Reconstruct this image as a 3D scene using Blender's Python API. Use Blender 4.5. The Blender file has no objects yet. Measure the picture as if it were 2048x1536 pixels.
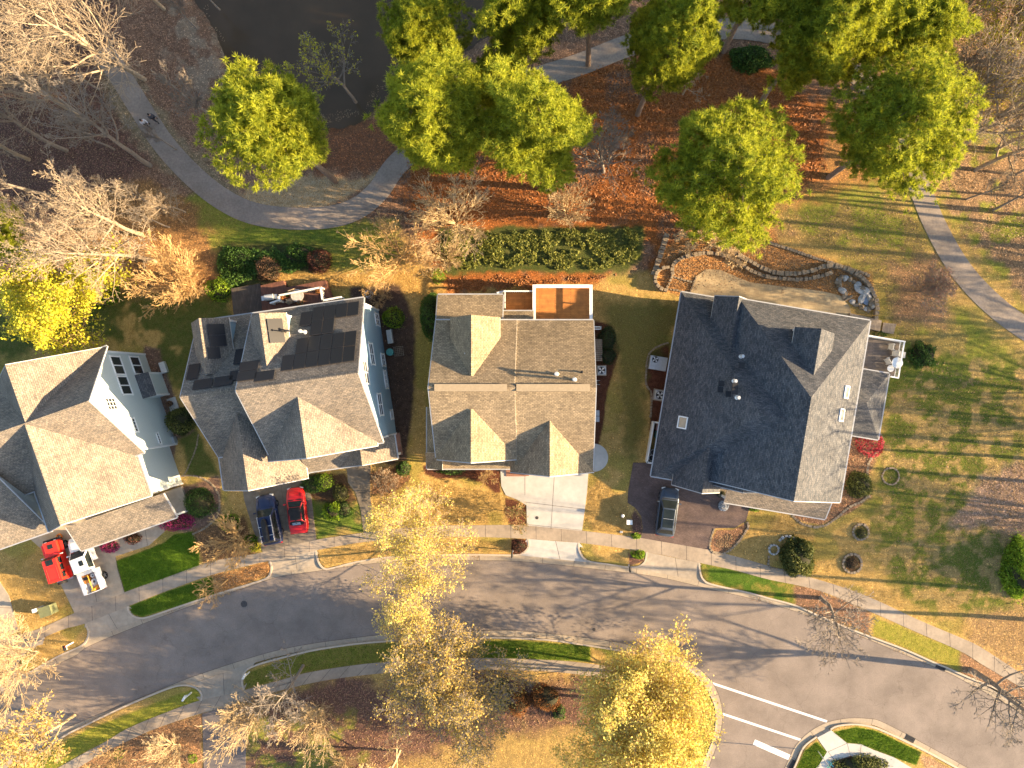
import bpy, bmesh, math, random
import numpy as np
from mathutils import Vector, Matrix

# ------------------------------------------------------------------ camera, sky, sun, exposure
SC = bpy.context.scene
COL = SC.collection
CX, CY, F, H = 1110.0, 770.0, 1365.0, 68.0     # nadir point and focal length in photo pixels, flying height in metres
cam_d = bpy.data.cameras.new('camera'); cam = bpy.data.objects.new('camera', cam_d); COL.objects.link(cam)
cam.location = (0, 0, H); cam.rotation_euler = (0, 0, 0)
cam_d.sensor_width = 36; cam_d.lens = 36 * F / 2048
cam_d.shift_x = -(CX - 1024) / 2048; cam_d.shift_y = (CY - 768) / 2048
cam_d.clip_end = 2000
SC.camera = cam
SUN_EL, SUN_AZ = math.radians(15.6), math.atan2(-0.088, 1.0)
SUN_COL, SUN_STR = (1.0, 0.745, 0.435), 4.8
sdir = Vector((math.cos(SUN_AZ) * math.cos(SUN_EL), math.sin(SUN_AZ) * math.cos(SUN_EL), math.sin(SUN_EL)))
ld = bpy.data.lights.new('sun', 'SUN'); ld.energy = SUN_STR; ld.color = SUN_COL; ld.angle = math.radians(0.5)
sun = bpy.data.objects.new('sun', ld); COL.objects.link(sun)
sun.rotation_euler = sdir.to_track_quat('Z', 'Y').to_euler(); sun.location = (60, -5, 40)
wd = bpy.data.worlds.new("World"); SC.world = wd; wd.use_nodes = True
nt = wd.node_tree
sky = nt.nodes.new('ShaderNodeTexSky'); sky.sky_type = 'NISHITA'; sky.sun_disc = False
sky.sun_elevation = SUN_EL; sky.sun_rotation = math.pi / 2 - SUN_AZ
bg = nt.nodes['Background']; bg.inputs['Strength'].default_value = 0.086
nt.links.new(sky.outputs[0], bg.inputs[0])
SC.view_settings.view_transform = 'Standard'; SC.view_settings.look = 'None'
SC.view_settings.exposure = 2.32; SC.view_settings.gamma = 1.0

# ------------------------------------------------------------------ helpers
def W(u, v, z=0.0):
    s = (H - z) / F
    return Vector(((u - CX) * s, -(v - CY) * s, z))
def P2(pts, z=0.0):
    return [tuple(W(u, v, z))[:2] for u, v in pts]
def prop(o, label=None, cat=None, group=None, kind=None):
    if label: o['label'] = label
    if cat: o['category'] = cat
    if group: o['group'] = group
    if kind: o['kind'] = kind
    return o
def link(o, parent=None):
    COL.objects.link(o)
    if parent is not None: o.parent = parent
    return o
def empty(name, loc, rz=0.0, **k):
    o = bpy.data.objects.new(name, None); o.location = loc; o.rotation_euler = (0, 0, rz)
    o.empty_display_size = 0.3
    link(o); return prop(o, **k)
def mesh_np(name, V, Fc, mats, parent=None, midx=None, attrs=None, smooth=False, uv=None, **k):
    """V (n,3); Fc list of arrays (m,k) of indices"""
    V = np.asarray(V, dtype=np.float32)
    if not isinstance(Fc, list): Fc = [Fc]
    Fc = [np.asarray(f, dtype=np.int32) for f in Fc if len(f)]
    me = bpy.data.meshes.new(name)
    nl = sum(f.size for f in Fc); npol = sum(len(f) for f in Fc)
    me.vertices.add(len(V)); me.vertices.foreach_set('co', V.ravel())
    me.loops.add(nl); me.loops.foreach_set('vertex_index', np.concatenate([f.ravel() for f in Fc]))
    tot = np.concatenate([np.full(len(f), f.shape[1], np.int32) for f in Fc])
    st = np.concatenate([[0], np.cumsum(tot)[:-1]]).astype(np.int32)
    me.polygons.add(npol); me.polygons.foreach_set('loop_start', st); me.polygons.foreach_set('loop_total', tot)
    if midx is not None: me.polygons.foreach_set('material_index', np.asarray(midx, np.int32))
    if smooth: me.polygons.foreach_set('use_smooth', np.ones(npol, bool))
    for m in (mats if isinstance(mats, (list, tuple)) else [mats]): me.materials.append(m)
    if attrs:
        for an, (ty, arr) in attrs.items():
            a = me.attributes.new(an, ty, 'POINT')
            if ty == 'FLOAT': a.data.foreach_set('value', np.asarray(arr, np.float32).ravel())
            else: a.data.foreach_set('color', np.asarray(arr, np.float32).ravel())
    if uv is not None:
        l = me.uv_layers.new(name='UVMap'); l.data.foreach_set('uv', np.asarray(uv, np.float32).ravel())
    me.update(calc_edges=True)
    o = bpy.data.objects.new(name, me); link(o, parent)
    return prop(o, **k)

class MB:
    """collects polygons (with material slot and uv) into ONE mesh"""
    def __init__(s): s.v = []; s.f = []; s.m = []; s.uv = []; s.mats = []; s.hasuv = False
    def mi(s, m):
        if m not in s.mats: s.mats.append(m)
        return s.mats.index(m)
    def poly(s, pts, m, uv=None):
        b = len(s.v); s.v += [tuple(p) for p in pts]; s.f.append(list(range(b, b + len(pts)))); s.m.append(s.mi(m))
        s.uv.append(uv if uv else [(p[0], p[1]) for p in pts])
        if uv: s.hasuv = True
    def box(s, c, d, m, rz=0.0, T=None):
        cx, cy, cz = c; dx, dy, dz = d[0] / 2, d[1] / 2, d[2] / 2
        R = Matrix.Rotation(rz, 3, 'Z')
        P = [R @ Vector((x * dx, y * dy, z * dz)) + Vector(c) for z in (-1, 1) for y in (-1, 1) for x in (-1, 1)]
        if T: P = [T @ p for p in P]
        for q in ((0, 2, 3, 1), (4, 5, 7, 6), (0, 1, 5, 4), (2, 6, 7, 3), (0, 4, 6, 2), (1, 3, 7, 5)):
            s.poly([P[i] for i in q], m)
    def bar(s, a, b, r, m, k=6, r2=None):
        a = Vector(a); b = Vector(b); d = b - a
        if d.length < 1e-6: return
        r2 = r if r2 is None else r2
        q = d.to_track_quat('Z', 'X'); A = []; B = []
        for i in range(k):
            t = 2 * math.pi * i / k + math.pi / k
            o = q @ Vector((math.cos(t), math.sin(t), 0)); A.append(a + o * r); B.append(b + o * r2)
        for i in range(k):
            j = (i + 1) % k; s.poly([A[i], A[j], B[j], B[i]], m)
        s.poly(A[::-1], m); s.poly(B, m)
    def prism(s, pts, z0, z1, m, mside=None):
        n = len(pts)
        ar = sum(pts[i][0] * pts[(i + 1) % n][1] - pts[(i + 1) % n][0] * pts[i][1] for i in range(n))
        if ar < 0: pts = pts[::-1]
        s.poly([(x, y, z1) for x, y in pts], m)
        for i in range(n):
            j = (i + 1) % n
            s.poly([(pts[i][0], pts[i][1], z0), (pts[j][0], pts[j][1], z0), (pts[j][0], pts[j][1], z1), (pts[i][0], pts[i][1], z1)], mside or m)
    def ring(s, c, r0, r1, z0, z1, m, k=16):
        for i in range(k):
            a, b = 2 * math.pi * i / k, 2 * math.pi * (i + 1) / k
            q = lambda r, t, z: (c[0] + r * math.cos(t), c[1] + r * math.sin(t), z)
            s.poly([q(r0, a, z1), q(r1, a, z1), q(r1, b, z1), q(r0, b, z1)], m)
            s.poly([q(r1, a, z0), q(r1, b, z0), q(r1, b, z1), q(r1, a, z1)], m)
            s.poly([q(r0, b, z0), q(r0, a, z0), q(r0, a, z1), q(r0, b, z1)], m)
    def loft(s, rings, m, cap=True):
        for a, b in zip(rings[:-1], rings[1:]):
            n = len(a)
            for i in range(n):
                j = (i + 1) % n; s.poly([a[i], a[j], b[j], b[i]], m)
        if cap: s.poly(rings[0][::-1], m); s.poly(rings[-1], m)
    def build(s, name, parent=None, weld=False, smooth=False, bevel=0, sub=0, **k):
        me = bpy.data.meshes.new(name)
        me.from_pydata(s.v, [], s.f)
        for m in s.mats: me.materials.append(m)
        me.polygons.foreach_set('material_index', s.m)
        if s.hasuv:
            l = me.uv_layers.new(name='UVMap'); l.data.foreach_set('uv', np.array([c for u in s.uv for c in u], np.float32).ravel())
        if weld or smooth or bevel or sub:
            bm = bmesh.new(); bm.from_mesh(me); bmesh.ops.remove_doubles(bm, verts=bm.verts, dist=1e-4)
            bmesh.ops.recalc_face_normals(bm, faces=bm.faces)
            if bevel:
                ed = [e for e in bm.edges if len(e.link_faces) == 2 and e.calc_face_angle() > 0.5]
                bmesh.ops.bevel(bm, geom=ed, offset=bevel, segments=2, affect='EDGES', profile=0.6)
            bm.to_mesh(me); bm.free()
        if smooth:
            me.polygons.foreach_set('use_smooth', np.ones(len(me.polygons), bool))
        me.update()
        o = bpy.data.objects.new(name, me); link(o, parent)
        if sub:
            md = o.modifiers.new('s', 'SUBSURF'); md.levels = sub; md.render_levels = sub
        return prop(o, **k)

def catmull(pts, n=6, closed=False):
    P = [np.array(p, float) for p in pts]; out = []
    N = len(P); rng = range(N if closed else N - 1)
    for i in rng:
        p0 = P[(i - 1) % N] if (closed or i > 0) else P[0]
        p1 = P[i]; p2 = P[(i + 1) % N]
        p3 = P[(i + 2) % N] if (closed or i + 2 < N) else P[-1]
        for k in range(n):
            t = k / n
            out.append(tuple(0.5 * (2 * p1 + (p2 - p0) * t + (2 * p0 - 5 * p1 + 4 * p2 - p3) * t * t + (3 * p1 - p0 - 3 * p2 + p3) * t ** 3)))
    if not closed: out.append(tuple(P[-1]))
    return out
def offset(pts, d):
    P = np.array(pts, float); out = []
    for i in range(len(P)):
        a = P[max(i - 1, 0)]; b = P[min(i + 1, len(P) - 1)]
        t = (b - a) / (np.linalg.norm(b - a) + 1e-9)
        out.append((P[i][0] - t[1] * d, P[i][1] + t[0] * d))
    return out
def strip(mb, A, B, m, zA=0.0, zB=None):
    """ruled strip between two equally long 2d polylines"""
    zB = zA if zB is None else zB
    for i in range(len(A) - 1):
        q = [(A[i][0], A[i][1], zA), (A[i + 1][0], A[i + 1][1], zA), (B[i + 1][0], B[i + 1][1], zB), (B[i][0], B[i][1], zB)]
        e1 = Vector(q[1]) - Vector(q[0]); e2 = Vector(q[2]) - Vector(q[0])
        if e1.cross(e2).z < 0: q = q[::-1]
        mb.poly(q, m)
def resamp(pts, n):
    P = np.array(pts, float); d = np.concatenate([[0], np.cumsum(np.linalg.norm(np.diff(P, axis=0), axis=1))])
    t = np.linspace(0, d[-1], n)
    return [tuple(x) for x in np.stack([np.interp(t, d, P[:, 0]), np.interp(t, d, P[:, 1])], 1)]

# ------------------------------------------------------------------ noise / distance in numpy
def vnoise(x, y, sc, seed):
    r = np.random.RandomState(seed).rand(256, 256)
    X, Y = x / sc, y / sc; xi, yi = np.floor(X).astype(int), np.floor(Y).astype(int)
    fx, fy = X - xi, Y - yi; fx = fx * fx * (3 - 2 * fx); fy = fy * fy * (3 - 2 * fy)
    g = lambda a, b: r[a % 256, b % 256]
    return (g(xi, yi) * (1 - fx) + g(xi + 1, yi) * fx) * (1 - fy) + (g(xi, yi + 1) * (1 - fx) + g(xi + 1, yi + 1) * fx) * fy
def fbm(x, y, sc, seed, o=3):
    a = 0; w = 0.5; t = 0
    for i in range(o): a = a + w * vnoise(x, y, sc / 2 ** i, seed + i); t += w; w *= 0.55
    return a / t
def sdist(x, y, poly, closed=True, band=3.0):
    """signed distance (positive inside), exact near the outline, clamped to +-band"""
    P = np.array(poly, float); band = float(band); out = np.full(x.shape, -band)
    bx0, by0 = P.min(0) - band; bx1, by1 = P.max(0) + band
    m = (x > bx0) & (x < bx1) & (y > by0) & (y < by1)
    if not m.any(): return out
    xs, ys = x[m], y[m]; d = np.full(xs.shape, band * band); ins = np.zeros(xs.shape, bool)
    n = len(P)
    for i in range(n if closed else n - 1):
        a = P[i]; b = P[(i + 1) % n]; e = b - a; L = e @ e + 1e-12
        t = np.clip(((xs - a[0]) * e[0] + (ys - a[1]) * e[1]) / L, 0, 1)
        d = np.minimum(d, (xs - a[0] - t * e[0]) ** 2 + (ys - a[1] - t * e[1]) ** 2)
        if closed:
            c = (a[1] > ys) != (b[1] > ys)
            if c.any():
                xx = a[0] + (ys - a[1]) * e[0] / (e[1] if abs(e[1]) > 1e-12 else 1e-12)
                ins ^= c & (xs < xx)
    d = np.sqrt(d); out[m] = np.where(ins, d, -d); return out
def sst(a, b, x):
    t = np.clip((x - a) / (b - a), 0, 1); return t * t * (3 - 2 * t)

# ------------------------------------------------------------------ materials
def nmat(name):
    m = bpy.data.materials.new(name); m.use_nodes = True
    t = m.node_tree; b = t.nodes['Principled BSDF']; return m, t, b
def N(t, ty, **k):
    n = t.nodes.new(ty)
    for a, v in k.items():
        if a.startswith('i_'): n.inputs[a[2:].replace('_', ' ')].default_value = v
        else: setattr(n, a, v)
    return n
def rgba(c): return (c[0], c[1], c[2], 1)
def ramp(t, src, c1, c2, lo=0.3, hi=0.7):
    r = t.nodes.new('ShaderNodeValToRGB'); r.color_ramp.elements[0].position = lo; r.color_ramp.elements[1].position = hi
    r.color_ramp.elements[0].color = rgba(c1); r.color_ramp.elements[1].color = rgba(c2)
    t.links.new(src, r.inputs[0]); return r.outputs[0]
def pm(name, c1, c2=None, sc=3.0, rough=0.8, bump=0.0, bsc=None, spec=0.3, metal=0.0, coat=0.0, stain=0.0):
    """noise-mottled surface"""
    m, t, b = nmat(name); c2 = c2 or c1
    co = N(t, 'ShaderNodeTexCoord')
    n1 = N(t, 'ShaderNodeTexNoise', i_Scale=sc, i_Detail=5.0, i_Roughness=0.6); t.links.new(co.outputs['Object'], n1.inputs['Vector'])
    c = ramp(t, n1.outputs[0], c1, c2)
    if stain:
        n3 = N(t, 'ShaderNodeTexNoise', i_Scale=0.35, i_Detail=6.0, i_Roughness=0.65); t.links.new(co.outputs['Object'], n3.inputs['Vector'])
        mx = N(t, 'ShaderNodeMix', data_type='RGBA', blend_type='MULTIPLY'); mx.inputs[0].default_value = 1.0
        t.links.new(c, mx.inputs[6]); t.links.new(ramp(t, n3.outputs[0], (1 - stain,) * 3, (1, 1, 1), .35, .65), mx.inputs[7]); c = mx.outputs[2]
    t.links.new(c, b.inputs['Base Color'])
    b.inputs['Roughness'].default_value = rough; b.inputs['Specular IOR Level'].default_value = spec
    b.inputs['Metallic'].default_value = metal; b.inputs['Coat Weight'].default_value = coat
    if bump:
        n2 = N(t, 'ShaderNodeTexNoise', i_Scale=bsc or sc * 4, i_Detail=3.0); t.links.new(co.outputs['Object'], n2.inputs['Vector'])
        bp = N(t, 'ShaderNodeBump', i_Strength=bump, i_Distance=0.02); t.links.new(n2.outputs[0], bp.inputs['Height'])
        t.links.new(bp.outputs[0], b.inputs['Normal'])
    return m
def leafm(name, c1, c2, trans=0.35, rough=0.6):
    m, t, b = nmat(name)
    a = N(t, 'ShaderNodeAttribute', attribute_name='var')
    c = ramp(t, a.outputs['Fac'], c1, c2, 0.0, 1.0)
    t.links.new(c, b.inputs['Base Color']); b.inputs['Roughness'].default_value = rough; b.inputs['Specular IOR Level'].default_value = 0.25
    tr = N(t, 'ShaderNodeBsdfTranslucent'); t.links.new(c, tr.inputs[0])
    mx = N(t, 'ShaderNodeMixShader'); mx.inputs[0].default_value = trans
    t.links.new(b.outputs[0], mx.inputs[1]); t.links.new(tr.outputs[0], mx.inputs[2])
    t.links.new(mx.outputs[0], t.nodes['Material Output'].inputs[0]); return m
def shingle(name, c1, c2, mort, bw=0.30, bh=0.15):
    m, t, b = nmat(name)
    uv = N(t, 'ShaderNodeUVMap')
    br = N(t, 'ShaderNodeTexBrick', i_Scale=1.0, i_Color1=rgba(c1), i_Color2=rgba(c2), i_Mortar=rgba(mort))
    br.inputs['Brick Width'].default_value = bw; br.inputs['Row Height'].default_value = bh
    br.inputs['Mortar Size'].default_value = 0.014; br.inputs['Mortar Smooth'].default_value = 0.2; br.inputs['Bias'].default_value = 0.0
    t.links.new(uv.outputs[0], br.inputs['Vector'])
    co = N(t, 'ShaderNodeTexCoord')
    n1 = N(t, 'ShaderNodeTexNoise', i_Scale=0.5, i_Detail=6.0, i_Roughness=0.7); t.links.new(co.outputs['Object'], n1.inputs['Vector'])
    n4 = N(t, 'ShaderNodeTexNoise', i_Scale=7.0, i_Detail=3.0, i_Roughness=0.7); t.links.new(co.outputs['Object'], n4.inputs['Vector'])
    mx = N(t, 'ShaderNodeMix', data_type='RGBA', blend_type='MULTIPLY'); mx.inputs[0].default_value = 1
    t.links.new(br.outputs[0], mx.inputs[6]); t.links.new(ramp(t, n1.outputs[0], (.72, .72, .72), (1.12, 1.12, 1.12), .3, .7), mx.inputs[7])
    mx2 = N(t, 'ShaderNodeMix', data_type='RGBA', blend_type='MULTIPLY'); mx2.inputs[0].default_value = 1
    t.links.new(mx.outputs[2], mx2.inputs[6]); t.links.new(ramp(t, n4.outputs[0], (.74, .74, .74), (1.2, 1.2, 1.2), .35, .65), mx2.inputs[7])
    t.links.new(mx2.outputs[2], b.inputs['Base Color']); b.inputs['Roughness'].default_value = 0.95; b.inputs['Specular IOR Level'].default_value = 0.2
    bp = N(t, 'ShaderNodeBump', i_Strength=0.5, i_Distance=0.015); bp.invert = True
    t.links.new(br.outputs['Fac'], bp.inputs['Height']); t.links.new(bp.outputs[0], b.inputs['Normal'])
    return m
def siding(name, c):
    m, t, b = nmat(name); co = N(t, 'ShaderNodeTexCoord')
    sx = N(t, 'ShaderNodeSeparateXYZ'); t.links.new(co.outputs['Object'], sx.inputs[0])
    md = N(t, 'ShaderNodeMath', operation='FRACT'); mu = N(t, 'ShaderNodeMath', operation='MULTIPLY'); mu.inputs[1].default_value = 6.0
    t.links.new(sx.outputs[2], mu.inputs[0]); t.links.new(mu.outputs[0], md.inputs[0])
    c0 = ramp(t, md.outputs[0], tuple(x * .55 for x in c), c, 0.0, 0.16); t.links.new(c0, b.inputs['Base Color'])
    bp = N(t, 'ShaderNodeBump', i_Strength=0.6, i_Distance=0.02); t.links.new(md.outputs[0], bp.inputs['Height']); t.links.new(bp.outputs[0], b.inputs['Normal'])
    b.inputs['Roughness'].default_value = 0.6; return m
def planks(name, c1, c2, w=0.14, ang=0.0):
    m, t, b = nmat(name); co = N(t, 'ShaderNodeTexCoord')
    mp = N(t, 'ShaderNodeMapping'); mp.inputs['Rotation'].default_value = (0, 0, ang); t.links.new(co.outputs['Object'], mp.inputs[0])
    br = N(t, 'ShaderNodeTexBrick', i_Scale=1.0, i_Color1=rgba(c1), i_Color2=rgba(c2), i_Mortar=rgba(tuple(x * .25 for x in c1)))
    br.inputs['Brick Width'].default_value = 3.0; br.inputs['Row Height'].default_value = w; br.inputs['Mortar Size'].default_value = 0.012
    t.links.new(mp.outputs[0], br.inputs['Vector'])
    n1 = N(t, 'ShaderNodeTexNoise', i_Scale=2.0, i_Detail=5.0); t.links.new(mp.outputs[0], n1.inputs['Vector'])
    mx = N(t, 'ShaderNodeMix', data_type='RGBA', blend_type='MULTIPLY'); mx.inputs[0].default_value = 1
    t.links.new(br.outputs[0], mx.inputs[6]); t.links.new(ramp(t, n1.outputs[0], (.7, .7, .7), (1.1, 1.1, 1.1)), mx.inputs[7])
    t.links.new(mx.outputs[2], b.inputs['Base Color']); b.inputs['Roughness'].default_value = 0.75; return m
def pave(name, c1, c2, mort, bw, bh, ang=0.0):
    m, t, b = nmat(name); co = N(t, 'ShaderNodeTexCoord')
    mp = N(t, 'ShaderNodeMapping'); mp.inputs['Rotation'].default_value = (0, 0, ang); t.links.new(co.outputs['Object'], mp.inputs[0])
    br = N(t, 'ShaderNodeTexBrick', i_Scale=1.0, i_Color1=rgba(c1), i_Color2=rgba(c2), i_Mortar=rgba(mort))
    br.inputs['Brick Width'].default_value = bw; br.inputs['Row Height'].default_value = bh; br.inputs['Mortar Size'].default_value = 0.01
    t.links.new(mp.outputs[0], br.inputs['Vector'])
    n1 = N(t, 'ShaderNodeTexNoise', i_Scale=0.9, i_Detail=6.0, i_Roughness=0.65); t.links.new(mp.outputs[0], n1.inputs['Vector'])
    mx = N(t, 'ShaderNodeMix', data_type='RGBA', blend_type='MULTIPLY'); mx.inputs[0].default_value = 1
    t.links.new(br.outputs[0], mx.inputs[6]); t.links.new(ramp(t, n1.outputs[0], (.7, .7, .7), (1.15, 1.15, 1.15)), mx.inputs[7])
    t.links.new(mx.outputs[2], b.inputs['Base Color']); b.inputs['Roughness'].default_value = 0.9; return m
M = {}
M['asphalt'] = pm('asphalt', (.215, .175, .15), (.28, .228, .19), 9.0, .9, .3, 60, stain=.3)
def cracks(m, sc=.22, k=.80):
    t = m.node_tree; b = t.nodes['Principled BSDF']; src = b.inputs['Base Color'].links[0].from_socket
    co = N(t, 'ShaderNodeTexCoord'); nz = N(t, 'ShaderNodeTexNoise', i_Scale=.8, i_Detail=5.0); t.links.new(co.outputs['Object'], nz.inputs['Vector'])
    ad = N(t, 'ShaderNodeMix', data_type='RGBA', blend_type='LINEAR_LIGHT'); ad.inputs[0].default_value = .9; t.links.new(co.outputs['Object'], ad.inputs[6]); t.links.new(nz.outputs['Color'], ad.inputs[7])
    vo = N(t, 'ShaderNodeTexVoronoi', feature='DISTANCE_TO_EDGE', i_Scale=sc); t.links.new(ad.outputs[2], vo.inputs['Vector'])
    c = ramp(t, vo.outputs['Distance'], (k, k, k), (1, 1, 1), .002, .007)
    mx = N(t, 'ShaderNodeMix', data_type='RGBA', blend_type='MULTIPLY'); mx.inputs[0].default_value = 1; t.links.new(src, mx.inputs[6]); t.links.new(c, mx.inputs[7]); t.links.new(mx.outputs[2], b.inputs['Base Color'])
cracks(M['asphalt'])
M['asphalt_drive'] = pm('asphalt_drive', (.12, .105, .105), (.165, .145, .14), 8.0, .9, .3, 60, stain=.2)
M['gutter'] = pm('gutter_concrete', (.33, .27, .20), (.42, .34, .25), 4.0, .85, .1, stain=.2)
M['kerb'] = pm('kerb_concrete', (.40, .33, .26), (.48, .40, .31), 5.0, .85, .1)
M['walk'] = pm('walk_concrete', (.31, .25, .19), (.40, .32, .24), 3.0, .88, .12, stain=.3)
M['conc'] = pm('drive_concrete', (.35, .29, .225), (.44, .365, .28), 2.5, .85, .1, stain=.3)
M['conc_dark'] = pm('old_concrete', (.19, .155, .12), (.29, .24, .18), 1.8, .88, .12, stain=.45)
M['conc_new'] = pm('pale_concrete', (.42, .40, .37), (.50, .475, .44), 2.0, .8, .06, stain=.14)
M['path'] = pm('path_asphalt', (.25, .20, .165), (.34, .28, .225), 5.0, .9, .3, 50, stain=.3)
M['joint'] = pm('joint', (.09, .07, .055), (.13, .10, .08), 3, .95)
M['paint'] = pm('road_paint', (.72, .70, .66), (.82, .80, .77), 6, .7)
M['paver'] = pave('pavers', (.115, .075, .065), (.155, .105, .09), (.07, .05, .045), .2, .1, .4)
M['patio'] = pave('patio_stone', (.38, .28, .16), (.46, .35, .20), (.30, .22, .13), .45, .3, .2)
M['white'] = pm('white_paint', (.72, .72, .70), (.80, .80, .78), 3, .5)
M['trim'] = pm('trim', (.60, .60, .60), (.70, .70, .69), 3, .5)
M['gwhite'] = pm('gutter_white', (.34, .34, .35), (.42, .42, .43), 3, .5)
M['glass'] = pm('window_glass', (.02, .025, .03), (.04, .045, .05), 1, .08, spec=.8)
M['roof_tan'] = shingle('roof_shingle_tan', (.37, .28, .175), (.23, .175, .115), (.11, .085, .06))
M['roof_grey'] = shingle('roof_shingle_grey', (.29, .235, .18), (.175, .15, .125), (.085, .076, .07))
M['roof_dark'] = shingle('roof_shingle_slate', (.135, .132, .135), (.065, .07, .08), (.05, .052, .058), .33, .14)
M['sid_green'] = siding('siding_sage', (.50, .55, .54))
M['sid_blue'] = siding('siding_blue', (.26, .39, .49))
M['sid_white'] = siding('siding_white', (.60, .59, .56))
M['sid_tan'] = siding('siding_tan', (.40, .34, .26))
M['brick'] = pave('brick_red', (.30, .10, .05), (.22, .075, .04), (.25, .2, .16), .2, .07)
M['panel'] = pm('solar_cell', (.010, .010, .013), (.022, .020, .022), 30, .42, spec=.25)
M['pframe'] = pm('panel_frame', (.03, .03, .035), None, 3, .5)
M['cedar'] = planks('deck_orange', (.60, .235, .05), (.50, .19, .04), .12)
M['redwood'] = planks('deck_redbrown', (.19, .075, .045), (.14, .055, .035), .14, math.radians(98))
M['greydeck'] = planks('deck_grey', (.19, .15, .12), (.13, .105, .09), .14, math.radians(-9.5))
M['oldwood'] = planks('weathered_wood', (.30, .24, .18), (.22, .17, .13), .14, math.radians(98))
M['dkwood'] = planks('dark_wood', (.10, .08, .06), (.07, .055, .045), .14, math.radians(98))
M['stone'] = pm('stone', (.17, .13, .09), (.31, .245, .17), 4, .9, .4, 14)
M['stone_grey'] = pm('stone_grey', (.28, .27, .25), (.55, .53, .50), 3, .9, .4, 12)
M['metal'] = pm('metal_grey', (.35, .36, .37), (.45, .46, .47), 4, .45, metal=.4)
M['galv'] = pm('galvanised', (.50, .50, .50), (.62, .62, .61), 5, .4, metal=.3)
M['black'] = pm('black_plastic', (.012, .012, .014), (.022, .022, .024), 5, .55)
M['tyre'] = pm('tyre', (.018, .018, .018), (.03, .03, .03), 8, .85)
M['rim'] = pm('rim', (.35, .35, .36), (.45, .45, .46), 5, .35, metal=.6)
M['bark_pine'] = pm('bark_pine', (.15, .105, .08), (.26, .19, .14), 6, .95, .6, 16)
M['bark_pale'] = pm('bark_pale', (.24, .18, .12), (.42, .33, .23), 3, .9, .3)
M['bark_grey'] = pm('bark_grey', (.17, .14, .115), (.28, .235, .19), 3, .9, .3)
M['bark_cream'] = pm('bark_cream', (.38, .27, .14), (.56, .43, .26), 3, .9, .3)
M['bark_amber'] = pm('bark_amber', (.46, .29, .12), (.62, .42, .19), 3, .9, .3)
M['bark_gold'] = pm('bark_gold', (.30, .19, .085), (.44, .30, .14), 3, .9, .2)
M['water'] = pm('pond_water', (.060, .040, .022), (.085, .055, .030), .25, .18, .2, 1.6, spec=.25)
M['iron'] = pm('cast_iron', (.05, .045, .045), (.09, .08, .075), 8, .7)
M['vent_tan'] = pm('ridge_vent', (.30, .23, .145), (.37, .285, .185), 5, .95)
LF = {}
def lf(k, *a, **b): LF[k] = leafm('leaf_' + k, *a, **b)
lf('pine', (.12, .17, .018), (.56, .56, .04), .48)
lf('yellow', (.50, .40, .08), (.78, .66, .19), .4)
lf('gold', (.42, .38, .025), (.66, .62, .06), .4)
lf('buff', (.36, .25, .06), (.60, .44, .13), .35)
lf('rust', (.22, .09, .03), (.40, .18, .05), .3)
lf('green', (.035, .08, .015), (.10, .19, .03), .25)
lf('lime', (.13, .23, .02), (.34, .46, .03), .35)
lf('dark', (.012, .03, .010), (.05, .085, .022), .2)
lf('olive', (.06, .08, .02), (.20, .20, .05), .25)
lf('magenta', (.28, .02, .10), (.55, .06, .22), .3)
lf('pinkred', (.40, .03, .05), (.72, .11, .14), .3)
lf('maroon', (.085, .03, .022), (.18, .07, .045), .2)
lf('brownleaf', (.13, .07, .04), (.26, .15, .08), .2)
lf('litter', (.17, .095, .05), (.38, .25, .13), .1)
lf('straw', (.24, .09, .03), (.38, .16, .055), .1)
lf('grass_g', (.05, .10, .01), (.16, .26, .025), .3)
lf('grass_t', (.30, .21, .085), (.50, .36, .15), .3)
lf('ivy', (.07, .10, .02), (.28, .27, .05), .3)
lf('redtwig', (.20, .09, .07), (.34, .17, .13), .1)
# ------------------------------------------------------------------ road geometry (photo pixels at ground level)
SL = [(-220, 1400), (-80, 1335), (0, 1305), (60, 1287), (90, 1274), (130, 1257), (172, 1246), (259, 1211), (337, 1180), (425, 1149), (512, 1127), (540, 1121), (634, 1100), (717, 1085), (800, 1077), (870, 1074), (944, 1073), (1054, 1077), (1159, 1085), (1291, 1103), (1399, 1125), (1470, 1140), (1536, 1158), (1636, 1180), (1736, 1221), (1836, 1265), (1923, 1303), (1961, 1327), (2048, 1378), (2150, 1440), (2300, 1540)]
SU = [(-220, 1370), (-80, 1305), (0, 1276), (40, 1268), (82, 1256), (151, 1225), (250, 1184), (337, 1153), (425, 1122), (512, 1107), (560, 1095), (632, 1079), (727, 1065), (800, 1056), (870, 1051), (944, 1050), (1054, 1050), (1164, 1061), (1279, 1075), (1389, 1093), (1470, 1112), (1536, 1131), (1661, 1166), (1746, 1197), (1836, 1239), (1926, 1277), (1961, 1294), (2048, 1350), (2150, 1410), (2300, 1508)]
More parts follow.
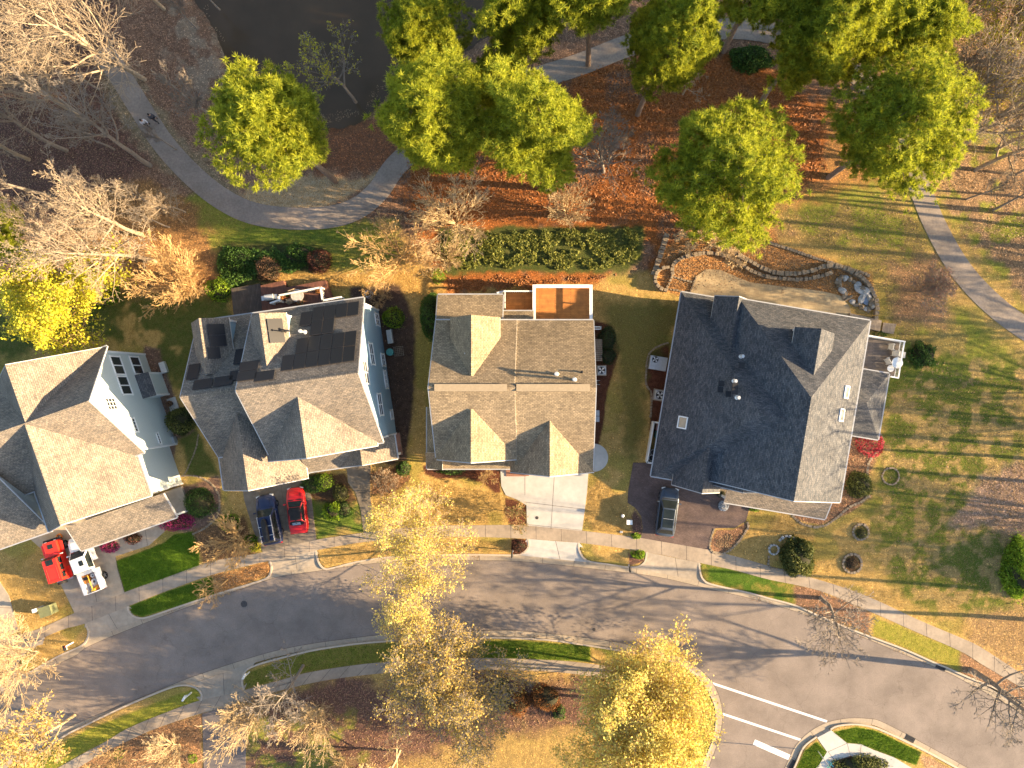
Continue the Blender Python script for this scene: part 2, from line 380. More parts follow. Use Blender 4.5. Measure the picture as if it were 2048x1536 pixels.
KB = dict(
 V1=[(172, 1248), (177, 1262), (173, 1279), (160, 1291), (120, 1309), (80, 1331), (52, 1346), (36, 1340), (42, 1318), (62, 1296), (92, 1276)],
 V2=[(259, 1212), (260, 1220), (269, 1230), (283, 1234), (300, 1231), (350, 1214), (400, 1197), (450, 1181), (500, 1166), (530, 1156), (540, 1146), (542, 1133), (539, 1121)],
 V3=[(634, 1100), (636, 1112), (641, 1126), (650, 1135), (665, 1134), (712, 1122), (780, 1112), (860, 1108), (940, 1107), (1020, 1108), (1040, 1106), (1052, 1098), (1056, 1088), (1054, 1077)],
 V4=[(1158, 1085), (1160, 1100), (1168, 1114), (1180, 1121), (1220, 1127), (1255, 1132), (1275, 1131), (1288, 1122), (1292, 1103)],
 V5=[(1399, 1125), (1402, 1145), (1408, 1158), (1425, 1167), (1500, 1184), (1536, 1194), (1588, 1208), (1640, 1230), (1691, 1252), (1746, 1273), (1810, 1297), (1873, 1325), (1893, 1333), (1936, 1352), (1998, 1378), (2048, 1413), (2150, 1480), (2300, 1580)],
 V6=[(-220, 1680), (-80, 1605), (60, 1520), (110, 1486), (140, 1467), (175, 1450), (250, 1414), (337, 1378), (370, 1371), (392, 1376), (403, 1388), (402, 1400)],
 V7=[(490, 1378), (487, 1366), (488, 1352), (497, 1339), (520, 1329), (562, 1317), (624, 1302), (700, 1290), (762, 1284), (850, 1278), (937, 1276), (1024, 1277), (1100, 1281), (1159, 1289), (1209, 1297), (1290, 1311), (1340, 1323), (1374, 1338), (1402, 1362), (1420, 1390), (1430, 1422), (1428, 1464), (1414, 1505), (1399, 1540), (1370, 1610), (1340, 1690)],
 V8a=[(1520, 1690), (1560, 1600), (1593, 1527), (1608, 1494), (1633, 1474)],
 V8b=[(1661, 1459), (1676, 1452), (1711, 1449), (1748, 1456), (1786, 1472), (1848, 1502), (1911, 1536), (2000, 1585), (2100, 1645), (2200, 1700)])
lsU = [(-220, 1720), (-60, 1640), (60, 1568), (120, 1533), (175, 1502), (215, 1481), (250, 1459), (307, 1434), (390, 1403), (440, 1391), (490, 1379), (560, 1360), (617, 1344), (712, 1329), (800, 1321), (927, 1315), (1024, 1316), (1100, 1319), (1161, 1324), (1250, 1337), (1310, 1353), (1345, 1375), (1368, 1410), (1378, 1450), (1370, 1500), (1350, 1550), (1310, 1640), (1290, 1690)]
lsL = [(-220, 1750), (-60, 1668), (60, 1596), (130, 1552), (185, 1518), (228, 1495), (262, 1478), (315, 1455), (395, 1428), (450, 1413), (500, 1397), (568, 1378), (644, 1361), (737, 1348), (830, 1341), (922, 1338), (1024, 1339), (1100, 1342), (1159, 1348), (1245, 1362), (1300, 1377), (1328, 1398), (1345, 1425), (1350, 1455), (1343, 1498), (1324, 1540), (1285, 1625), (1262, 1690)]
ASU = [(-220, 1500), (-80, 1432), (0, 1386), (60, 1356), (100, 1335), (150, 1312), (175, 1294), (250, 1262), (362, 1219), (512, 1168), (560, 1153), (644, 1141), (712, 1131), (800, 1122), (870, 1120), (942, 1121), (1024, 1122), (1100, 1128), (1189, 1138), (1311, 1153), (1424, 1179), (1499, 1196), (1536, 1206), (1616, 1231), (1700, 1264), (1780, 1297), (1871, 1335), (1921, 1358), (2036, 1423), (2150, 1498), (2300, 1595)]
ASL = [(-220, 1655), (-80, 1580), (40, 1506), (120, 1462), (160, 1444), (275, 1398), (362, 1362), (430, 1338), (512, 1312), (570, 1297), (637, 1285), (737, 1272), (777, 1268), (860, 1263), (980, 1261), (1024, 1261), (1100, 1267), (1199, 1279), (1290, 1295), (1360, 1313), (1400, 1338), (1428, 1370), (1442, 1405), (1445, 1440), (1438, 1478), (1420, 1528), (1392, 1600), (1360, 1690)]
ASC = [(1500, 1690), (1540, 1600), (1576, 1522), (1593, 1489), (1621, 1462), (1656, 1444), (1698, 1436), (1736, 1437), (1761, 1442), (1811, 1467), (1851, 1489), (1936, 1536), (2100, 1632), (2200, 1690)]

# ------------------------------------------------------------------ ground zones
def zone(px, ca, cb, fe=0.25, amp=0.35, nsc=0.9, leaf=0.0, op=1.0, patch=None): return dict(px=px, ca=ca, cb=cb, fe=fe, amp=amp, nsc=nsc, leaf=leaf, op=op, patch=patch)
TAN = ((.47, .31, .11), (.33, .215, .07)); GRN = ((.085, .135, .020), (.13, .165, .03)); YGR = ((.15, .175, .03), (.24, .21, .05))
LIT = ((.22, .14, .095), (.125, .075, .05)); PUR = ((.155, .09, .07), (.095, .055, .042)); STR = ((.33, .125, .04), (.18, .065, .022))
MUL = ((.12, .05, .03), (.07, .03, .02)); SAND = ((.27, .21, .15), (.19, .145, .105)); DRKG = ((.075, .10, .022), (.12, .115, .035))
ORG = ((.36, .19, .075), (.20, .10, .04)); BARE = ((.30, .21, .16), (.20, .135, .09))
ZONES = [
 zone([(-400, -400), (2600, -400), (2600, 300), (1900, 330), (1600, 470), (760, 480), (420, 480), (380, 400), (300, 480), (220, 560), (-400, 560)], *LIT, fe=1.2, amp=1.5, nsc=3, leaf=.6),
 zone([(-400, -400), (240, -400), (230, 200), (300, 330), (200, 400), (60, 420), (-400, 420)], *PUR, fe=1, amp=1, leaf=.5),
 zone([(330, -60), (400, -60), (440, 60), (470, 140), (440, 190), (380, 180), (340, 90)], *SAND, fe=.9, amp=1.6, nsc=1.0, leaf=.3, patch=(1.0, LIT, .5)),
 zone([(190, 120), (240, 120), (350, 250), (420, 330), (500, 400), (470, 430), (340, 350), (270, 280), (215, 200)], (.26, .20, .13), (.15, .12, .07), fe=.6, amp=.8, leaf=.4),
 zone([(470, 420), (500, 370), (620, 350), (700, 360), (760, 340), (740, 375), (660, 415), (560, 425)], (.30, .21, .11), (.38, .30, .19), fe=.3, amp=.5, leaf=.3),
 zone([(600, 240), (900, 230), (930, 330), (790, 345), (600, 345), (520, 320)], (.22, .10, .05), (.13, .07, .045), fe=.6, amp=.8, leaf=.5),
 zone([(780, 350), (900, 240), (1010, 210), (1180, 130), (1340, 100), (1450, 110), (1560, 150), (1655, 220), (1660, 350), (1600, 400), (1420, 440), (1330, 500), (1300, 545), (1240, 545), (1170, 575), (890, 592), (880, 545), (810, 480), (790, 420)], *STR, fe=.8, amp=1.3, nsc=2, leaf=.35, patch=(3.0, LIT, .60)),
 zone([(1400, 380), (1640, 360), (1660, 200), (1780, 300), (1800, 420), (1620, 440), (1520, 470)], (.30, .16, .06), (.19, .11, .05), fe=.8, amp=1, leaf=.5),
 zone([(1320, 500), (1400, 450), (1540, 450), (1560, 490), (1700, 535), (1745, 545), (1750, 620), (1640, 590), (1380, 600), (1310, 580)], *ORG, fe=.25, amp=.3, leaf=.9),
 zone([(880, 455), (1290, 452), (1285, 520), (1250, 545), (890, 548), (875, 500)], (.055, .075, .02), (.09, .09, .03), fe=.3, amp=.5),
 zone([(360, 400), (420, 380), (480, 425), (700, 445), (800, 440), (800, 520), (760, 545), (640, 545), (440, 500), (360, 500)], *YGR, fe=.5, amp=.6, leaf=.25),
 zone([(480, 452), (690, 458), (680, 490), (440, 490)], *GRN, fe=.5, amp=.5, leaf=.2, op=.8),
 zone([(200, 380), (300, 360), (400, 420), (450, 560), (440, 600), (260, 640), (200, 560), (100, 480)], (.30, .17, .07), (.16, .09, .045), fe=.8, amp=1, leaf=.5),
 zone([(440, 485), (650, 490), (660, 540), (560, 560), (450, 590), (430, 540)], (.045, .06, .018), (.07, .07, .03), fe=.3, amp=.3),
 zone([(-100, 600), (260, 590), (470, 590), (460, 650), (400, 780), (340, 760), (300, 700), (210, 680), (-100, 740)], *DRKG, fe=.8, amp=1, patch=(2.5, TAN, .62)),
 zone([(540, 545), (880, 540), (890, 590), (850, 590), (560, 575)], (.42, .27, .09), (.27, .16, .05), fe=.3, amp=.3, leaf=.3),
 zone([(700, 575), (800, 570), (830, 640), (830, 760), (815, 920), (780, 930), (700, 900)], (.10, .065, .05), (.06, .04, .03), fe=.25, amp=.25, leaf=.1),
 zone([(290, 690), (320, 700), (350, 790), (380, 850), (400, 870), (355, 880), (345, 980), (440, 950), (445, 1030), (395, 1065), (340, 1060), (355, 960), (330, 880), (280, 760)], (.22, .14, .10), (.13, .08, .06), fe=.15, amp=.15, leaf=.2),
 zone([(360, 880), (395, 860), (440, 950), (380, 955)], *DRKG, fe=.3, amp=.3),
 zone([(232, 1122), (330, 1085), (350, 1068), (390, 1062), (400, 1100), (400, 1134), (250, 1184)], (.085, .16, .012), (.13, .21, .02), fe=.1, amp=.06),
 zone([(259, 1212), (337, 1181), (425, 1152), (435, 1160), (430, 1190), (285, 1234), (264, 1226)], (.065, .13, .012), (.10, .165, .02), fe=.1, amp=.06),
 zone([(425, 1150), (540, 1121), (542, 1148), (430, 1190)], *ORG, fe=.15, amp=.2, leaf=.5),
 zone([(385, 1060), (490, 1030), (515, 1105), (410, 1135)], (.20, .12, .06), (.12, .07, .04), fe=.2, amp=.2, leaf=.5),
 zone([(610, 950), (690, 945), (715, 1000), (700, 1020), (620, 1000)], (.075, .05, .03), (.11, .06, .03), fe=.15, amp=.15, leaf=.3),
 zone([(740, 945), (815, 925), (820, 960), (780, 990), (742, 990)], (.20, .11, .06), (.11, .065, .035), fe=.2, amp=.2, leaf=.6),
 zone([(620, 1000), (720, 1010), (745, 1060), (632, 1078)], (.20, .17, .05), (.27, .20, .07), fe=.4, amp=.4, patch=(1.5, GRN, .4)),
 zone([(846, 930), (850, 948), (875, 958), (930, 955), (965, 965), (990, 985), (1001, 985), (1001, 930)], *MUL, fe=.08, amp=.08, leaf=.15),
 zone([(1187, 640), (1225, 650), (1240, 700), (1215, 780), (1205, 860), (1196, 900), (1187, 905)], *MUL, fe=.1, amp=.08),
 zone([(1010, 995), (1030, 998), (1052, 1010), (1054, 1050), (1020, 1050), (1008, 1025)], *MUL, fe=.08, amp=.08, leaf=.3),
 zone([(1022, 1077), (1055, 1077), (1052, 1102), (1025, 1107)], *MUL, fe=.06, amp=.05),
 zone([(1300, 705), (1340, 685), (1330, 780), (1312, 870), (1298, 860), (1302, 800), (1292, 770), (1293, 730)], *MUL, fe=.08, amp=.06),
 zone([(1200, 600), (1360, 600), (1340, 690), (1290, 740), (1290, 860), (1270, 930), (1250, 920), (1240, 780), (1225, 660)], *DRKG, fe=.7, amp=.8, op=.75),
 zone([(1262, 1028), (1270, 1015), (1282, 1035), (1286, 1060), (1282, 1074), (1262, 1070)], *PUR, fe=.15, amp=.15, leaf=.3),
 zone([(1255, 1105), (1292, 1105), (1288, 1124), (1258, 1131)], *PUR, fe=.1, amp=.1, leaf=.3),
 zone([(1421, 1082), (1432, 1060), (1470, 1057), (1495, 1042), (1498, 1055), (1470, 1090), (1445, 1107), (1422, 1103)], (.26, .15, .09), (.13, .075, .05), fe=.06, amp=.05, leaf=.8),
 zone([(1700, 860), (1760, 870), (1755, 920), (1730, 960), (1745, 995), (1700, 1025), (1640, 1050), (1590, 1040), (1560, 1000), (1680, 1000)], (.26, .15, .09), (.14, .08, .05), fe=.1, amp=.08, leaf=.7),
 zone([(1760, 640), (2060, 700), (2060, 1000), (2060, 1230), (1960, 1250), (1800, 1190), (1740, 1100), (1760, 900), (1740, 720)], (.36, .255, .10), (.235, .17, .065), patch=(1.1, ((.085, .115, .02), (.14, .145, .032)), .48), fe=1.5, amp=1.5, leaf=.15),
 zone([(1520, 430), (1800, 350), (1850, 460), (1900, 600), (2040, 720), (1800, 700), (1760, 560)], (.29, .215, .07), (.20, .16, .055), patch=(2.6, YGR, .5), fe=1, amp=1, leaf=.3),
 zone([(1780, 530), (1880, 510), (1900, 600), (1890, 650), (1790, 640)], (.30, .17, .11), (.22, .14, .08), fe=1, amp=1, leaf=.5, op=.8),
 zone([(1960, 960), (2100, 900), (2200, 1100), (2100, 1100), (1990, 1060), (1900, 1050)], *BARE, fe=.8, amp=1, leaf=.5),
 zone([(1850, 60), (2500, 40), (2500, 640), (2040, 600), (1960, 520), (1890, 430), (1850, 330)], (.27, .18, .105), (.16, .105, .06), fe=1, amp=1.2, leaf=.6, patch=(2.2, YGR, .62)),
 zone([(1930, 1230), (2100, 1200), (2200, 1450), (2048, 1350), (1930, 1280)], (.33, .22, .10), (.24, .155, .085), fe=.8, amp=.8, leaf=.4),
 zone([(1399, 1125), (1530, 1150), (1600, 1170), (1590, 1210), (1500, 1186), (1410, 1160)], (.25, .19, .05), (.09, .13, .02), patch=(1.6, ((.05, .10, .012), (.08, .13, .02)), .5), fe=.2, amp=.2),
 zone([(1585, 1165), (1690, 1195), (1740, 1225), (1740, 1272), (1660, 1240), (1590, 1210)], (.22, .13, .085), (.14, .085, .05), fe=.3, amp=.4, leaf=.6),
 zone([(1745, 1230), (1925, 1300), (1930, 1345), (1745, 1272)], (.18, .18, .03), (.28, .235, .05), fe=.2, amp=.2, leaf=.2),
 zone([(1920, 1300), (2000, 1340), (2200, 1500), (2060, 1420), (1920, 1350)], (.28, .17, .10), (.17, .10, .06), fe=.3, amp=.3, leaf=.6),
 zone([(-300, 1640), (60, 1540), (390, 1428), (408, 1428), (412, 1620), (-300, 1900)], (.27, .16, .085), (.15, .085, .05), fe=.4, amp=.5, leaf=.7),
 zone([(-300, 1700), (180, 1455), (400, 1372), (402, 1400), (260, 1460), (180, 1500), (-100, 1660)], (.16, .18, .025), (.25, .23, .04), fe=.2, amp=.1, leaf=.2),
 zone([(490, 1400), (740, 1350), (1170, 1345), (1180, 1460), (1000, 1470), (930, 1560), (490, 1560)], *PUR, fe=1.2, amp=2.2, nsc=2.5, leaf=.45),
 zone([(500, 1440), (720, 1430), (745, 1500), (640, 1560), (490, 1560)], *YGR, fe=1.2, amp=1.5, patch=(1.2, PUR, .5)),
 zone([(960, 1480), (1150, 1460), (1350, 1460), (1340, 1600), (700, 1600), (800, 1520)], (.36, .245, .085), (.27, .18, .07), fe=1.2, amp=1.2, leaf=.2),
 zone([(487, 1380), (489, 1345), (620, 1300), (780, 1284), (1180, 1290), (1180, 1322), (927, 1315), (780, 1322), (617, 1344)], (.10, .12, .02), (.18, .15, .04), fe=.2, amp=.1, leaf=.35),
 zone([(960, 1280), (1040, 1278), (1180, 1290), (1180, 1322), (960, 1316)], (.09, .15, .015), (.16, .18, .03), fe=.2, amp=.1, leaf=.2),
 zone([(1180, 1290), (1370, 1330), (1430, 1400), (1420, 1500), (1360, 1560), (1375, 1440), (1300, 1350)], *YGR, fe=.2, amp=.1, leaf=.3),
 zone([(1664, 1462), (1711, 1452), (1751, 1459), (1843, 1503), (1831, 1530), (1786, 1514), (1721, 1488), (1693, 1485)], (.085, .155, .012), (.14, .19, .02), fe=.08, amp=.04, leaf=.15),
 zone([(1633, 1481), (1655, 1502), (1630, 1560), (1580, 1560), (1608, 1500)], (.085, .145, .012), (.14, .17, .02), fe=.08, amp=.04),
 zone([(1650, 1520), (1700, 1508), (1780, 1520), (1850, 1560), (1640, 1560)], *PUR, fe=.1, amp=.1, leaf=.4),
 zone([(1835, 1503), (1911, 1538), (1960, 1580), (1860, 1570)], (.34, .22, .13), (.24, .15, .09), fe=.2, amp=.2, leaf=.8),
]
LP = [(205, 100), (240, 150), (285, 222), (330, 290), (385, 350), (440, 395), (500, 425), (570, 437), (650, 436), (710, 420), (755, 385), (790, 335), (840, 290), (900, 240), (950, 195), (1050, 165), (1160, 130), (1250, 95), (1330, 75), (1400, 62), (1480, 58), (1560, 72), (1640, 105), (1710, 145), (1770, 210), (1812, 290), (1833, 360), (1868, 450), (1920, 540), (1985, 610), (2060, 665), (2160, 720), (2400, 830)]
pond_px = [(-120, -600), (388, -600), (390, 0), (425, 50), (447, 90), (466, 137), (500, 190), (540, 235), (600, 252), (674, 254), (724, 234), (760, 190), (800, 150), (880, 120), (940, 90), (1000, 40), (1040, -40), (1100, -600)]

def build_ground():
    st = 0.16
    xs = np.arange(-62, 56, st); ys = np.arange(-42, 44, st)
    far = lambda s: s * np.array([3, 8, 20, 50, 120, 300.])
    xs = np.concatenate([xs[0] - far(1)[::-1], xs, xs[-1] + far(1)]); ys = np.concatenate([ys[0] - far(1)[::-1], ys, ys[-1] + far(1)])
    X, Y = np.meshgrid(xs, ys); nx, ny = len(xs), len(ys); x = X.ravel(); y = Y.ravel()
    mix = lambda n, c: c[0][None] * (1 - n[:, None]) + c[1][None] * n[:, None]
    ca = np.tile(np.array(TAN[0]), (len(x), 1)); cb = np.tile(np.array(TAN[1]), (len(x), 1)); lv = np.full(len(x), .08)
    g0 = sst(.52, .66, fbm(x, y, 3.0, 91))[:, None]
    ca = ca * (1 - g0 * .55) + np.array(YGR[0]) * g0 * .55; cb = cb * (1 - g0 * .55) + np.array(YGR[1]) * g0 * .55
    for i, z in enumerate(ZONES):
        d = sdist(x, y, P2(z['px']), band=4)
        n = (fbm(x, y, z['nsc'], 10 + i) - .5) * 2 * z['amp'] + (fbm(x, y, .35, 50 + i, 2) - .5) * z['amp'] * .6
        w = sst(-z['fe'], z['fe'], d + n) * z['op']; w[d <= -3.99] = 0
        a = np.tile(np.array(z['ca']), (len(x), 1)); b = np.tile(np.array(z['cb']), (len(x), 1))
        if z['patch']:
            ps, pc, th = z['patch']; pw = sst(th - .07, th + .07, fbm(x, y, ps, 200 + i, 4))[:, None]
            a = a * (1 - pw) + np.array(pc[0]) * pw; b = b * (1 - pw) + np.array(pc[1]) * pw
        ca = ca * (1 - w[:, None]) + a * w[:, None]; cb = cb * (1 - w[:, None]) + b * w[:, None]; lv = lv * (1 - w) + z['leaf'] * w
    # heights: lawn level .12, road bed -.15, pond basin
    R = P2(SL) + P2(ASC)[::-1][:0]
    low = P2(SL) + P2([(2300, 1800), (2300, 1760)]) + P2(KB['V8b'])[::-1] + P2(KB['V8a'])[::-1] + P2([(1290, 1690)]) + P2(lsU[:-1])[::-1]
    dR = sdist(x, y, low, band=2)
    for k in ('V1', 'V2', 'V3', 'V4', 'V5', 'V6', 'V7'):
        kp = P2(KB[k])
        if k == 'V5': top = P2([p for p in SL if 1399 <= p[0]])[::-1]
        elif k == 'V6': top = P2([p for p in lsU if p[0] <= 402])[::-1]
        elif k == 'V7': top = P2([p for p in lsU if p[0] >= 490])[::-1]
        elif k == 'V1': top = []
        else:
            a, b = KB[k][0][0], KB[k][-1][0]; top = P2([p for p in SL if a < p[0] < b])[::-1]
        poly = kp + top
        c = np.mean(poly, 0)
        dv = sdist(x, y, poly, band=2)
        dR = np.minimum(dR, -dv)
    hl = (fbm(x, y, .5, 7, 3) - .5) * .05
    z = .12 + hl - sst(0.0, .22, dR) * .29
    dw = np.minimum(sst(0, 3, -sdist(x, y, P2([(-600, 300), (200, 120), (300, 300), (420, 420), (800, 440), (1000, 250), (1400, 80), (1650, 110), (1800, 300), (1900, 500), (2600, 560), (2600, 1800), (-600, 1800)]), band=4)), 1)
    dpath = -sdist(x, y, P2(LP), closed=False, band=4)
    z += dw * (fbm(x, y, 2.0, 31, 3) - .5) * .4 * sst(1.3, 3.2, dpath)
    dp = sdist(x, y, P2(pond_px), band=4)
    z -= sst(-1.6, .8, dp + (fbm(x, y, 1.5, 77) - .5) * .8) * .75
    wet = sst(-1.2, .2, dp)[:, None]
    ca = ca * (1 - wet * .4); cb = cb * (1 - wet * .4)
    idx = np.arange(nx * ny).reshape(ny, nx)
    Fq = np.stack([idx[:-1, :-1], idx[:-1, 1:], idx[1:, 1:], idx[1:, :-1]], -1).reshape(-1, 4)
    m, t, b = nmat('ground_cover')
    A = N(t, 'ShaderNodeAttribute', attribute_name='ca'); B = N(t, 'ShaderNodeAttribute', attribute_name='cb'); L = N(t, 'ShaderNodeAttribute', attribute_name='leaf')
    co = N(t, 'ShaderNodeTexCoord')
    n1 = N(t, 'ShaderNodeTexNoise', i_Scale=2.2, i_Detail=8.0, i_Roughness=0.75); t.links.new(co.outputs['Object'], n1.inputs['Vector'])
    n2 = N(t, 'ShaderNodeTexNoise', i_Scale=14.0, i_Detail=4.0, i_Roughness=0.75); t.links.new(co.outputs['Object'], n2.inputs['Vector'])
    mx = N(t, 'ShaderNodeMix', data_type='RGBA'); t.links.new(ramp(t, n1.outputs[0], (0, 0, 0), (1, 1, 1), .38, .62), mx.inputs[0])
    t.links.new(A.outputs[0], mx.inputs[6]); t.links.new(B.outputs[0], mx.inputs[7])
    m2 = N(t, 'ShaderNodeMix', data_type='RGBA', blend_type='MULTIPLY'); m2.inputs[0].default_value = 1
    t.links.new(mx.outputs[2], m2.inputs[6]); t.links.new(ramp(t, n2.outputs[0], (.52, .52, .52), (1.42, 1.40, 1.36), .34, .66), m2.inputs[7])
    vo = N(t, 'ShaderNodeTexVoronoi', i_Scale=13.0); t.links.new(co.outputs['Object'], vo.inputs['Vector'])
    sp = N(t, 'ShaderNodeSeparateColor'); t.links.new(vo.outputs['Color'], sp.inputs[0])
    th = N(t, 'ShaderNodeMath', operation='LESS_THAN'); t.links.new(sp.outputs[0], th.inputs[0])
    sc = N(t, 'ShaderNodeMath', operation='MULTIPLY'); sc.inputs[1].default_value = .5; t.links.new(L.outputs['Fac'], sc.inputs[0]); t.links.new(sc.outputs[0], th.inputs[1])
    m3 = N(t, 'ShaderNodeMix', data_type='RGBA'); t.links.new(th.outputs[0], m3.inputs[0]); t.links.new(m2.outputs[2], m3.inputs[6])
    m4 = N(t, 'ShaderNodeMix', data_type='RGBA', blend_type='MULTIPLY'); m4.inputs[0].default_value = 1; t.links.new(A.outputs[0], m4.inputs[6])
    t.links.new(ramp(t, sp.outputs[1], (.45, .4, .35), (2.1, 1.9, 1.7), 0, 1), m4.inputs[7]); t.links.new(m4.outputs[2], m3.inputs[7])
    t.links.new(m3.outputs[2], b.inputs['Base Color']); b.inputs['Roughness'].default_value = 1; b.inputs['Specular IOR Level'].default_value = .05
    ad = N(t, 'ShaderNodeMath', operation='ADD'); t.links.new(n2.outputs[0], ad.inputs[0]); t.links.new(n1.outputs[0], ad.inputs[1])
    bp = N(t, 'ShaderNodeBump', i_Strength=0.55, i_Distance=0.10); t.links.new(ad.outputs[0], bp.inputs['Height']); t.links.new(bp.outputs[0], b.inputs['Normal'])
    fw = sst(0, 6, np.maximum(np.maximum(np.abs(x + 3) - 60, np.abs(y - 1) - 44), 0))[:, None]
    ca = ca * (1 - fw) + np.array([.27, .20, .10]) * fw; cb = cb * (1 - fw) + np.array([.17, .13, .06]) * fw; z = z * (1 - fw[:, 0]) + .12 * fw[:, 0]
    one = np.ones((len(x), 1))
    mesh_np('ground', np.stack([x, y, z], 1), Fq, m, smooth=True, kind='structure', attrs={'ca': ('FLOAT_COLOR', np.hstack([ca, one])), 'cb': ('FLOAT_COLOR', np.hstack([cb, one])), 'leaf': ('FLOAT', lv)})
build_ground()
def sheet(name, px, z, m, joints=(), z0=None, jw=.035, **k):
    mb = MB(); mb.prism(P2(px), z - .10 if z0 is None else z0, z, m)
    for a, b in joints:
        a, b = W(*a), W(*b); d = (b - a).normalized(); n = Vector((-d.y, d.x, 0)) * jw / 2
        q = [a - n, b - n, b + n, a + n]; mb.poly([(p.x, p.y, z + .004) for p in q], M['joint'])
    return mb.build(name, **k)
# asphalt street with side street
au = P2(catmull(ASU, 4)); al = P2(catmull(ASL, 4)); ac = P2(catmull(ASC, 4))
mb = MB(); mb.prism(au + ac[::-1] + al[::-1], -.3, .0, M['asphalt']); mb.build('street', kind='structure')
# gutters
mb = MB()
for ln, s in ((au, 1), (al, -1), (ac, -1)):
    w = .62; o = offset(ln, s * w); strip(mb, ln, o, M['gutter'], .006)
    L = resamp(ln, max(2, int(sum(math.dist(ln[i], ln[i + 1]) for i in range(len(ln) - 1)) / 3.0)))
    O = offset(L, s * w)
    for a, b in zip(L, O):
        a, b = Vector((*a, .010)), Vector((*b, .010)); d = (b - a).normalized(); n = Vector((-d.y, d.x, 0)) * .018
        mb.poly([a - n, b - n, b + n, a + n], M['joint'])
    e0 = offset(ln, -s * .02); e1 = offset(ln, s * .02); strip(mb, e0, e1, M['joint'], .012)
mb.build('gutter', kind='structure')
# kerbs: a real step of about 15 cm
mb = MB()
for k, p in KB.items():
    ln = P2(catmull(p, 4)); C = np.mean(ln, 0); s = -1
    if k in ('V1', 'V2', 'V3', 'V4', 'V5'): s = -1
    if k in ('V1', 'V6', 'V7'): s = 1
    if k in ('V8a', 'V8b'): s = 1
    o = offset(ln, s * .16)
    strip(mb, ln, o, M['kerb'], .155)
    for A in (ln, o):
        for i in range(len(A) - 1):
            mb.poly([(*A[i], -.15), (*A[i + 1], -.15), (*A[i + 1], .155), (*A[i], .155)], M['kerb'])
    for i in (0, -1): mb.poly([(*ln[i], -.15), (*o[i], -.15), (*o[i], .155), (*ln[i], .155)], M['kerb'])
mb.build('kerb', kind='structure')
# pavements
def walk(name, U, L, step, mat, z=.15):
    mb = MB(); n = 160; A = resamp(P2(catmull(U, 4)), n); B = resamp(P2(catmull(L, 4)), n)
    strip(mb, A, B, mat, z)
    for E in (A, B):
        for i in range(n - 1): mb.poly([(*E[i], z - .12), (*E[i + 1], z - .12), (*E[i + 1], z), (*E[i], z)], mat)
    for i in range(2, n - 1, step):
        a, b = Vector((*A[i], z + .004)), Vector((*B[i], z + .004)); d = (b - a).normalized(); nn = Vector((-d.y, d.x, 0)) * .018
        mb.poly([a - nn, b - nn, b + nn, a + nn], M['joint'])
    return mb.build(name, kind='structure')
walk('pavement', SU, SL, 3, M['walk']); walk('pavement', lsU, lsL, 3, M['walk'])
# driveway aprons
def apron(top, bot, mat, zt=.15, zb=.010):
    mb = MB(); A = resamp(P2(top), 12); B = resamp(P2(bot), 12); prev = A; pz = zt
    for k in range(1, 5):
        t = k / 4; cur = [(a[0] * (1 - t) + b[0] * t, a[1] * (1 - t) + b[1] * t) for a, b in zip(A, B)]; cz = zt * (1 - t) + zb * t
        strip(mb, prev, cur, mat, pz, cz); prev = cur; pz = cz
    a, b = Vector((*A[6], zt + .004)), Vector((*B[6], zb + .004)); d = (b - a).normalized(); n = Vector((-d.y, d.x, 0)).normalized() * .018
    mb.poly([a - n, b - n, b + n, a + n], M['joint'])
    mb.build('driveway_apron', kind='structure')
apron([(172, 1246), (259, 1211)], [(166, 1286), (292, 1234)], M['conc'])
apron([(-90, 1339), (0, 1305), (60, 1287), (92, 1273)], [(-90, 1424), (0, 1374), (40, 1354), (70, 1340)], M['conc'])
apron([(540, 1121), (634, 1100)], [(524, 1152), (652, 1127)], M['conc'])
apron([(1054, 1077), (1159, 1085)], [(1036, 1110), (1190, 1126)], M['conc_new'])
apron([(1291, 1103), (1399, 1125)], [(1268, 1136), (1430, 1168)], M['conc'])
apron([(402, 1401), (490, 1379)], [(370, 1372), (510, 1324)], M['conc'])
apron([(1633, 1474), (1661, 1459)], [(1628, 1471), (1655, 1456)], M['conc'], .15, .01)
# driveways and walks
sheet('driveway', [(-120, 1100), (-30, 1130), (0, 1160), (20, 1190), (40, 1262), (0, 1277), (-120, 1320)], .155, M['conc'], [((-120, 1210), (28, 1215))], kind='structure')
sheet('driveway', [(60, 1075), (130, 1045), (330, 990), (350, 1000), (331, 1062), (300, 1090), (233, 1112), (236, 1135), (251, 1184), (151, 1225), (126, 1172), (88, 1100)], .155, M['conc'],
      [((170, 1080), (196, 1203)), ((232, 1112), (251, 1184)), ((290, 1045), (297, 1090)), ((330, 1030), (331, 1062))], kind='structure')
sheet('driveway', [(484, 960), (608, 940), (612, 965), (624, 993), (629, 1040), (634, 1079), (560, 1095), (527, 1104), (508, 1060), (490, 1000)], .155, M['conc_dark'],
      [((561, 950), (579, 1090)), ((505, 1040), (627, 1020)), ((576, 1022), (604, 1030))], kind='structure')
sheet('garden_walk', [(694, 930), (742, 930), (741, 990), (750, 1062), (728, 1065), (722, 1018), (712, 985), (697, 965)], .155, M['conc_dark'], [((715, 985), (741, 984)), ((724, 1026), (745, 1024))], kind='structure')
sheet('driveway', [(1001, 940), (1178, 925), (1174, 983), (1164, 1061), (1054, 1050), (1053, 1010), (1033, 998), (1012, 990), (1003, 972)], .155, M['conc_new'],
      [((1110, 930), (1102, 1057)), ((1050, 936), (1050, 990)), ((1052, 1004), (1169, 1018)), ((1053, 1048), (1166, 1060))], kind='structure')
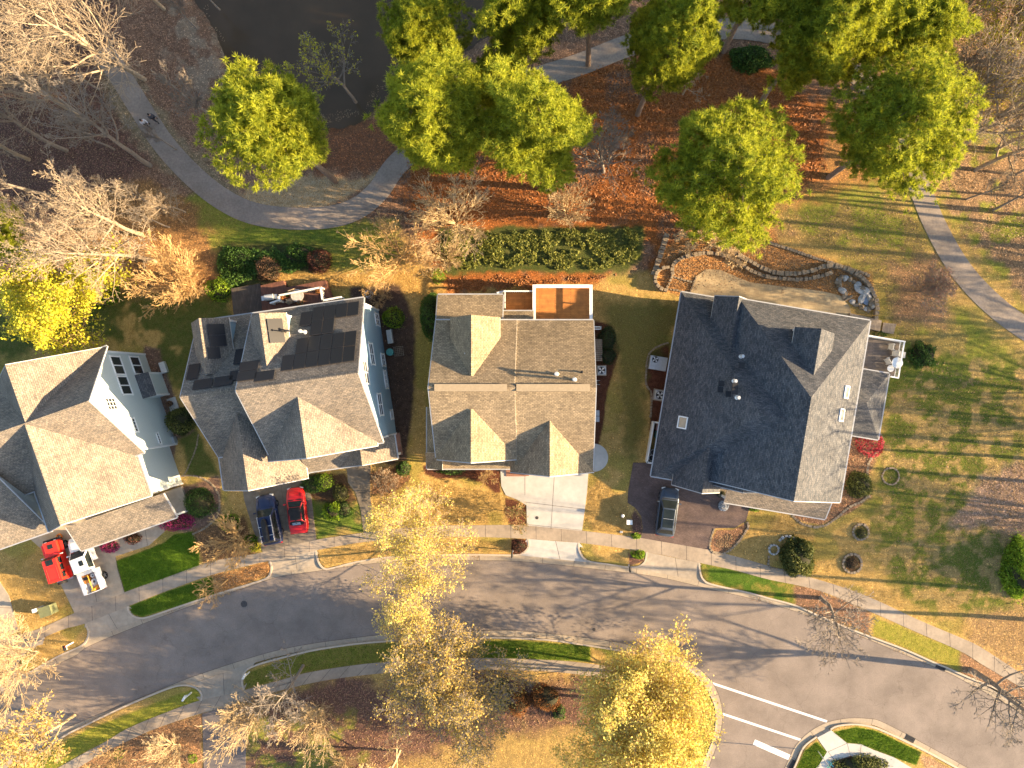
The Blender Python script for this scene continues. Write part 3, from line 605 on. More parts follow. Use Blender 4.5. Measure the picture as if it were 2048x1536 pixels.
sheet('driveway', [(1266, 925), (1295, 925), (1440, 960), (1500, 985), (1499, 1013), (1491, 1042), (1469, 1055), (1429, 1056), (1420, 1082), (1418, 1099), (1280, 1075), (1286, 1058), (1282, 1032), (1270, 1015), (1255, 1005), (1256, 983)], .155, M['paver'], kind='structure')
c = W(1187, 915); mb = MB(); mb.prism([(c.x + 1.45 * math.cos(a), c.y + 1.4 * math.sin(a)) for a in np.linspace(-math.pi / 2, math.pi / 2, 24)], .05, .158, M['conc_new']); mb.build('concrete_pad', kind='structure')
sheet('driveway', [(406, 1426), (450, 1413), (490, 1402), (493, 1480), (492, 1640), (412, 1640)], .150, M['asphalt_drive'], kind='structure')
sheet('corner_walk', [(1633, 1474), (1661, 1459), (1693, 1485), (1721, 1487), (1745, 1498), (1786, 1513), (1831, 1540), (1860, 1600), (1780, 1600), (1740, 1525), (1700, 1510), (1668, 1520), (1640, 1560), (1600, 1600), (1600, 1560), (1636, 1530), (1653, 1502)], .150, M['conc_new'],
      [((1655, 1502), (1693, 1485)), ((1668, 1519), (1655, 1502)), ((1693, 1485), (1700, 1512)), ((1721, 1488), (1718, 1516))], kind='structure')
# greenway path
cl = P2(catmull(LP, 6)); mb = MB()
hw = [1.1] * len(cl)
A = [offset(cl, h)[i] for i, h in enumerate(hw)]; B = [offset(cl, -h)[i] for i, h in enumerate(hw)]
strip(mb, A, B, M['path'], .165)
for E_ in (A, B):
    for i in range(len(E_) - 1): mb.poly([(*E_[i], -.1), (*E_[i + 1], -.1), (*E_[i + 1], .165), (*E_[i], .165)], M['path'])
mb.build('greenway_path', kind='structure')
mb = MB(); mb.prism(P2([(x, y) for x, y in [(-600, -900), (-600, 300), (1300, 300), (1300, -900)]]), -1.6, -.30, M['water']); 
mb = MB(); mb.poly([(-62.0, 24, -.30), (12, 24, -.30), (12, 80, -.30), (-62, 80, -.30)], M['water']); mb.build('pond_water', kind='structure')
# painted markings and ironwork in the street
def line(a, b, w, name='crosswalk_line'):
    a, b = W(*a), W(*b); d = (b - a).normalized(); n = Vector((-d.y, d.x, 0)) * w / 2; mb = MB()
    mb.poly([(p.x, p.y, .005) for p in (a - n, b - n, b + n, a + n)], M['paint']); return mb.build(name, kind='structure')
line((1411, 1362), (1654, 1443), .22); line((1434, 1424), (1602, 1480), .22); line((1508, 1484), (1579, 1515), .55, 'stop_line')
mb = MB(); a = W(1688, 1527); 
for d_, l_ in (((1, .9), 9), ((-.9, 1), 8)):
    v = Vector((d_[0], d_[1], 0)).normalized(); n = Vector((-v.y, v.x, 0)) * .05; c = W(1660, 1526)
    mb.poly([(p.x, p.y, .156) for p in (c - v * l_ * .05 - n, c + v * l_ * .05 - n, c + v * l_ * .05 + n, c - v * l_ * .05 + n)], pm('survey_paint', (.10, .42, .40), (.16, .5, .48), 8, .8))
mb.build('survey_mark', kind='structure')
def disc(px, r, z, label):
    c = W(*px); mb = MB(); n = 20
    P_ = lambda rr: [(c.x + rr * math.cos(i * 2 * math.pi / n), c.y + rr * math.sin(i * 2 * math.pi / n)) for i in range(n)]
    mb.prism(P_(r), z - .02, z + .006, M['iron'])
    for k in range(6):
        a = k * math.pi / 3; mb.box((c.x + .5 * r * math.cos(a), c.y + .5 * r * math.sin(a), z + .012), (r * .7, .03, .012), M['iron'], a)
    mb.ring((c.x, c.y), r * .88, r * .98, z, z + .014, M['iron'], 20)
    return mb.build('manhole_cover', label=label, cat='manhole cover')
disc((488, 1208), .33, .0, 'round dark manhole cover in the street below the short driveway of the blue house')
disc((1188, 1259), .16, .0, 'small round valve cover in the street by the lower kerb, beside the yellow corner tree')
disc((1074, 1035), .16, .156, 'small round dark drain cover set in the pale concrete driveway')
disc((1536 + 497, 1434), .14, .0, 'small valve cover near the right-hand end of the upper kerb')
def drain(px, rz, label):
    c = W(*px); mb = MB(); R = Matrix.Rotation(rz, 3, 'Z')
    mb.box((c.x, c.y, .012), (1.0, .55, .02), M['iron'], rz)
    for k in range(8):
        o = R @ Vector((-.42 + k * .12, 0, 0)); mb.box((c.x + o.x, c.y + o.y, .028), (.05, .46, .014), M['tyre'], rz)
    for s in (-1, 1):
        o = R @ Vector((0, s * .25, 0)); mb.box((c.x + o.x, c.y + o.y, .032), (1.0, .05, .02), M['iron'], rz)
    mb.build('storm_drain', label=label, cat='storm drain')
drain((1820, 1477), math.radians(-28), 'rusty grated storm drain in the gutter right of the corner grass patch')
drain((1882, 1334), math.radians(-25), 'dark storm drain at the upper kerb where the long trunk shadow ends')
drain((1584, 1529), math.radians(58), 'storm drain at the bottom edge, left of the small corner grass wedge')
# ------------------------------------------------------------------ houses
class House:
    """one house: a root at a ground corner, local x along the street front, walls and roofs as parts"""
    def __init__(s, name, org, deg, roofm, wallm, label, cat='house'):
        s.o = W(*org); s.a = math.radians(deg); s.rm = roofm; s.wm = wallm
        s.root = empty(name, (s.o.x, s.o.y, 0), s.a, label=label, cat=cat)
        s.roof = MB(); s.wall = MB(); s.gut = MB(); s.ridge = MB()
    def L(s, u, v, z):
        p = W(u, v, z) - s.o; c, q = math.cos(s.a), math.sin(s.a)
        return Vector((c * p.x + q * p.y, -q * p.x + c * p.y, z))
    def onx(s, u, v, x):
        """local point on the plane x=const seen at photo pixel u,v"""
        a, b = s.L(u, v, 0), s.L(u, v, 10); t = (x - a.x) / (b.x - a.x); return a.lerp(b, t)
    def facet(s, P, mb=None, m=None):
        mb = mb or s.roof; m = m or s.rm
        P = [Vector(p) for p in P]; n = (P[1] - P[0]).cross(P[2] - P[0])
        if len(P) > 3: n = n + (P[2] - P[0]).cross(P[3] - P[0])
        n.normalize()
        if n.z < 0: n = -n; P = P[::-1]
        h = Vector((-n.y, n.x, 0)); h = h.normalized() if h.length > 1e-5 else Vector((1, 0, 0)); g = n.cross(h)
        mb.poly(P, m, [(p.dot(h), p.dot(g)) for p in P])
        D = [p - Vector((0, 0, .13)) for p in P]
        mb.poly(D[::-1], M['trim'], [(0, 0)] * len(P))
        for i in range(len(P)):
            j = (i + 1) % len(P); mb.poly([P[i], D[i], D[j], P[j]], M['trim'], [(0, 0)] * 4)
    def block(s, x0, x1, y0, y1, ax, r, zr, e0, e1, h0=0, h1=0, walls=True, inset=.38, wz0=0.0, gut=(1, 1), rake=(1, 1), wm=None, mb=None, wmb=None, rm=None, cap=True):
        """pitched block. ax='x': ridge along x at y=r; e0/e1 eave heights at y0/y1; h0/h1 hip runs at the ends"""
        sw = (lambda p: (p[1], p[0], p[2])) if ax == 'y' else (lambda p: p)
        a0, a1, b0, b1 = (x0, x1, y0, y1) if ax == 'x' else (y0, y1, x0, x1)
        A, B = (a0 + h0, r, zr), (a1 - h1, r, zr)
        c00, c10, c01, c11 = (a0, b0, e0), (a1, b0, e0), (a0, b1, e1), (a1, b1, e1)
        fs = []
        if b0 < r - .01: fs.append([c00, c10, B, A])
        if b1 > r + .01: fs.append([c01, A, B, c11])
        if h0: fs.append([c00, A, c01])
        if h1: fs.append([c10, c11, B])
        for f in fs: s.facet([sw(p) for p in f], mb, rm)
        zf = lambda b: (e0 + (zr - e0) * (b - b0) / (r - b0)) if b < r else (e1 + (zr - e1) * (b1 - b) / (b1 - r) if b1 > r else zr)
        if cap and b0 < r - .01 < b1:
            d = .16; q = [(A[0], r - d, zf(r - d) + .025), (B[0], r - d, zf(r - d) + .025), (B[0], r, zr + .035), (A[0], r, zr + .035), (A[0], r + d, zf(r + d) + .025), (B[0], r + d, zf(r + d) + .025)]
            tgt = mb or s.roof; R_ = rm or s.rm
            for f in ([q[0], q[1], q[2], q[3]], [q[3], q[2], q[5], q[4]]):
                f = [sw(p) for p in f]; n = (Vector(f[1]) - Vector(f[0])).cross(Vector(f[2]) - Vector(f[0]))
                if n.z < 0: f = f[::-1]
                tgt.poly(f, R_, [(p[1] * 1.0 + .07, p[0]) if ax == 'x' else (p[0] + .07, p[1]) for p in f])
        G = s.gut
        def gb(p, q, w=.11, h=.10, up=0.0):
            p, q = Vector(sw(p)), Vector(sw(q)); d = q - p; L_ = d.length; d.normalize(); u = Vector((0, 0, 1)); n = d.cross(u).normalized() * w / 2
            pts = [p - n, p + n, q + n, q - n]; t = [x + Vector((0, 0, up)) for x in pts]; b = [x - Vector((0, 0, h)) for x in t]
            G.poly(t, M['gwhite']); G.poly(b[::-1], M['gwhite'])
            for i in range(4): j = (i + 1) % 4; G.poly([t[i], b[i], b[j], t[j]], M['gwhite'])
        if gut[0] and b0 < r - .01: gb((a0, b0 - .05, e0), (a1, b0 - .05, e0))
        if gut[1] and b1 > r + .01: gb((a0, b1 + .05, e1), (a1, b1 + .05, e1))
        for k, (aa, hh) in enumerate(((a0, h0), (a1, h1))):
            of = -.04 if k == 0 else .04
            if rake[k] and not hh:
                if b0 < r - .01: gb((aa + of, b0, e0), (aa + of, r, zr), .07, .16, -.012)
                if b1 > r + .01: gb((aa + of, b1, e1), (aa + of, r, zr), .07, .16, -.012)
            if rake[k] and hh: gb((aa + of, b0, e0), (aa + of, b1, e1))
        if walls:
            i = inset; wx0, wx1, wy0, wy1 = a0 + i, a1 - i, b0 + i, b1 - i; Wm = wm or s.wm; T = wmb or s.wall
            top = lambda a, b: (a, b, zf(b) - .16)
            mid = [r] if (wy0 < r < wy1) else []
            for a, hh in ((wx0, h0), (wx1, h1)):
                pr = [(a, wy0, wz0), (a, wy1, wz0)]
                if hh: zz = min(e0, e1) - .05; pr += [(a, wy1, zz), (a, wy0, zz)]
                else: pr += [top(a, wy1)] + [top(a, b) for b in mid] + [top(a, wy0)]
                T.poly([sw(p) for p in pr], Wm)
            for b in (wy0, wy1):
                z_ = zf(b) - .16
                if h0 or h1: z_ = min(e0, e1) - .05
                T.poly([sw(p) for p in [(wx0, b, wz0), (wx1, b, wz0), (wx1, b, z_), (wx0, b, z_)]], Wm)
            for a in (wx0, wx1):
                for b in (wy0, wy1): T.box(sw((a, b, (wz0 + min(e0, e1)) / 2 - .1)), (.16, .16, min(e0, e1) - wz0 - .2), M['trim'])
    def dormer(s, x0, x1, y0, y1, ridge, zr, ze, wz, front):
        """gabled dormer running in y; front='+' faces the back garden"""
        mb = MB(); wb = MB()
        s.block(x0, x1, y0, y1, 'y', ridge, zr, ze, ze, mb=mb, wmb=wb, inset=.2, wz0=wz, gut=(0, 0), rake=(0, 0))
        d = mb.build('dormer', s.root); wb.build('dormer_wall', d)
        yf = y1 - .2 if front == '+' else y0 + .2; sg = 1 if front == '+' else -1
        f = MB(); xm = (x0 + x1) / 2; f.box((xm, yf + sg * .03, ze - .35), (1.0, .08, 1.1), M['white']); g = f.build('window', d)
        f = MB(); f.box((xm, yf + sg * .08, ze - .35), (.82, .03, .92), M['glass']); f.build('pane', g)
    def window(s, u, v, x, w, h, cols=2, rows=2):
        """window on the east wall x=const; w along y, h vertical, centred on photo pixel u,v"""
        c = s.onx(u, v, x); f = MB()
        for dy in (-w / 2, w / 2): f.box((x + .03, c.y + dy, c.z), (.09, .11, h + .11), M['white'])
        for dz in (-h / 2, h / 2): f.box((x + .03, c.y, c.z + dz), (.10, w + .22, .11), M['white'])
        for i in range(1, cols): f.box((x + .035, c.y - w / 2 + i * w / cols, c.z), (.05, .035 if cols > 2 else .09, h), M['white'])
        for i in range(1, rows): f.box((x + .037, c.y, c.z - h / 2 + i * h / rows), (.05, w, .035), M['white'])
        g = f.build('window', s.root); f = MB(); f.box((x + .012, c.y, c.z), (.03, w, h), M['glass']); f.build('pane', g)
    def front(s, x, y, z, w, h, cols=2, rows=2):
        """window in a wall facing the street (-y)"""
        f = MB()
        for dx in (-w / 2, w / 2): f.box((x + dx, y - .03, z), (.11, .09, h + .11), M['white'])
        for dz in (-h / 2, h / 2): f.box((x, y - .03, z + dz), (w + .22, .10, .11), M['white'])
        for i in range(1, cols): f.box((x - w / 2 + i * w / cols, y - .035, z), (.06, .05, h), M['white'])
        for i in range(1, rows): f.box((x, y - .037, z - h / 2 + i * h / rows), (w, .05, .035), M['white'])
        g = f.build('window', s.root); f = MB(); f.box((x, y - .012, z), (w, .03, h), M['glass']); f.build('pane', g)
    def garage(s, x, y, w, h=2.25):
        f = MB(); f.box((x, y - .03, h / 2 + .16), (w, .08, h), M['white']); f.box((x, y - .04, h + .22), (w + .3, .12, .14), M['trim'])
        for k in range(1, 4): f.box((x, y - .072, .16 + k * h / 4), (w, .012, .03), M['joint'])
        f.build('garage_door', s.root)
    def finish(s):
        s.wall.build('wall', s.root); s.roof.build('roof', s.root); s.gut.build('roof_trim', s.root)

def pipe(parent, h, u, v, z, ht, r=.07, name='vent_pipe', m='galv', cap=True, col='galv'):
    p = h.L(u, v, z); mb = MB(); mb.bar((p.x, p.y, z - .3), (p.x, p.y, z + ht), r, M[m], 10)
    mb.bar((p.x, p.y, z - .05), (p.x, p.y, z + .05), r * 2.2, M[m], 10, r)
    if cap: mb.bar((p.x, p.y, z + ht), (p.x, p.y, z + ht + .14), r * 1.9, M[col], 12, r * 1.5)
    return mb.build(name, parent)

# ---- house 1: sage-green house at the left edge
h1 = House('house', (293, 708), 19.4, M['roof_grey'], M['sid_green'], 'sage-green two-storey house with a cross-gabled grey-brown roof, at the left edge of the photo')
h1.block(-17.5, .30, -9.85, .35, 'x', -4.78, 11.2, 6.3, 6.3, rake=(0, 1))
h1.block(-10.3, -.1, -4.85, .33, 'y', -5.25, 11.17, 6.35, 6.35, walls=False, gut=(0, 0), rake=(0, 1))
h1.block(-10.3, -.45, -13.75, -4.9, 'y', -5.35, 11.17, 6.2, 6.2, rake=(1, 0))
h1.block(-17.5, -10.75, -13.7, -4.9, 'x', -4.9, 11.0, 5.2, 11.0, gut=(1, 0), cap=False)
h1.block(-10.4, -.75, -16.35, -13.8, 'x', -13.8, 3.9, 3.05, 3.9, h0=1.9, gut=(1, 0), cap=False, walls=False)
for x in (-10.1, -6.9, -3.9, -1.0): h1.wall.box((x, -16.1, 1.5), (.18, .18, 2.85), M['white'])
h1.wall.box((-5.6, -14.9, .25), (9.4, 2.6, .3), M['conc'])
h1.block(-.3, .95, -4.65, -2.25, 'y', -.1, 3.05, 3.05, 2.45, inset=.1, cap=False, gut=(0, 0), rake=(0, 0), rm=M['roof_dark'])
for u, v in ((235, 731), (273, 731), (249, 771)):
    h1.window(u, v, -.08, 1.75, 1.45, 2, 1)
for u, v in ((222, 808), ): h1.window(u, v, -.08, 1.1, 1.3, 3, 3)
h1.window(269, 850, -.08, 1.3, .45, 4, 1); h1.window(317, 877, -.08, 1.1, .35, 4, 1)
for (u, v) in ((345, 800),):
    pass
mb = MB(); p = h1.L(145, 795, 9.3); mb.bar((p.x, p.y, 9.0), (p.x, p.y, 9.75), .06, M['galv'], 8); mb.build('vent_pipe', h1.root)
for x_, z_ in ((-8.2, 4.9), (-5.3, 4.9), (-2.4, 4.9), (-8.2, 1.8), (-2.4, 1.8), (-5.3, 8.2)): h1.front(x_, -13.37, z_, 1.1 if z_ < 8 else .8, 1.5 if z_ < 8 else .9)
h1.garage(-14.2, -13.32, 4.6)
h1.finish()
# ---- house 2: blue house with solar panels
h2 = House('house', (763, 621), 8.2, M['roof_grey'], M['sid_blue'], 'blue two-storey house with dark solar panels on its grey-brown roof, second from the left')
h2.block(-10.05, .12, -12.7, .45, 'x', -6.5, 11.8, 7.0, 6.5)
h2.block(-15.85, -9.7, -12.0, .75, 'x', -6.25, 9.6, 4.6, 4.8, rake=(1, 0))
h2.block(-10.3, -.35, -12.9, -7.3, 'y', -5.4, 10.85, 7.1, 7.1, rake=(1, 0), gut=(0, 0))
h2.block(-16.1, -8.1, -15.15, -7.7, 'y', -12.0, 7.9, 4.0, 4.0, rake=(1, 0), gut=(1, 0))
h2.block(-8.3, -3.2, -14.65, -12.6, 'x', -12.6, 5.0, 3.6, 5.0, cap=False, gut=(1, 0), rake=(0, 0), walls=False)
h2.block(-5.0, .30, -14.6, -12.3, 'y', -2.6, 5.0, 3.7, 3.3, rake=(1, 0), gut=(0, 1), walls=False)
h2.wall.box((-4.0, -13.4, .2), (8.2, 2.2, .4), M['brick']); 
for x in (-7.8, -5.4, -3.2, -.1): h2.wall.box((x, -14.3, 1.7), (.2, .2, 3.0), M['white'])
h2.dormer(-9.35, -6.15, -4.9, -.25, -7.75, 10.5, 8.75, 6.6, '+')
h2.dormer(-15.3, -11.9, -4.6, .3, -13.6, 9.0, 7.1, 5.4, '+')
def panel(h, x, yc, plane, w=1.0, l=1.66, land=False, par=None):
    """solar panel lying 12 cm above a roof plane z = plane(x, y); plane slopes in one axis"""
    if land: w, l = l, w
    e = .01; z0 = plane(x, yc); gx = (plane(x + e, yc) - z0) / e; gy = (plane(x, yc + e) - z0) / e
    ux = Vector((1, 0, gx)).normalized(); uy = Vector((0, 1, gy)).normalized(); n = ux.cross(uy).normalized(); uy = n.cross(ux)
    c = Vector((x, yc, z0)) + n * .13; mb = MB()
    def slab(w_, l_, t0, t1, m):
        B = [c + ux * a * w_ / 2 + uy * b * l_ / 2 + n * t for t in (t0, t1) for b in (-1, 1) for a in (-1, 1)]
        for q in ((0, 2, 3, 1), (4, 5, 7, 6), (0, 1, 5, 4), (2, 6, 7, 3), (0, 4, 6, 2), (1, 3, 7, 5)): mb.poly([B[i] for i in q], m)
    slab(w, l, -.02, .02, M['pframe']); slab(w - .06, l - .06, .0, .024, M['panel'])
    mb.build('solar_panel', par or h.root)
pl = lambda x, y: 6.5 + (11.8 - 6.5) * (.45 - y) / 6.95
slp = 5.3 / 6.95; cs = 1 / math.sqrt(1 + slp * slp)
def mrow(cols, d, land=False, xo=0.0):
    for c_ in cols: panel(h2, (-.72 - 1.045 * c_ + xo) if not land else c_, .45 - d * cs, pl, land=land)
mrow((0, 1, 2, 3), 1.35); mrow((4,), 1.75); mrow((2, 3), 3.05); mrow((0, 1, 2, 3, 4), 4.75 + .15); mrow((0, 1, 2, 3, 4, 5), 6.62)
mrow((-7.75,), 7.7, True); mrow((-9.25,), 7.4, True); mrow((-9.25,), 6.35, True)
pd = lambda x, y: 10.5 - (10.5 - 8.75) * (x + 7.75) / 1.6
for y in (-1.3, -2.35): panel(h2, -6.95, y, pd, w=1.35, l=1.02)
pe = lambda x, y: 9.0 - (9.0 - 7.1) * (x + 13.6) / 1.7
for y in (-.75, -1.75): panel(h2, -12.75, y, pe, w=1.45, l=.98)
for y in (-2.8, ): panel(h2, -13.05, y, pe, w=1.0, l=1.0)
pf = lambda x, y: 4.8 + (9.6 - 4.8) * (.75 - y) / 7.0
for x, y, la in ((-15.1, -4.2, 0), (-11.1, -3.4, 0), (-14.0, -5.45, 1), (-12.2, -5.45, 1), (-10.9, -5.1, 1)): panel(h2, x, y, pf, land=bool(la))
for u, v, w, hh, c_, r_ in ((754, 639, 1.15, 1.35, 2, 2), (743, 708, 1.95, 1.35, 2, 2), (766, 720, 1.15, 1.25, 2, 2), (731, 745, 2.0, 1.35, 2, 2), (771, 759, 1.7, .9, 4, 2), (760, 809, 2.0, 1.35, 2, 2), (783, 829, .85, 1.0, 1, 2)):
    h2.window(u, v, -.25, w, hh, c_, r_)
pipe(h2.root, h2, 609, 664, 9.0, 1.0, .09); pipe(h2.root, h2, 570, 663, 9.5, .7, .05, m='black', col='black')
for x_, z_ in ((-8.0, 6.0), (-5.4, 6.0), (-2.8, 6.0), (-5.4, 8.9)): h2.front(x_, -12.52, z_, 1.1, 1.4)
h2.garage(-12.1, -14.77, 4.9)
h2.front(-12.1, -14.77, 5.0, 1.2, 1.1)
h2.finish()
# ---- house 3: centre house
h3 = House('house', (1110, 770), 0, M['roof_tan'], M['sid_tan'], 'centre house with a wide tan shingle roof and a white-framed orange deck behind it')
h3.block(-10.82, -3.45, -6.6, 5.9, 'x', -.2, 9.70, 6.0, 6.0, gut=(0, 1), rake=(1, 0), cap=False)
h3.block(-3.7, 3.5, -7.95, 5.9, 'x', -.25, 9.62, 4.95, 5.85, rake=(0, 1), cap=False)
h3.block(-10.75, -3.5, -6.75, -2.1, 'y', -7.3, 8.7, 6.1, 6.1, rake=(1, 0), gut=(0, 0))
h3.block(-4.15, 3.62, -8.05, -2.4, 'y', -.45, 7.85, 4.9, 4.9, rake=(1, 0), gut=(0, 0))
h3.block(-12.15, -3.2, -7.95, -6.3, 'x', -6.3, 4.2, 3.2, 4.2, cap=False, gut=(1, 0), rake=(0, 0), h0=1.3, walls=False)
h3.block(-12.15, -10.5, -7.95, -2.1, 'y', -10.5, 4.3, 3.2, 4.3, cap=False, gut=(1, 0), rake=(0, 0), h0=1.5, walls=False)
for x, y in ((-11.9, -7.7), (-9.0, -7.7), (-6.2, -7.7), (-11.9, -4.9), (-11.9, -2.3)): h3.wall.box((x, y, 1.55), (.18, .18, 3.1), M['white'])
h3.wall.box((-7.6, -7.1, .25), (8.4, 1.4, .5), M['brick'])
h3.block(-10.95, -4.85, 5.4, 8.45, 'x', 5.4, 5.4, 4.2, 4.2, cap=False, gut=(0, 1), rake=(1, 1))
h3.block(-4.85, -2.0, 5.5, 6.95, 'x', 5.5, 4.5, 3.9, 3.9, cap=False, gut=(0, 1), rake=(0, 0), walls=False)
h3.dormer(-9.35, -4.9, .8, 6.05, -7.2, 9.25, 7.05, 5.2, '+')
# ridge vents, pipes
for x0, x1, zr in ((-10.3, -4.1, 9.66), (-3.3, 3.0, 9.58)):
    mb = MB(); mb.box(((x0 + x1) / 2, -.23, zr + .05), (x1 - x0, .62, .07), M['vent_tan'])
    for e in (-.31, .31): mb.box(((x0 + x1) / 2, -.23 + e, zr + .047), (x1 - x0, .03, .075), M['joint'])
    for e in (x0, x1): mb.box((e, -.23, zr + .047), (.03, .65, .075), M['joint'])
    mb.build('ridge_vent', h3.root)
pipe(h3.root, h3, 1113, 748, 9.0, .95, .10); pipe(h3.root, h3, 1149, 759, 9.3, 1.1, .10); pipe(h3.root, h3, 1164, 744, 8.9, .33, .06, m='black', cap=False)
pipe(h3.root, h3, 931, 707, 8.3, .3, .06, m='galv', cap=False)
mb = MB(); mb.box((-3.85, -7.85, .30), (2.0, .9, .6), M['brick']); mb.box((-3.85, -8.4, .2), (2.0, .5, .4), M['brick']); mb.box((-3.85, -8.85, .12), (2.0, .45, .2), M['brick']); mb.box((-2.75, -8.3, .45), (.35, 1.3, .7), M['brick'])
mb.build('front_steps', h3.root, label='red brick steps up to the porch')
# deck with white parapet rails
dk = MB(); dk.box((.72, 7.65, 2.3), (5.6, 3.6, .12), M['cedar'])
for x in (-2.0, .7, 3.45):
    for y in (6.2, 9.3): dk.box((x, y, 1.0), (.18, .18, 2.0), M['white'])
dko = dk.build('deck', h3.root)
r = MB()
for x, w_ in ((-1.98, .30), (3.42, .30)): r.box((x, 7.65, 3.2), (w_, 3.75, .10), M['white'])
r.box((.72, 9.38, 3.2), (5.1, .32, .10), M['white'])
for x in (-1.98, -.6, .72, 2.1, 3.42): r.box((x, 9.38, 2.77), (.12, .12, .8), M['white'])
for y in (6.2, 7.7): 
    for x in (-1.98, 3.42): r.box((x, y, 2.77), (.12, .12, .8), M['white'])
r.box((.72, 9.42, 2.45), (5.1, .05, .25), M['white'])
r.build('deck_rail', dko)
dk = MB(); dk.box((-3.4, 7.9, 1.25), (2.8, 2.3, .12), M['cedar']); dk.box((-3.4, 7.9, .6), (2.6, 2.1, 1.1), M['dkwood']); d2 = dk.build('lower_deck', h3.root)
r = MB(); r.box((-3.5, 9.05, 2.2), (2.9, .13, .09), M['white']); r.box((-4.82, 8.2, 2.2), (.09, 1.6, .08), M['white'])
for k in range(14): r.box((-4.8 + k * .21, 9.05, 1.75), (.035, .035, .85), M['white'])
r.box((-5.2, 9.0, 2.05), (.9, .16, .08), M['white'], .25)
r.build('deck_rail', d2)
for x_ in (-9.2, -7.1, -5.0): h3.front(x_, -6.37, 5.4, 1.1, 1.3)
h3.front(-8.6, -6.22, 2.0, 1.6, 1.5)
h3.garage(-.3, -7.67, 4.9)
h3.front(-.4, -7.67, 5.0, 1.4, 1.0)
h3.finish()
# ---- house 5: big slate roofed house
h5 = House('house', (1357, 672), -9.5, M['roof_dark'], M['sid_white'], 'large house right of centre under a broad slate-blue shingle roof with three skylights')
h5.block(3.9, 15.95, -13.1, 3.65, 'y', 9.95, 11.0, 6.0, 6.0, h1=8.0, gut=(0, 1), rake=(1, 1), walls=False)
h5.wall.prism([(6.5, -12.7), (15.5, -12.7), (15.5, 3.2), (6.5, 3.2)], 0, 5.75, M['sid_white'])
h5.wall.poly([(6.6, -12.72, 5.7), (15.5, -12.72, 5.7), (15.5, -12.72, 6.1), (9.95, -12.72, 10.75), (6.6, -12.72, 8.0)], M['sid_white'])
h5.block(-.95, 10.6, -13.85, 3.85, 'x', -6.45, 9.9, 3.3, 3.2, h0=7.4, gut=(1, 1), rake=(1, 0), inset=.5)
h5.block(1.9, 5.75, -1.3, 3.75, 'y', 3.75, 6.4, 4.7, 4.7, gut=(0, 0), rake=(0, 1))
h5.block(1.0, 5.6, -14.25, -9.0, 'y', 3.3, 6.7, 3.9, 3.9, gut=(0, 0), rake=(1, 0))
h5.block(4.4, 9.0, -13.5, -9.0, 'y', 6.7, 7.4, 5.0, 5.0, gut=(0, 0), rake=(1, 0), walls=False)
h5.block(6.35, 16.1, -15.2, -12.7, 'x', -12.7, 4.3, 3.1, 4.3, h1=1.4, cap=False, gut=(1, 0), rake=(0, 1), walls=False, rm=M['roof_grey'])
for x in (6.8, 9.8, 12.8, 15.7): h5.wall.box((x, -14.9, 1.5), (.22, .22, 2.9), M['white'])
h5.wall.box((11.2, -13.9, .25), (9.4, 2.2, .5), M['stone'])
h5.block(14.2, 19.75, -6.9, -.55, 'x', -3.7, 4.9, 3.3, 3.3, h1=2.4, cap=False, gut=(1, 1), rake=(0, 1), inset=.45)
h5.dormer(8.55, 12.1, -3.3, 1.65, 10.3, 9.75, 8.2, 5.2, '+')
def skylight(u, v, plane, w, l, lift=.12):
    p = h5.L(u, v, 6)
    for _ in range(12): p = h5.L(u, v, plane(p.x, p.y))
    e = .01; z0 = plane(p.x, p.y); gx = (plane(p.x + e, p.y) - z0) / e; gy = (plane(p.x, p.y + e) - z0) / e
    ux = Vector((1, 0, gx)).normalized(); uy = Vector((0, 1, gy)).normalized(); n = ux.cross(uy).normalized(); uy = n.cross(ux)
    c = Vector((p.x, p.y, z0))
    def slab(mb, w_, l_, t0, t1, m, o=(0, 0)):
        B = [c + ux * (a * w_ / 2 + o[0]) + uy * (b * l_ / 2 + o[1]) + n * t for t in (t0, t1) for b in (-1, 1) for a in (-1, 1)]
        for q in ((0, 2, 3, 1), (4, 5, 7, 6), (0, 1, 5, 4), (2, 6, 7, 3), (0, 4, 6, 2), (1, 3, 7, 5)): mb.poly([B[i] for i in q], m)
    mb = MB()
    for s_ in (-1, 1): slab(mb, .11, l, -.05, lift, M['white'], (s_ * (w / 2 - .05), 0)); slab(mb, w - .22, .11, -.05, lift, M['white'], (0, s_ * (l / 2 - .05)))
    f = mb.build('skylight', h5.root); mb = MB(); slab(mb, w - .2, l - .2, -.02, lift - .05, pm('skylight_glass', (.16, .17, .15), (.26, .27, .24), 1.5, .12, spec=.6)); mb.build('pane', f)
pE = lambda x, y: 11.0 - (11.0 - 6.0) * (x - 9.95) / 6.0
pW = lambda x, y: 9.9 - (9.9 - 3.3) * (6.45 - x) / 7.4 
skylight(1692, 784, pE, .75, 1.15); skylight(1682, 830, pE, .75, 1.15); skylight(1365, 845, pW, 1.0, 1.15, .05)
for u, v, z in ((1468, 762, 9.0), (1474, 795, 9.3), (1482, 713, 7.4)): pipe(h5.root, h5, u, v, z, .55, .09)
for u, v, z in ((1442, 767, 8.0), (1440, 779, 8.1), (1456, 788, 8.6), (1470, 772, 9.0), (1469, 783, 9.1), (1483, 731, 8.0)):
    p = h5.L(u, v, z); mb = MB(); mb.box((p.x, p.y, z), (.42, .42, .22), M['black'], .1); mb.box((p.x, p.y, z + .14), (.5, .5, .05), M['black'], .1); mb.build('roof_vent', h5.root)
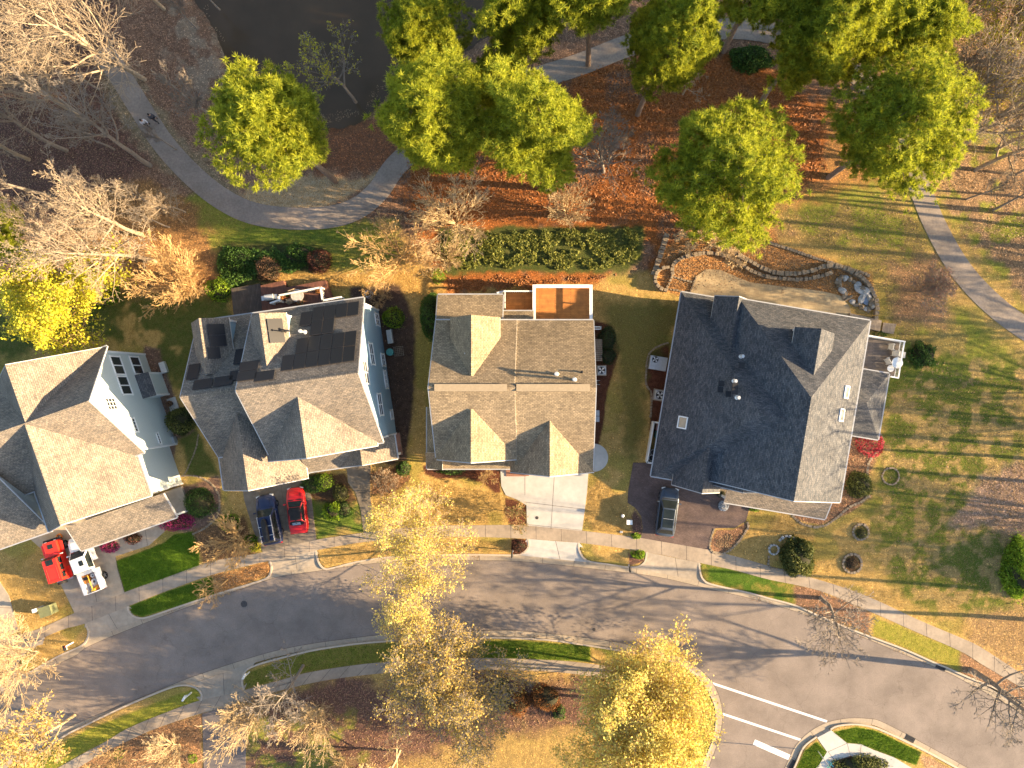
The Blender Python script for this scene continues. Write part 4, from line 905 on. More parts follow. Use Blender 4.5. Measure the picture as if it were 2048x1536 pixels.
# balcony deck with railing
b = MB(); b.box((18.1, .95, 2.75), (4.8, 3.4, .14), M['greydeck'])
for x, y in ((20.3, 2.4), (20.3, -.6), (17.0, 2.4)): b.box((x, y, 1.35), (.2, .2, 2.7), M['white'])
bo = b.build('balcony', h5.root)
r = MB(); r.box((18.3, 2.62, 3.72), (4.5, .12, .07), M['white']); r.box((20.45, .9, 3.72), (.12, 3.4, .07), M['white']); r.box((20.1, -.85, 3.72), (.8, .12, .07), M['white'])
r.box((18.3, 2.62, 2.95), (4.5, .06, .06), M['white']); r.box((20.45, .9, 2.95), (.06, 3.4, .06), M['white'])
for k in range(27): r.box((20.45, -.75 + k * .13, 3.35), (.03, .03, .75), M['white'])
for k in range(34): r.box((16.2 + k * .13, 2.62, 3.35), (.03, .03, .75), M['white'])
r.build('railing', bo)
for x_, z_ in ((8.2, 7.0), (9.95, 7.0), (11.7, 7.0), (8.6, 1.9), (13.6, 1.9)): h5.front(x_, -12.72, z_, 1.1, 1.5)
h5.garage(3.3, -13.87, 3.4)
h5.finish()
# ------------------------------------------------------------------ vegetation builders
RS = np.random.RandomState
def unit(n, r):
    v = r.normal(size=(n, 3)); return v / (np.linalg.norm(v, axis=1, keepdims=True) + 1e-9)
def quads(C, size, r, up=0.0, asp=1.0):
    """one small leaf quad at every centre; returns verts (4n,3)"""
    n = len(C); N_ = unit(n, r); N_[:, 2] = np.abs(N_[:, 2]) + up; N_ /= np.linalg.norm(N_, axis=1, keepdims=True)
    a = unit(n, r); U = np.cross(N_, a); U /= (np.linalg.norm(U, axis=1, keepdims=True) + 1e-9); V = np.cross(N_, U)
    s = (size * r.uniform(.6, 1.3, n))[:, None]; U = U * s * .5 * asp; V = V * s * .5
    P = np.stack([C - U, C - V * .8, C + U, C + V * .8], 1).reshape(-1, 3)
    return P
def leaves(name, C, size, mat, r, parent=None, up=0.0, asp=1.3, var=None, **k):
    n = len(C); P = quads(C, size, r, up, asp)
    v = r.rand(n) if var is None else np.clip(var + r.uniform(-.25, .25, n), 0, 1)
    return mesh_np(name, P, np.arange(4 * n).reshape(n, 4), mat, parent, attrs={'var': ('FLOAT', np.repeat(v, 4))}, **k)
def tubes(name, S, mat, parent=None, k=4, **kw):
    """S: list of (p0,p1,r0,r1)"""
    A = np.array([s[0] for s in S], float); B = np.array([s[1] for s in S], float)
    r0 = np.array([s[2] for s in S])[:, None, None]; r1 = np.array([s[3] for s in S])[:, None, None]
    d = B - A; d /= (np.linalg.norm(d, axis=1, keepdims=True) + 1e-9)
    ref = np.where(np.abs(d[:, 2:3]) > .9, np.array([[1., 0, 0]]), np.array([[0, 0, 1.]]))
    U = np.cross(d, ref); U /= (np.linalg.norm(U, axis=1, keepdims=True) + 1e-9); V = np.cross(d, U)
    t = np.arange(k) * 2 * math.pi / k; c, s_ = np.cos(t)[None, :, None], np.sin(t)[None, :, None]
    O = U[:, None] * c + V[:, None] * s_
    P = np.concatenate([A[:, None] + O * r0, B[:, None] + O * r1], 1).reshape(-1, 3)
    n = len(S); b = (np.arange(n) * 2 * k)[:, None, None]; i = np.arange(k); j = (i + 1) % k
    Fq = (b + np.stack([i, j, j + k, i + k], -1)[None]).reshape(-1, 4)
    return mesh_np(name, P, Fq, mat, parent, smooth=True, **kw)
def rot_about(v, ax, a):
    return v * math.cos(a) + np.cross(ax, v) * math.sin(a) + ax * (ax @ v) * (1 - math.cos(a))
def grow(S, tips, p, d, L, rad, lev, r, o):
    """recursive branch: wobbling axis with side shoots"""
    n = max(2, int(L / o['seg'])) if lev > 0 else 2
    n = min(n, 9); st = L / n; q = p.copy(); rr = rad
    nch = o['kids'][min(len(o['kids']) - 1, o['lev'] - lev)] if lev > 0 else 0
    first = o['bare'] if lev == o['lev'] else .15
    ks = sorted(r.uniform(first, 1.0, nch)); ki = 0; az = r.uniform(0, 6.28)
    for i in range(n):
        d = d + r.normal(0, o['wob'], 3); d[2] += o['up'] * (1 if lev < o['lev'] else 2) * st * .2; d /= np.linalg.norm(d)
        q2 = q + d * st; r2 = rad * (1 - .75 * (i + 1) / n) if lev else rad * (1 - .5 * (i + 1) / n)
        S.append((q.copy(), q2.copy(), max(rr, o['rmin']), max(r2, o['rmin'])))
        while ki < nch and ks[ki] <= (i + 1) / n:
            t = ks[ki] - i / n; b = q + (q2 - q) * min(max(t * n, 0), 1)
            ax = np.cross(d, [0.3, .2, .9]); ax /= (np.linalg.norm(ax) + 1e-9); az += 2.4 + r.uniform(-.5, .5)
            ang = r.uniform(*o['ang']); dd = rot_about(rot_about(d, ax, ang), d, az)
            l = L * (o['ratio'] * (1 - .55 * (ks[ki] - first) / (1 - first + 1e-6))) * r.uniform(.75, 1.15)
            grow(S, tips, b, dd, l, max(rr * .55, o['rmin']), lev - 1, r, o); ki += 1
        q = q2; rr = r2
    tips.append(q.copy())
def treemesh(seed, height, lev=4, kids=(11, 6, 5, 4), ang=(.5, 1.0), ratio=.55, up=.35, wob=.06, bare=.35, rad=None, seg=.9, rmin=.012, stems=1, lean=(0, 0), sp=.35):
    r = RS(seed); S = []; tips = []; rad = rad or height * .018
    o = dict(kids=kids, ang=ang, ratio=ratio, up=up, wob=wob, bare=bare, seg=seg, rmin=rmin, lev=lev)
    for s in range(stems):
        d = np.array([lean[0], lean[1], 1.0])
        if stems > 1: a = s * 6.28 / stems + r.uniform(-.4, .4); e = sp * r.uniform(.4, 1.2); d = d + np.array([math.cos(a) * e, math.sin(a) * e, 0])
        d /= np.linalg.norm(d)
        grow(S, tips, np.zeros(3), d, height * r.uniform(.9, 1.05) if stems > 1 else height, rad if stems == 1 else rad * .6, lev, r, o)
    return S, np.array(tips)
def leafpoints(S, tips, n, r, spread=.25, thin=.035):
    T = [s for s in S if s[2] < thin]
    if not T: T = S
    A = np.array([s[0] for s in T]); B = np.array([s[1] for s in T]); i = r.randint(0, len(T), n); t = r.rand(n)[:, None]
    return A[i] + (B[i] - A[i]) * t + r.normal(0, spread * .5, (n, 3))
KIND = {}
def tree(name, label, px, S, tips, bark, cat='tree', group=None, leaf=None, n=0, ls=.14, spread=.25, rz=None, sc=1.0, seed=1, thin=.035, z=.05):
    """one tree at its trunk foot: trunk_and_branches mesh plus leaves"""
    b = W(*px); rt = empty(name, (b.x, b.y, z), rz if rz is not None else seed * 1.7, label=label, cat=cat, group=group)
    rt.scale = sc if isinstance(sc, tuple) else (sc, sc, sc)
    big = [s for s in S if s[2] >= .05]; sm = [s for s in S if s[2] < .05]
    if big: tubes('trunk', big, M[bark], rt, 6)
    if sm: tubes('crown', sm, M[bark], rt, 3)
    if leaf and n:
        r = RS(seed + 7); leaves('foliage', leafpoints(S, tips, n, r, spread, thin), ls, LF[leaf], r, rt)
    return rt
def copy_tree(src, px, rz, sc, label, z=.05, group=None):
    b = W(*px); c = src.copy(); COL.objects.link(c); c.location = (b.x, b.y, z); c.rotation_euler = (0, 0, rz)
    c.scale = (sc, sc, sc) if not isinstance(sc, tuple) else sc; c['label'] = label
    if group: c['group'] = group
    for ch in list(src.children):
        d = ch.copy(); COL.objects.link(d); d.parent = c
    return c
# ---- pines
def pine_mesh(seed, h, cr, c0, ntuft, flat=.5):
    """h height, cr crown radius, c0 crown base; returns wood segments and needle triangles"""
    r = RS(seed); S = []; q = np.zeros(3); d = np.array([r.normal(0, .02), r.normal(0, .02), 1.0]); n = 9
    ax = [q.copy()]
    for i in range(n):
        d = d + r.normal(0, .03, 3) * np.array([1, 1, 0]); d /= np.linalg.norm(d); q2 = q + d * h / n
        S.append((q.copy(), q2.copy(), .30 * (1 - i / n * .85) * h / 20, .30 * (1 - (i + 1) / n * .85) * h / 20)); q = q2; ax.append(q.copy())
    ax = np.array(ax); T = []; nl = 46
    for i in range(nl):
        u = (i + r.uniform(0, 1)) / nl; z = c0 + (h - c0) * u * .97; b = np.array([np.interp(z, ax[:, 2], ax[:, k]) for k in range(3)])
        prof = (math.sin(math.pi * min(1, .12 + u * .98)) ** .55) * (1 - .25 * u)
        L = cr * prof * r.uniform(.6, .98); a = i * 2.4 + r.uniform(-.4, .4); e = .15 + .55 * u
        dd = np.array([math.cos(a), math.sin(a), e * r.uniform(.4, 1.2)]); dd /= np.linalg.norm(dd)
        tip = b + dd * L; mid = b + dd * L * .5 + np.array([0, 0, -.15 * L * .3]); S.append((b, mid, .07, .045)); S.append((mid, tip, .045, .02))
        m = max(5, int(13 * L / cr))
        for k in range(m):
            t = r.uniform(.35, 1.0); pb = b + (tip - b) * t; sd = dd * .5 + unit(1, r)[0] * .8; sd[2] = abs(sd[2]) * .6; sd /= np.linalg.norm(sd)
            l2 = r.uniform(.5, 1.5) * (cr / 5); e2 = pb + sd * l2; S.append((pb, e2, .02, .012))
            T.append(e2)
            for _ in range(5): T.append(pb + (e2 - pb) * r.uniform(.4, 1.1) + r.normal(0, .22, 3))
        T.append(tip)
    T = np.array(T); m = int(ntuft * .48); dd = unit(m, r); ph = r.rand(7) * 6.28; fr = r.uniform(2.5, 5.5, (7, 3)); bp = sum(np.sin(dd @ fr[i] + ph[i]) for i in range(7)) / 7
    Rr = (.82 + bp * .62) * (1 - np.abs(r.normal(0, .13, m)) + (r.rand(m) < .06) * r.uniform(0, .2, m)); zc = (c0 + h) / 2; S2 = dd * Rr[:, None] * np.array([cr, cr, (h - c0) * .52]) + np.array([np.interp(zc, ax[:, 2], ax[:, 0]), np.interp(zc, ax[:, 2], ax[:, 1]), zc])
    T = np.concatenate([T[r.choice(len(T), min(len(T), ntuft - m), False)], S2])
    if len(T) > ntuft: T = T[r.choice(len(T), ntuft, False)]
    k = 30; n = len(T); D = unit(n * k, r).reshape(n, k, 3); D[:, :, 2] = D[:, :, 2] * .8 + .35; D /= np.linalg.norm(D, axis=2, keepdims=True)
    Lr = r.uniform(.26, .50, (n, k, 1)); side = np.cross(D, unit(n * k, r).reshape(n, k, 3)); side /= (np.linalg.norm(side, axis=2, keepdims=True) + 1e-9)
    w = .030; B = T[:, None]; P = np.stack([B + D * Lr * .15 + side * w, B + D * Lr * .15 - side * w, B + D * Lr], 2).reshape(-1, 3)
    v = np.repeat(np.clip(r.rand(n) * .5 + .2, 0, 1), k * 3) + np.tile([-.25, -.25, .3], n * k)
    return S, P, np.clip(v, 0, 1)
def pine(label, px, seed, h, cr, c0, ntuft=1500, rz=0, group='tall pines by the pond', name='pine_tree'):
    b = W(*px); rt = empty(name, (b.x, b.y, .05), rz, label=label, cat='pine tree', group=group)
    S, P, v = pine_mesh(seed, h, cr, c0, ntuft)
    tubes('trunk', S[:9], M['bark_pine'], rt, 8); tubes('limbs', S[9:], M['bark_pine'], rt, 4)
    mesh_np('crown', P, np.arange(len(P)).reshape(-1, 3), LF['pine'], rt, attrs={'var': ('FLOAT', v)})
    return rt
PA = pine('pine with half-lit crown, trunk foot inside the path loop', (672, 363), 3, 20.5, 4.5, 13.0, 3800)
PA['label'] = 'pine with half-lit crown, trunk foot inside the path loop, leftmost of the big pines'
PB = pine('tall pine with a long deep green crown behind the solar panel house and centre house', (918, 338), 5, 22, 4.5, 8.5, 4800)
PC = pine('round-crowned pine directly behind the orange deck, trunk foot on the pine straw', (1098, 378), 8, 21.5, 4.5, 9.5, 4400)
PD = pine('broad bright pine right above the curved stone walls, nearest the slate-roofed house', (1392, 455), 12, 20, 5.9, 11, 5200)
PB.rotation_euler = (.0, -.09, 0); PC.rotation_euler = (0, -.11, 0); PD.rotation_euler = (-.03, -.04, 0)
for px, rz, sc, lab, src in (
    ((1275, 230), 1.0, .85, 'pine with an open narrow crown and long bare trunk, amid the pine straw', PB),
    ((1281, 178), 2.4, .6, 'slim pine close behind the pine with the long bare trunk', PA),
    ((1656, 356), 2.0, .95, 'wide pine beside the right arm of the path, a white box at its foot', PD),
    ((1592, 178), 4.0, .9, 'pine in the upper right group whose crown reaches the top edge', PC),
    ((1447, 104), 3.0, 1.0, 'pine whose thick leaning trunk rises from the path at the top right', PD),
    ((1176, 130), 5.0, .95, 'shaded pine at the top, its trunk foot beside the hidden path', PA),
    ((1068, 175), 1.7, .85, 'shaded pine at the top edge, right of the pond', PC),
    ((905, 205), 3.6, .78, 'small shaded pine on the right bank of the pond', PA),
    ((985, 250), .5, .6, 'low dark pine between the two big pines behind the centre house', PB),
    ((1522, 205), 5.2, .86, 'pine in the thick of the upper right group, left part of it', PC),
    ((1690, 190), .8, .8, 'pine at the right end of the upper right group, behind the wide pine', PA),
    ((1700, 95), 2.9, .7, 'pine with its crown cut by the top edge, upper right', PD),
    ((1560, 60), 1.2, .9, 'pine mostly beyond the top edge, left of the upper right group', PC),
    ((152, 508), 4.4, .62, 'small bright pine at the left edge beside the bare cream tree', PA),
    ((905, 95), 2.2, .8, 'dark pine overhanging the pond at the top edge', PB)):
    copy_tree(src, px, rz, sc, lab)
# ---- bare and budding trees
def T(label, px, h, bark, seed, name='bare_tree', **k):
    kk = {a: k.pop(a) for a in list(k) if a in ('leaf', 'n', 'ls', 'spread', 'thin', 'cat', 'rz', 'group', 'sc')}
    S, tips = treemesh(seed, h, **k); return tree(name, label, px, S, tips, bark, seed=seed, **kk)
fine = dict(kids=(13, 7, 6, 5), rmin=.014)
BA = T('big pale bare tree at the top left, spreading over the greenway path', (290, 160), 15, 'bark_pale', 21, ratio=.62, bare=.25, group='bare trees in the woods', **fine)
BB = T('slender bare tree with silvery branches left of the path, pointing to the top left', (302, 332), 14, 'bark_grey', 22, ratio=.45, bare=.4, ang=(.4, .8), group='bare trees in the woods', **fine)
BC = T('bright cream bare tree above the yellow-leaved tree at the left', (312, 524), 13.5, 'bark_pale', 23, ratio=.55, bare=.25, group='bare trees in the woods', **fine)
BD = T('grey bare tree standing right of the path, just left of the half-lit pine', (455, 252), 10, 'bark_grey', 24, ratio=.45, bare=.35, ang=(.35, .7), group='bare trees in the woods', **fine)
for px, rz, sc, lab, src in (
    ((128, 72), 0.4, 1.0, 'pale bare tree at the very top left corner', BA), ((170, 238), 2.0, .95, 'pale bare tree left of the path, half lit, second below the corner', BA),
    ((135, 302), 1.1, .9, 'bare tree with a long thin trunk at the left edge', BB), ((110, 395), 3.0, .8, 'faint grey bare tree in the shaded purple litter at the left', BB),
    ((60, 180), 2.6, .9, 'bare tree at the left edge above the long thin trunk', BB), ((285, 470), 3.4, .95, 'cream bare tree just above the brightest cream one', BC),
    ((315, 415), 5.1, .62, 'small white bare tree beside the lawn left of the path', BD), ((255, 395), 1.9, .7, 'brushy bare tree in front of the half-shaded woods at the left', BD),
    ((355, 300), .7, .5, 'small grey bare tree on the left verge of the path', BD), ((372, 425), 2.2, .45, 'small cream bare sapling by the stone at the lawn edge', BC),
    ((395, 60), 4.2, .55, 'thin bare tree on the sandy pond bank', BD), ((180, 20), 5.2, .9, 'bare tree cut by the top edge, left', BA), ((330, 20), 3.1, .85, 'bare tree above the big pale one at the top edge', BC),
    ((1862, 266), 1.2, .95, 'bare tree with a dark trunk right of the wide pine', BB), ((1915, 298), 2.2, 1.0, 'bare tree by the right path, second dark trunk from the pine', BA),
    ((1950, 340), 3.2, .9, 'bare tree at the right edge above the bend of the right path', BC), ((1880, 190), 4.0, .85, 'bare tree amid yellow buds, upper right', BD),
    ((1985, 420), .3, .8, 'pale bare tree at the right edge, over the leaf-strewn ground', BD), ((1840, 120), 5.0, .8, 'bare tree at the top right beside the pines', BC),
    ((1950, 120), 2.7, .9, 'bare tree near the top right corner', BB), ((2020, 230), .9, .9, 'bare tree at the right edge, second from the top', BA),
    ((1780, 60), 1.3, .6, 'brown bare tree at the top between pines and corner', BD),
    ((230, 300), 3.3, .7, 'bare tree just left of the walkers on the path', BD), ((60, 320), 4.4, .9, 'bare tree at the left edge level with the walkers', BC), ((200, 180), .9, .75, 'bare tree under the crown of the big pale one', BD),
    ((20, 60), 1.6, .9, 'bare tree cut by the top left corner', BC), ((215, 520), 5.6, .8, 'cream bare tree between the brightest one and the small pine', BC), ((340, 455), 1.0, .55, 'brown brush tree above the golden willow-like tree', BD),
    ((1990, 300), 1.5, .9, 'bare tree at the right edge, third from the top', BC), ((1900, 60), .2, .9, 'bare tree at the top right, first left of the corner', BA), ((1945, 230), 4.6, .75, 'bare tree in the brush right of the wide pine', BD),
    ((2035, 130), 2.2, .9, 'bare tree cut by the right edge near the corner', BC), ((1930, 400), 3.9, .6, 'small pale bare tree right of the right path', BD), ((2030, 350), 5.3, .8, 'grey bare tree cut by the right edge above the path bend', BD),
    ((1835, 200), 2.9, .7, 'brown bare tree squeezed between pine crown and brush', BB), ((440, 20), 1.3, .5, 'thin bare tree at the top edge on the pond bank', BD), ((1330, 60), 4.1, .5, 'small bare tree by the path at the top', BD), ((1245, 300), 2.1, .5, 'small bare tree on the straw left of the broad bright pine', BD)):
    copy_tree(src, px, rz, sc, lab)
wil = dict(lev=3, kids=(20, 6, 3), stems=12, sp=.75, up=.25, wob=.05, bare=.08, ratio=.42, ang=(.25, .6), seg=.5, rmin=.011)
T('golden bare willow-like tree with a dome of fine twigs behind the green lawn', (383, 572), 5.6, 'bark_amber', 31, sc=(1.35, 1.35, 1), name='bare_tree', **wil)
T('bare tree with forked bent trunk at the straw edge, behind the mulched house gap', (803, 515), 6.0, 'bark_amber', 32, **{**wil, 'sp': .8, 'stems': 9}, sc=(1.35, 1.35, .95))
T('tan bare tree on the pine straw above the left end of the ivy bed', (913, 447), 6.6, 'bark_cream', 33, **{**wil, 'sp': .8, 'stems': 12}, sc=(1.25, 1.25, .9))
T('small white-stemmed bare shrub tree at the left end of the ivy bed', (893, 520), 3.2, 'bark_cream', 34, **{**wil, 'sp': .8, 'stems': 9}, sc=(1.2, 1.2, 1))
T('feathery pale bare tree on the pine straw below the round-crowned pine', (1133, 425), 5.4, 'bark_cream', 35, **{**wil, 'sp': .5, 'stems': 8}, sc=(1.1, 1.1, 1))
T('grey twiggy bare tree between the round-crowned pine and the broad bright pine', (1207, 345), 7.5, 'bark_grey', 36, sc=(1.35,1.35,1.1), ratio=.6, bare=.15, kids=(13, 8, 5, 4), rmin=.013)
T('low sprawling bare tree beside the curved stone walls', (1425, 492), 4.0, 'bark_cream', 37, sc=(1.3,1.3,1), lev=4, kids=(8, 6, 5, 4), stems=5, sp=1.1, up=.05, wob=.16, ratio=.55, bare=.15, rmin=.018)
T('grey bare tree with yellow-green tips leaning over the pond', (712, 205), 9.5, 'bark_grey', 38, leaf='gold', n=900, ls=.16, spread=.2, ratio=.5, bare=.25, kids=(11, 7, 5, 4), rmin=.014)
T('small bare tree in the straw under the narrow pine', (1365, 190), 6, 'bark_pale', 39, ratio=.5, bare=.2)
T('small bare tree beside the shaded path gap, behind the centre pines', (948, 232), 4, 'bark_pale', 40, ratio=.5, bare=.2, lev=3, kids=(9, 6, 4))
# budding yellow trees
T('yellow-leaved tree at the left edge over the shaded back lawn', (212, 606), 9.5, 'bark_gold', 41, sc=(1.35, 1.35, 1.0), name='budding_tree', leaf='gold', n=18000, ls=.15, spread=.45, ratio=.62, bare=.15, kids=(12, 7, 5, 3), thin=.05)
T('yellow budding street tree in the verge left of the pale driveway, hanging over the street', (862, 1092), 9.0, 'bark_pale', 42, name='budding_tree', leaf='yellow', n=17000, ls=.13, spread=.35, ratio=.68, bare=.12, kids=(12, 8, 5, 4), stems=3, sp=.45, up=.2)
T('buff budding tree in the lower verge below the yellow street tree', (902, 1305), 9.0, 'bark_grey', 43, sc=(1.35, 1.35, 1.05), name='budding_tree', leaf='buff', n=17000, ls=.12, spread=.35, ratio=.62, bare=.12, kids=(12, 8, 6, 4), stems=3, sp=.4)
T('bright yellow corner tree beside the crosswalk lines, upper of the two overlapping crowns', (1285, 1345), 9.0, 'bark_gold', 44, sc=(1.45, 1.45, 1.1), name='budding_tree', leaf='yellow', n=26000, ls=.12, spread=.4, ratio=.62, bare=.1, kids=(13, 8, 5, 4), stems=3, sp=.5)
T('large yellow tree reaching the bottom edge, left of the side street', (1276, 1400), 10.5, 'bark_gold', 45, sc=(1.5, 1.5, 1.1), name='budding_tree', leaf='yellow', n=28000, ls=.12, spread=.4, ratio=.62, bare=.15, kids=(13, 8, 5, 4), stems=2, sp=.3)
T('thin-leaved brown tree at the bottom left corner', (150, 1430), 7.5, 'bark_cream', 46, sc=(1.25, 1.25, 1), name='budding_tree', leaf='buff', n=2600, ls=.16, spread=.4, ratio=.6, bare=.15, kids=(12, 7, 5, 3))
T('bare tree at the left edge with long straight branches over the pavement end', (78, 1303), 9.0, 'bark_cream', 47, ratio=.6, bare=.08, kids=(15, 7, 5, 3), ang=(.3, .8), stems=4, sp=.45, rmin=.016, up=.1)
T('small bare street tree at the kerb above the manhole cover', (456, 1158), 5.0, 'bark_gold', 48, lev=3, kids=(13, 7, 5), ratio=.5, bare=.3, up=.15)
T('grey bare tree in the lower verge left of centre', (607, 1330), 7.0, 'bark_grey', 49, sc=(1.4,1.4,1.1), ratio=.55, bare=.2, kids=(10, 6, 5, 4), rmin=.014)
T('bare tree with yellowish bark in the upper right verge of the street', (1640, 1195), 8.0, 'bark_grey', 50, sc=(1.5, 1.5, 1.1), ratio=.55, bare=.25, kids=(11, 7, 5, 4), rmin=.014)
T('bare tree at the right edge whose trunk throws the long street shadow', (1940, 1340), 9.0, 'bark_grey', 51, sc=(1.4, 1.4, 1.1), ratio=.55, bare=.3, kids=(11, 7, 5, 4), rad=.24, rmin=.014)
T('bare cream shrub tree with a pale trunk, bottom, left of the buff budding tree', (647, 1415), 6.0, 'bark_cream', 52, sc=(1.3,1.3,1), **{**wil, 'sp': .45, 'stems': 7})
T('bare cream shrub tree right of the lower asphalt driveway', (520, 1398), 7.0, 'bark_cream', 53, sc=(1.2,1.2,1), **{**wil, 'sp': .4, 'stems': 7})
T('bare cream tree in the brown litter left of the lower asphalt driveway', (360, 1488), 6.0, 'bark_cream', 54, sc=(1.3,1.3,1), **{**wil, 'sp': .45, 'stems': 6})
T('tangle of bare pale stems at the bottom edge, left of the white-roofed corner', (690, 1520), 2.6, 'bark_cream', 55, name='bare_shrub', cat='shrub', **{**wil, 'sp': 1.0, 'stems': 10})
T('bare fan-shaped brown shrub left of the navy car', (483, 1076), 3.8, 'bark_amber', 56, sc=(1.3,1.3,1), name='bare_shrub', cat='shrub', **{**wil, 'sp': .8, 'stems': 9})
T('small bare ornamental tree in the mulch bed beside the pale driveway', (1031, 1026), 2.6, 'bark_gold', 57, lev=3, kids=(10, 6, 5), bare=.2, stems=3, sp=.6, leaf='olive', n=350, ls=.12)
T('young reddish budding tree with spread shadow, on the lawn by the right path', (1838, 583), 4.6, 'redt' if False else 'bark_grey', 58, name='budding_tree', leaf='redtwig', n=3800, ls=.07, spread=.3, lev=4, kids=(10, 7, 6, 4), bare=.12, stems=4, sp=.5, rmin=.01)
T('small bare sapling behind the blue house near the wire frame', (1360 - 595, 590), 2.4, 'bark_gold', 59, lev=3, kids=(9, 6, 5), stems=5, sp=.9, bare=.1)
T('bare bush in the bed in front of the porch of the blue house', (775, 955), 2.2, 'bark_pale', 60, name='bare_shrub', cat='shrub', leaf='brownleaf', n=500, ls=.12, lev=3, kids=(9, 6, 5), stems=6, sp=1.0, bare=.1)
T('sparse bare bush at the corner of the mulch bed before the centre house', (975, 950), 1.5, 'bark_gold', 61, name='bare_shrub', cat='shrub', lev=3, kids=(9, 6, 4), stems=5, sp=.9, bare=.1)
T('tall bare tree at the bottom middle behind the orange hedge', (955, 1440), 6.5, 'bark_pale', 62, ratio=.6, bare=.15, kids=(12, 7, 5, 4), leaf='buff', n=1600, ls=.12)
T('bare tree in the mulch by the lower pavement, left of the buff budding tree', (515, 1385), 5.0, 'bark_grey', 63, ratio=.55, bare=.2, kids=(9, 6, 5, 3))
T('bare tree with a haze of yellow buds at the top right corner', (1925, 150), 10, 'bark_gold', 64, name='budding_tree', leaf='gold', n=5000, ls=.13, spread=.5, ratio=.6, bare=.2, sc=(1.2, 1.2, 1))
T('second yellow-budded tree at the top right, nearer the pines', (1850, 110), 9, 'bark_gold', 65, name='budding_tree', leaf='gold', n=3500, ls=.13, spread=.5, ratio=.6, bare=.2, sc=(1.2, 1.2, 1))
T('thinly yellow-budded tree right of the wide pine', (1900, 240), 8, 'bark_gold', 66, name='budding_tree', leaf='gold', n=3000, ls=.12, spread=.5, ratio=.6, bare=.2)
T('bare cream tree at the bottom between buff budding tree and yellow lawn', (800, 1500), 6.5, 'bark_cream', 67, leaf='buff', n=1500, ls=.11, ratio=.6, bare=.15, kids=(12, 7, 5, 4), sc=(1.2, 1.2, 1))
T('bare brown tree at the bottom left above the leaf litter', (255, 1500), 5.0, 'bark_gold', 68, ratio=.6, bare=.15, kids=(11, 7, 5, 4), sc=(1.3, 1.3, 1))
# trees beyond the right edge whose trunks stripe the lawn and the street with shadow
offs = [(2110, 400, BB), (2140, 440, BC), (2250, 474, BA), (2180, 505, BB), (2120, 842, BB), (2160, 925, BC), (2280, 985, BA), (2130, 1020, BB), 
        (2150, 1118, BB), (2110, 1186, BA), (2120, 1244, BC), (2120, 320, BB), (2200, 250, BA), (2350, 560, BA)]
BO = T('tall bare tree beyond the right edge, seen only by its long trunk shadow', (2180, 905), 17, 'bark_grey', 71, group='trees beyond the right edge', lev=2, kids=(9, 5, 3), bare=.55, ratio=.4, rad=.24)
for i, (u, v, src) in enumerate(offs):
    q_ = .55 + .6 * ((i * 37) % 7) / 6; copy_tree(BO, (u, v), i * 1.3, (q_, q_, .75 + .4 * ((i * 23) % 5) / 5), 'tall bare tree beyond the right edge, seen only by its long trunk shadow', group='trees beyond the right edge')
for i, (u, v) in enumerate(((2480, 700), (2560, 905), (2500, 1060), (2640, 1170), (2450, 820), (2600, 560))):  # unseen trees, added to lay broad soft shadow bands over the lawn
    copy_tree(BA, (u, v), i * 2.1, .95, 'unseen spreading bare tree well beyond the right edge, added for its broad soft shadow', group='trees beyond the right edge')
# ---- shrubs
def shrub(label, px, rad, h, leaf, seed=1, n=None, ls=.09, name='shrub', cat='shrub', lump=.22, z0=.1, group=None, core=True):
    """rounded leafy shrub rad=(rx,ry) metres, h height; px is the centre of the foot"""
    rx, ry = rad if isinstance(rad, tuple) else (rad, rad); b = W(*px); r = RS(seed * 13 + 5); n = n or int(900 * max(rx, .5) * max(ry, .5) * (1 + h * .6))
    rt = empty(name, (b.x, b.y, z0), 0, label=label, cat=cat, group=group)
    d = unit(n, r); d[:, 2] = np.abs(d[:, 2]) * 1.05 - .08
    ph = r.rand(6, 3) * 6.28; fr = r.uniform(2, 5, (6, 3))
    bump = sum(np.sin(d @ fr[i] + ph[i, 0]) for i in range(6)) / 6
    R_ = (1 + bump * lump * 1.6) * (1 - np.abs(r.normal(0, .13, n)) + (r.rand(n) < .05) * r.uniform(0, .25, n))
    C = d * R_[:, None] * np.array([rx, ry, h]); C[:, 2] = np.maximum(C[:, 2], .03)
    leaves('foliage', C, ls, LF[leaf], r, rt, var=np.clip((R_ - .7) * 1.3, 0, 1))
    if core:
        mb = MB(); rings = []
        for k in range(6):
            t = k / 5 * math.pi / 2; rr = math.cos(t) * .80 + .02; zz = math.sin(t) * .80 * h
            rings.append([Vector((rx * rr * math.cos(a), ry * rr * math.sin(a), zz)) for a in np.arange(12) * math.pi / 6])
        mb.loft(rings, M['shrub_core']); mb.build('stems', rt, smooth=True)  # added solid core, dark to read as the shaded inside of the foliage
    return rt
M['shrub_core'] = pm('shrub_dark_core', (.02, .02, .010), (.035, .032, .015), 8, .95)
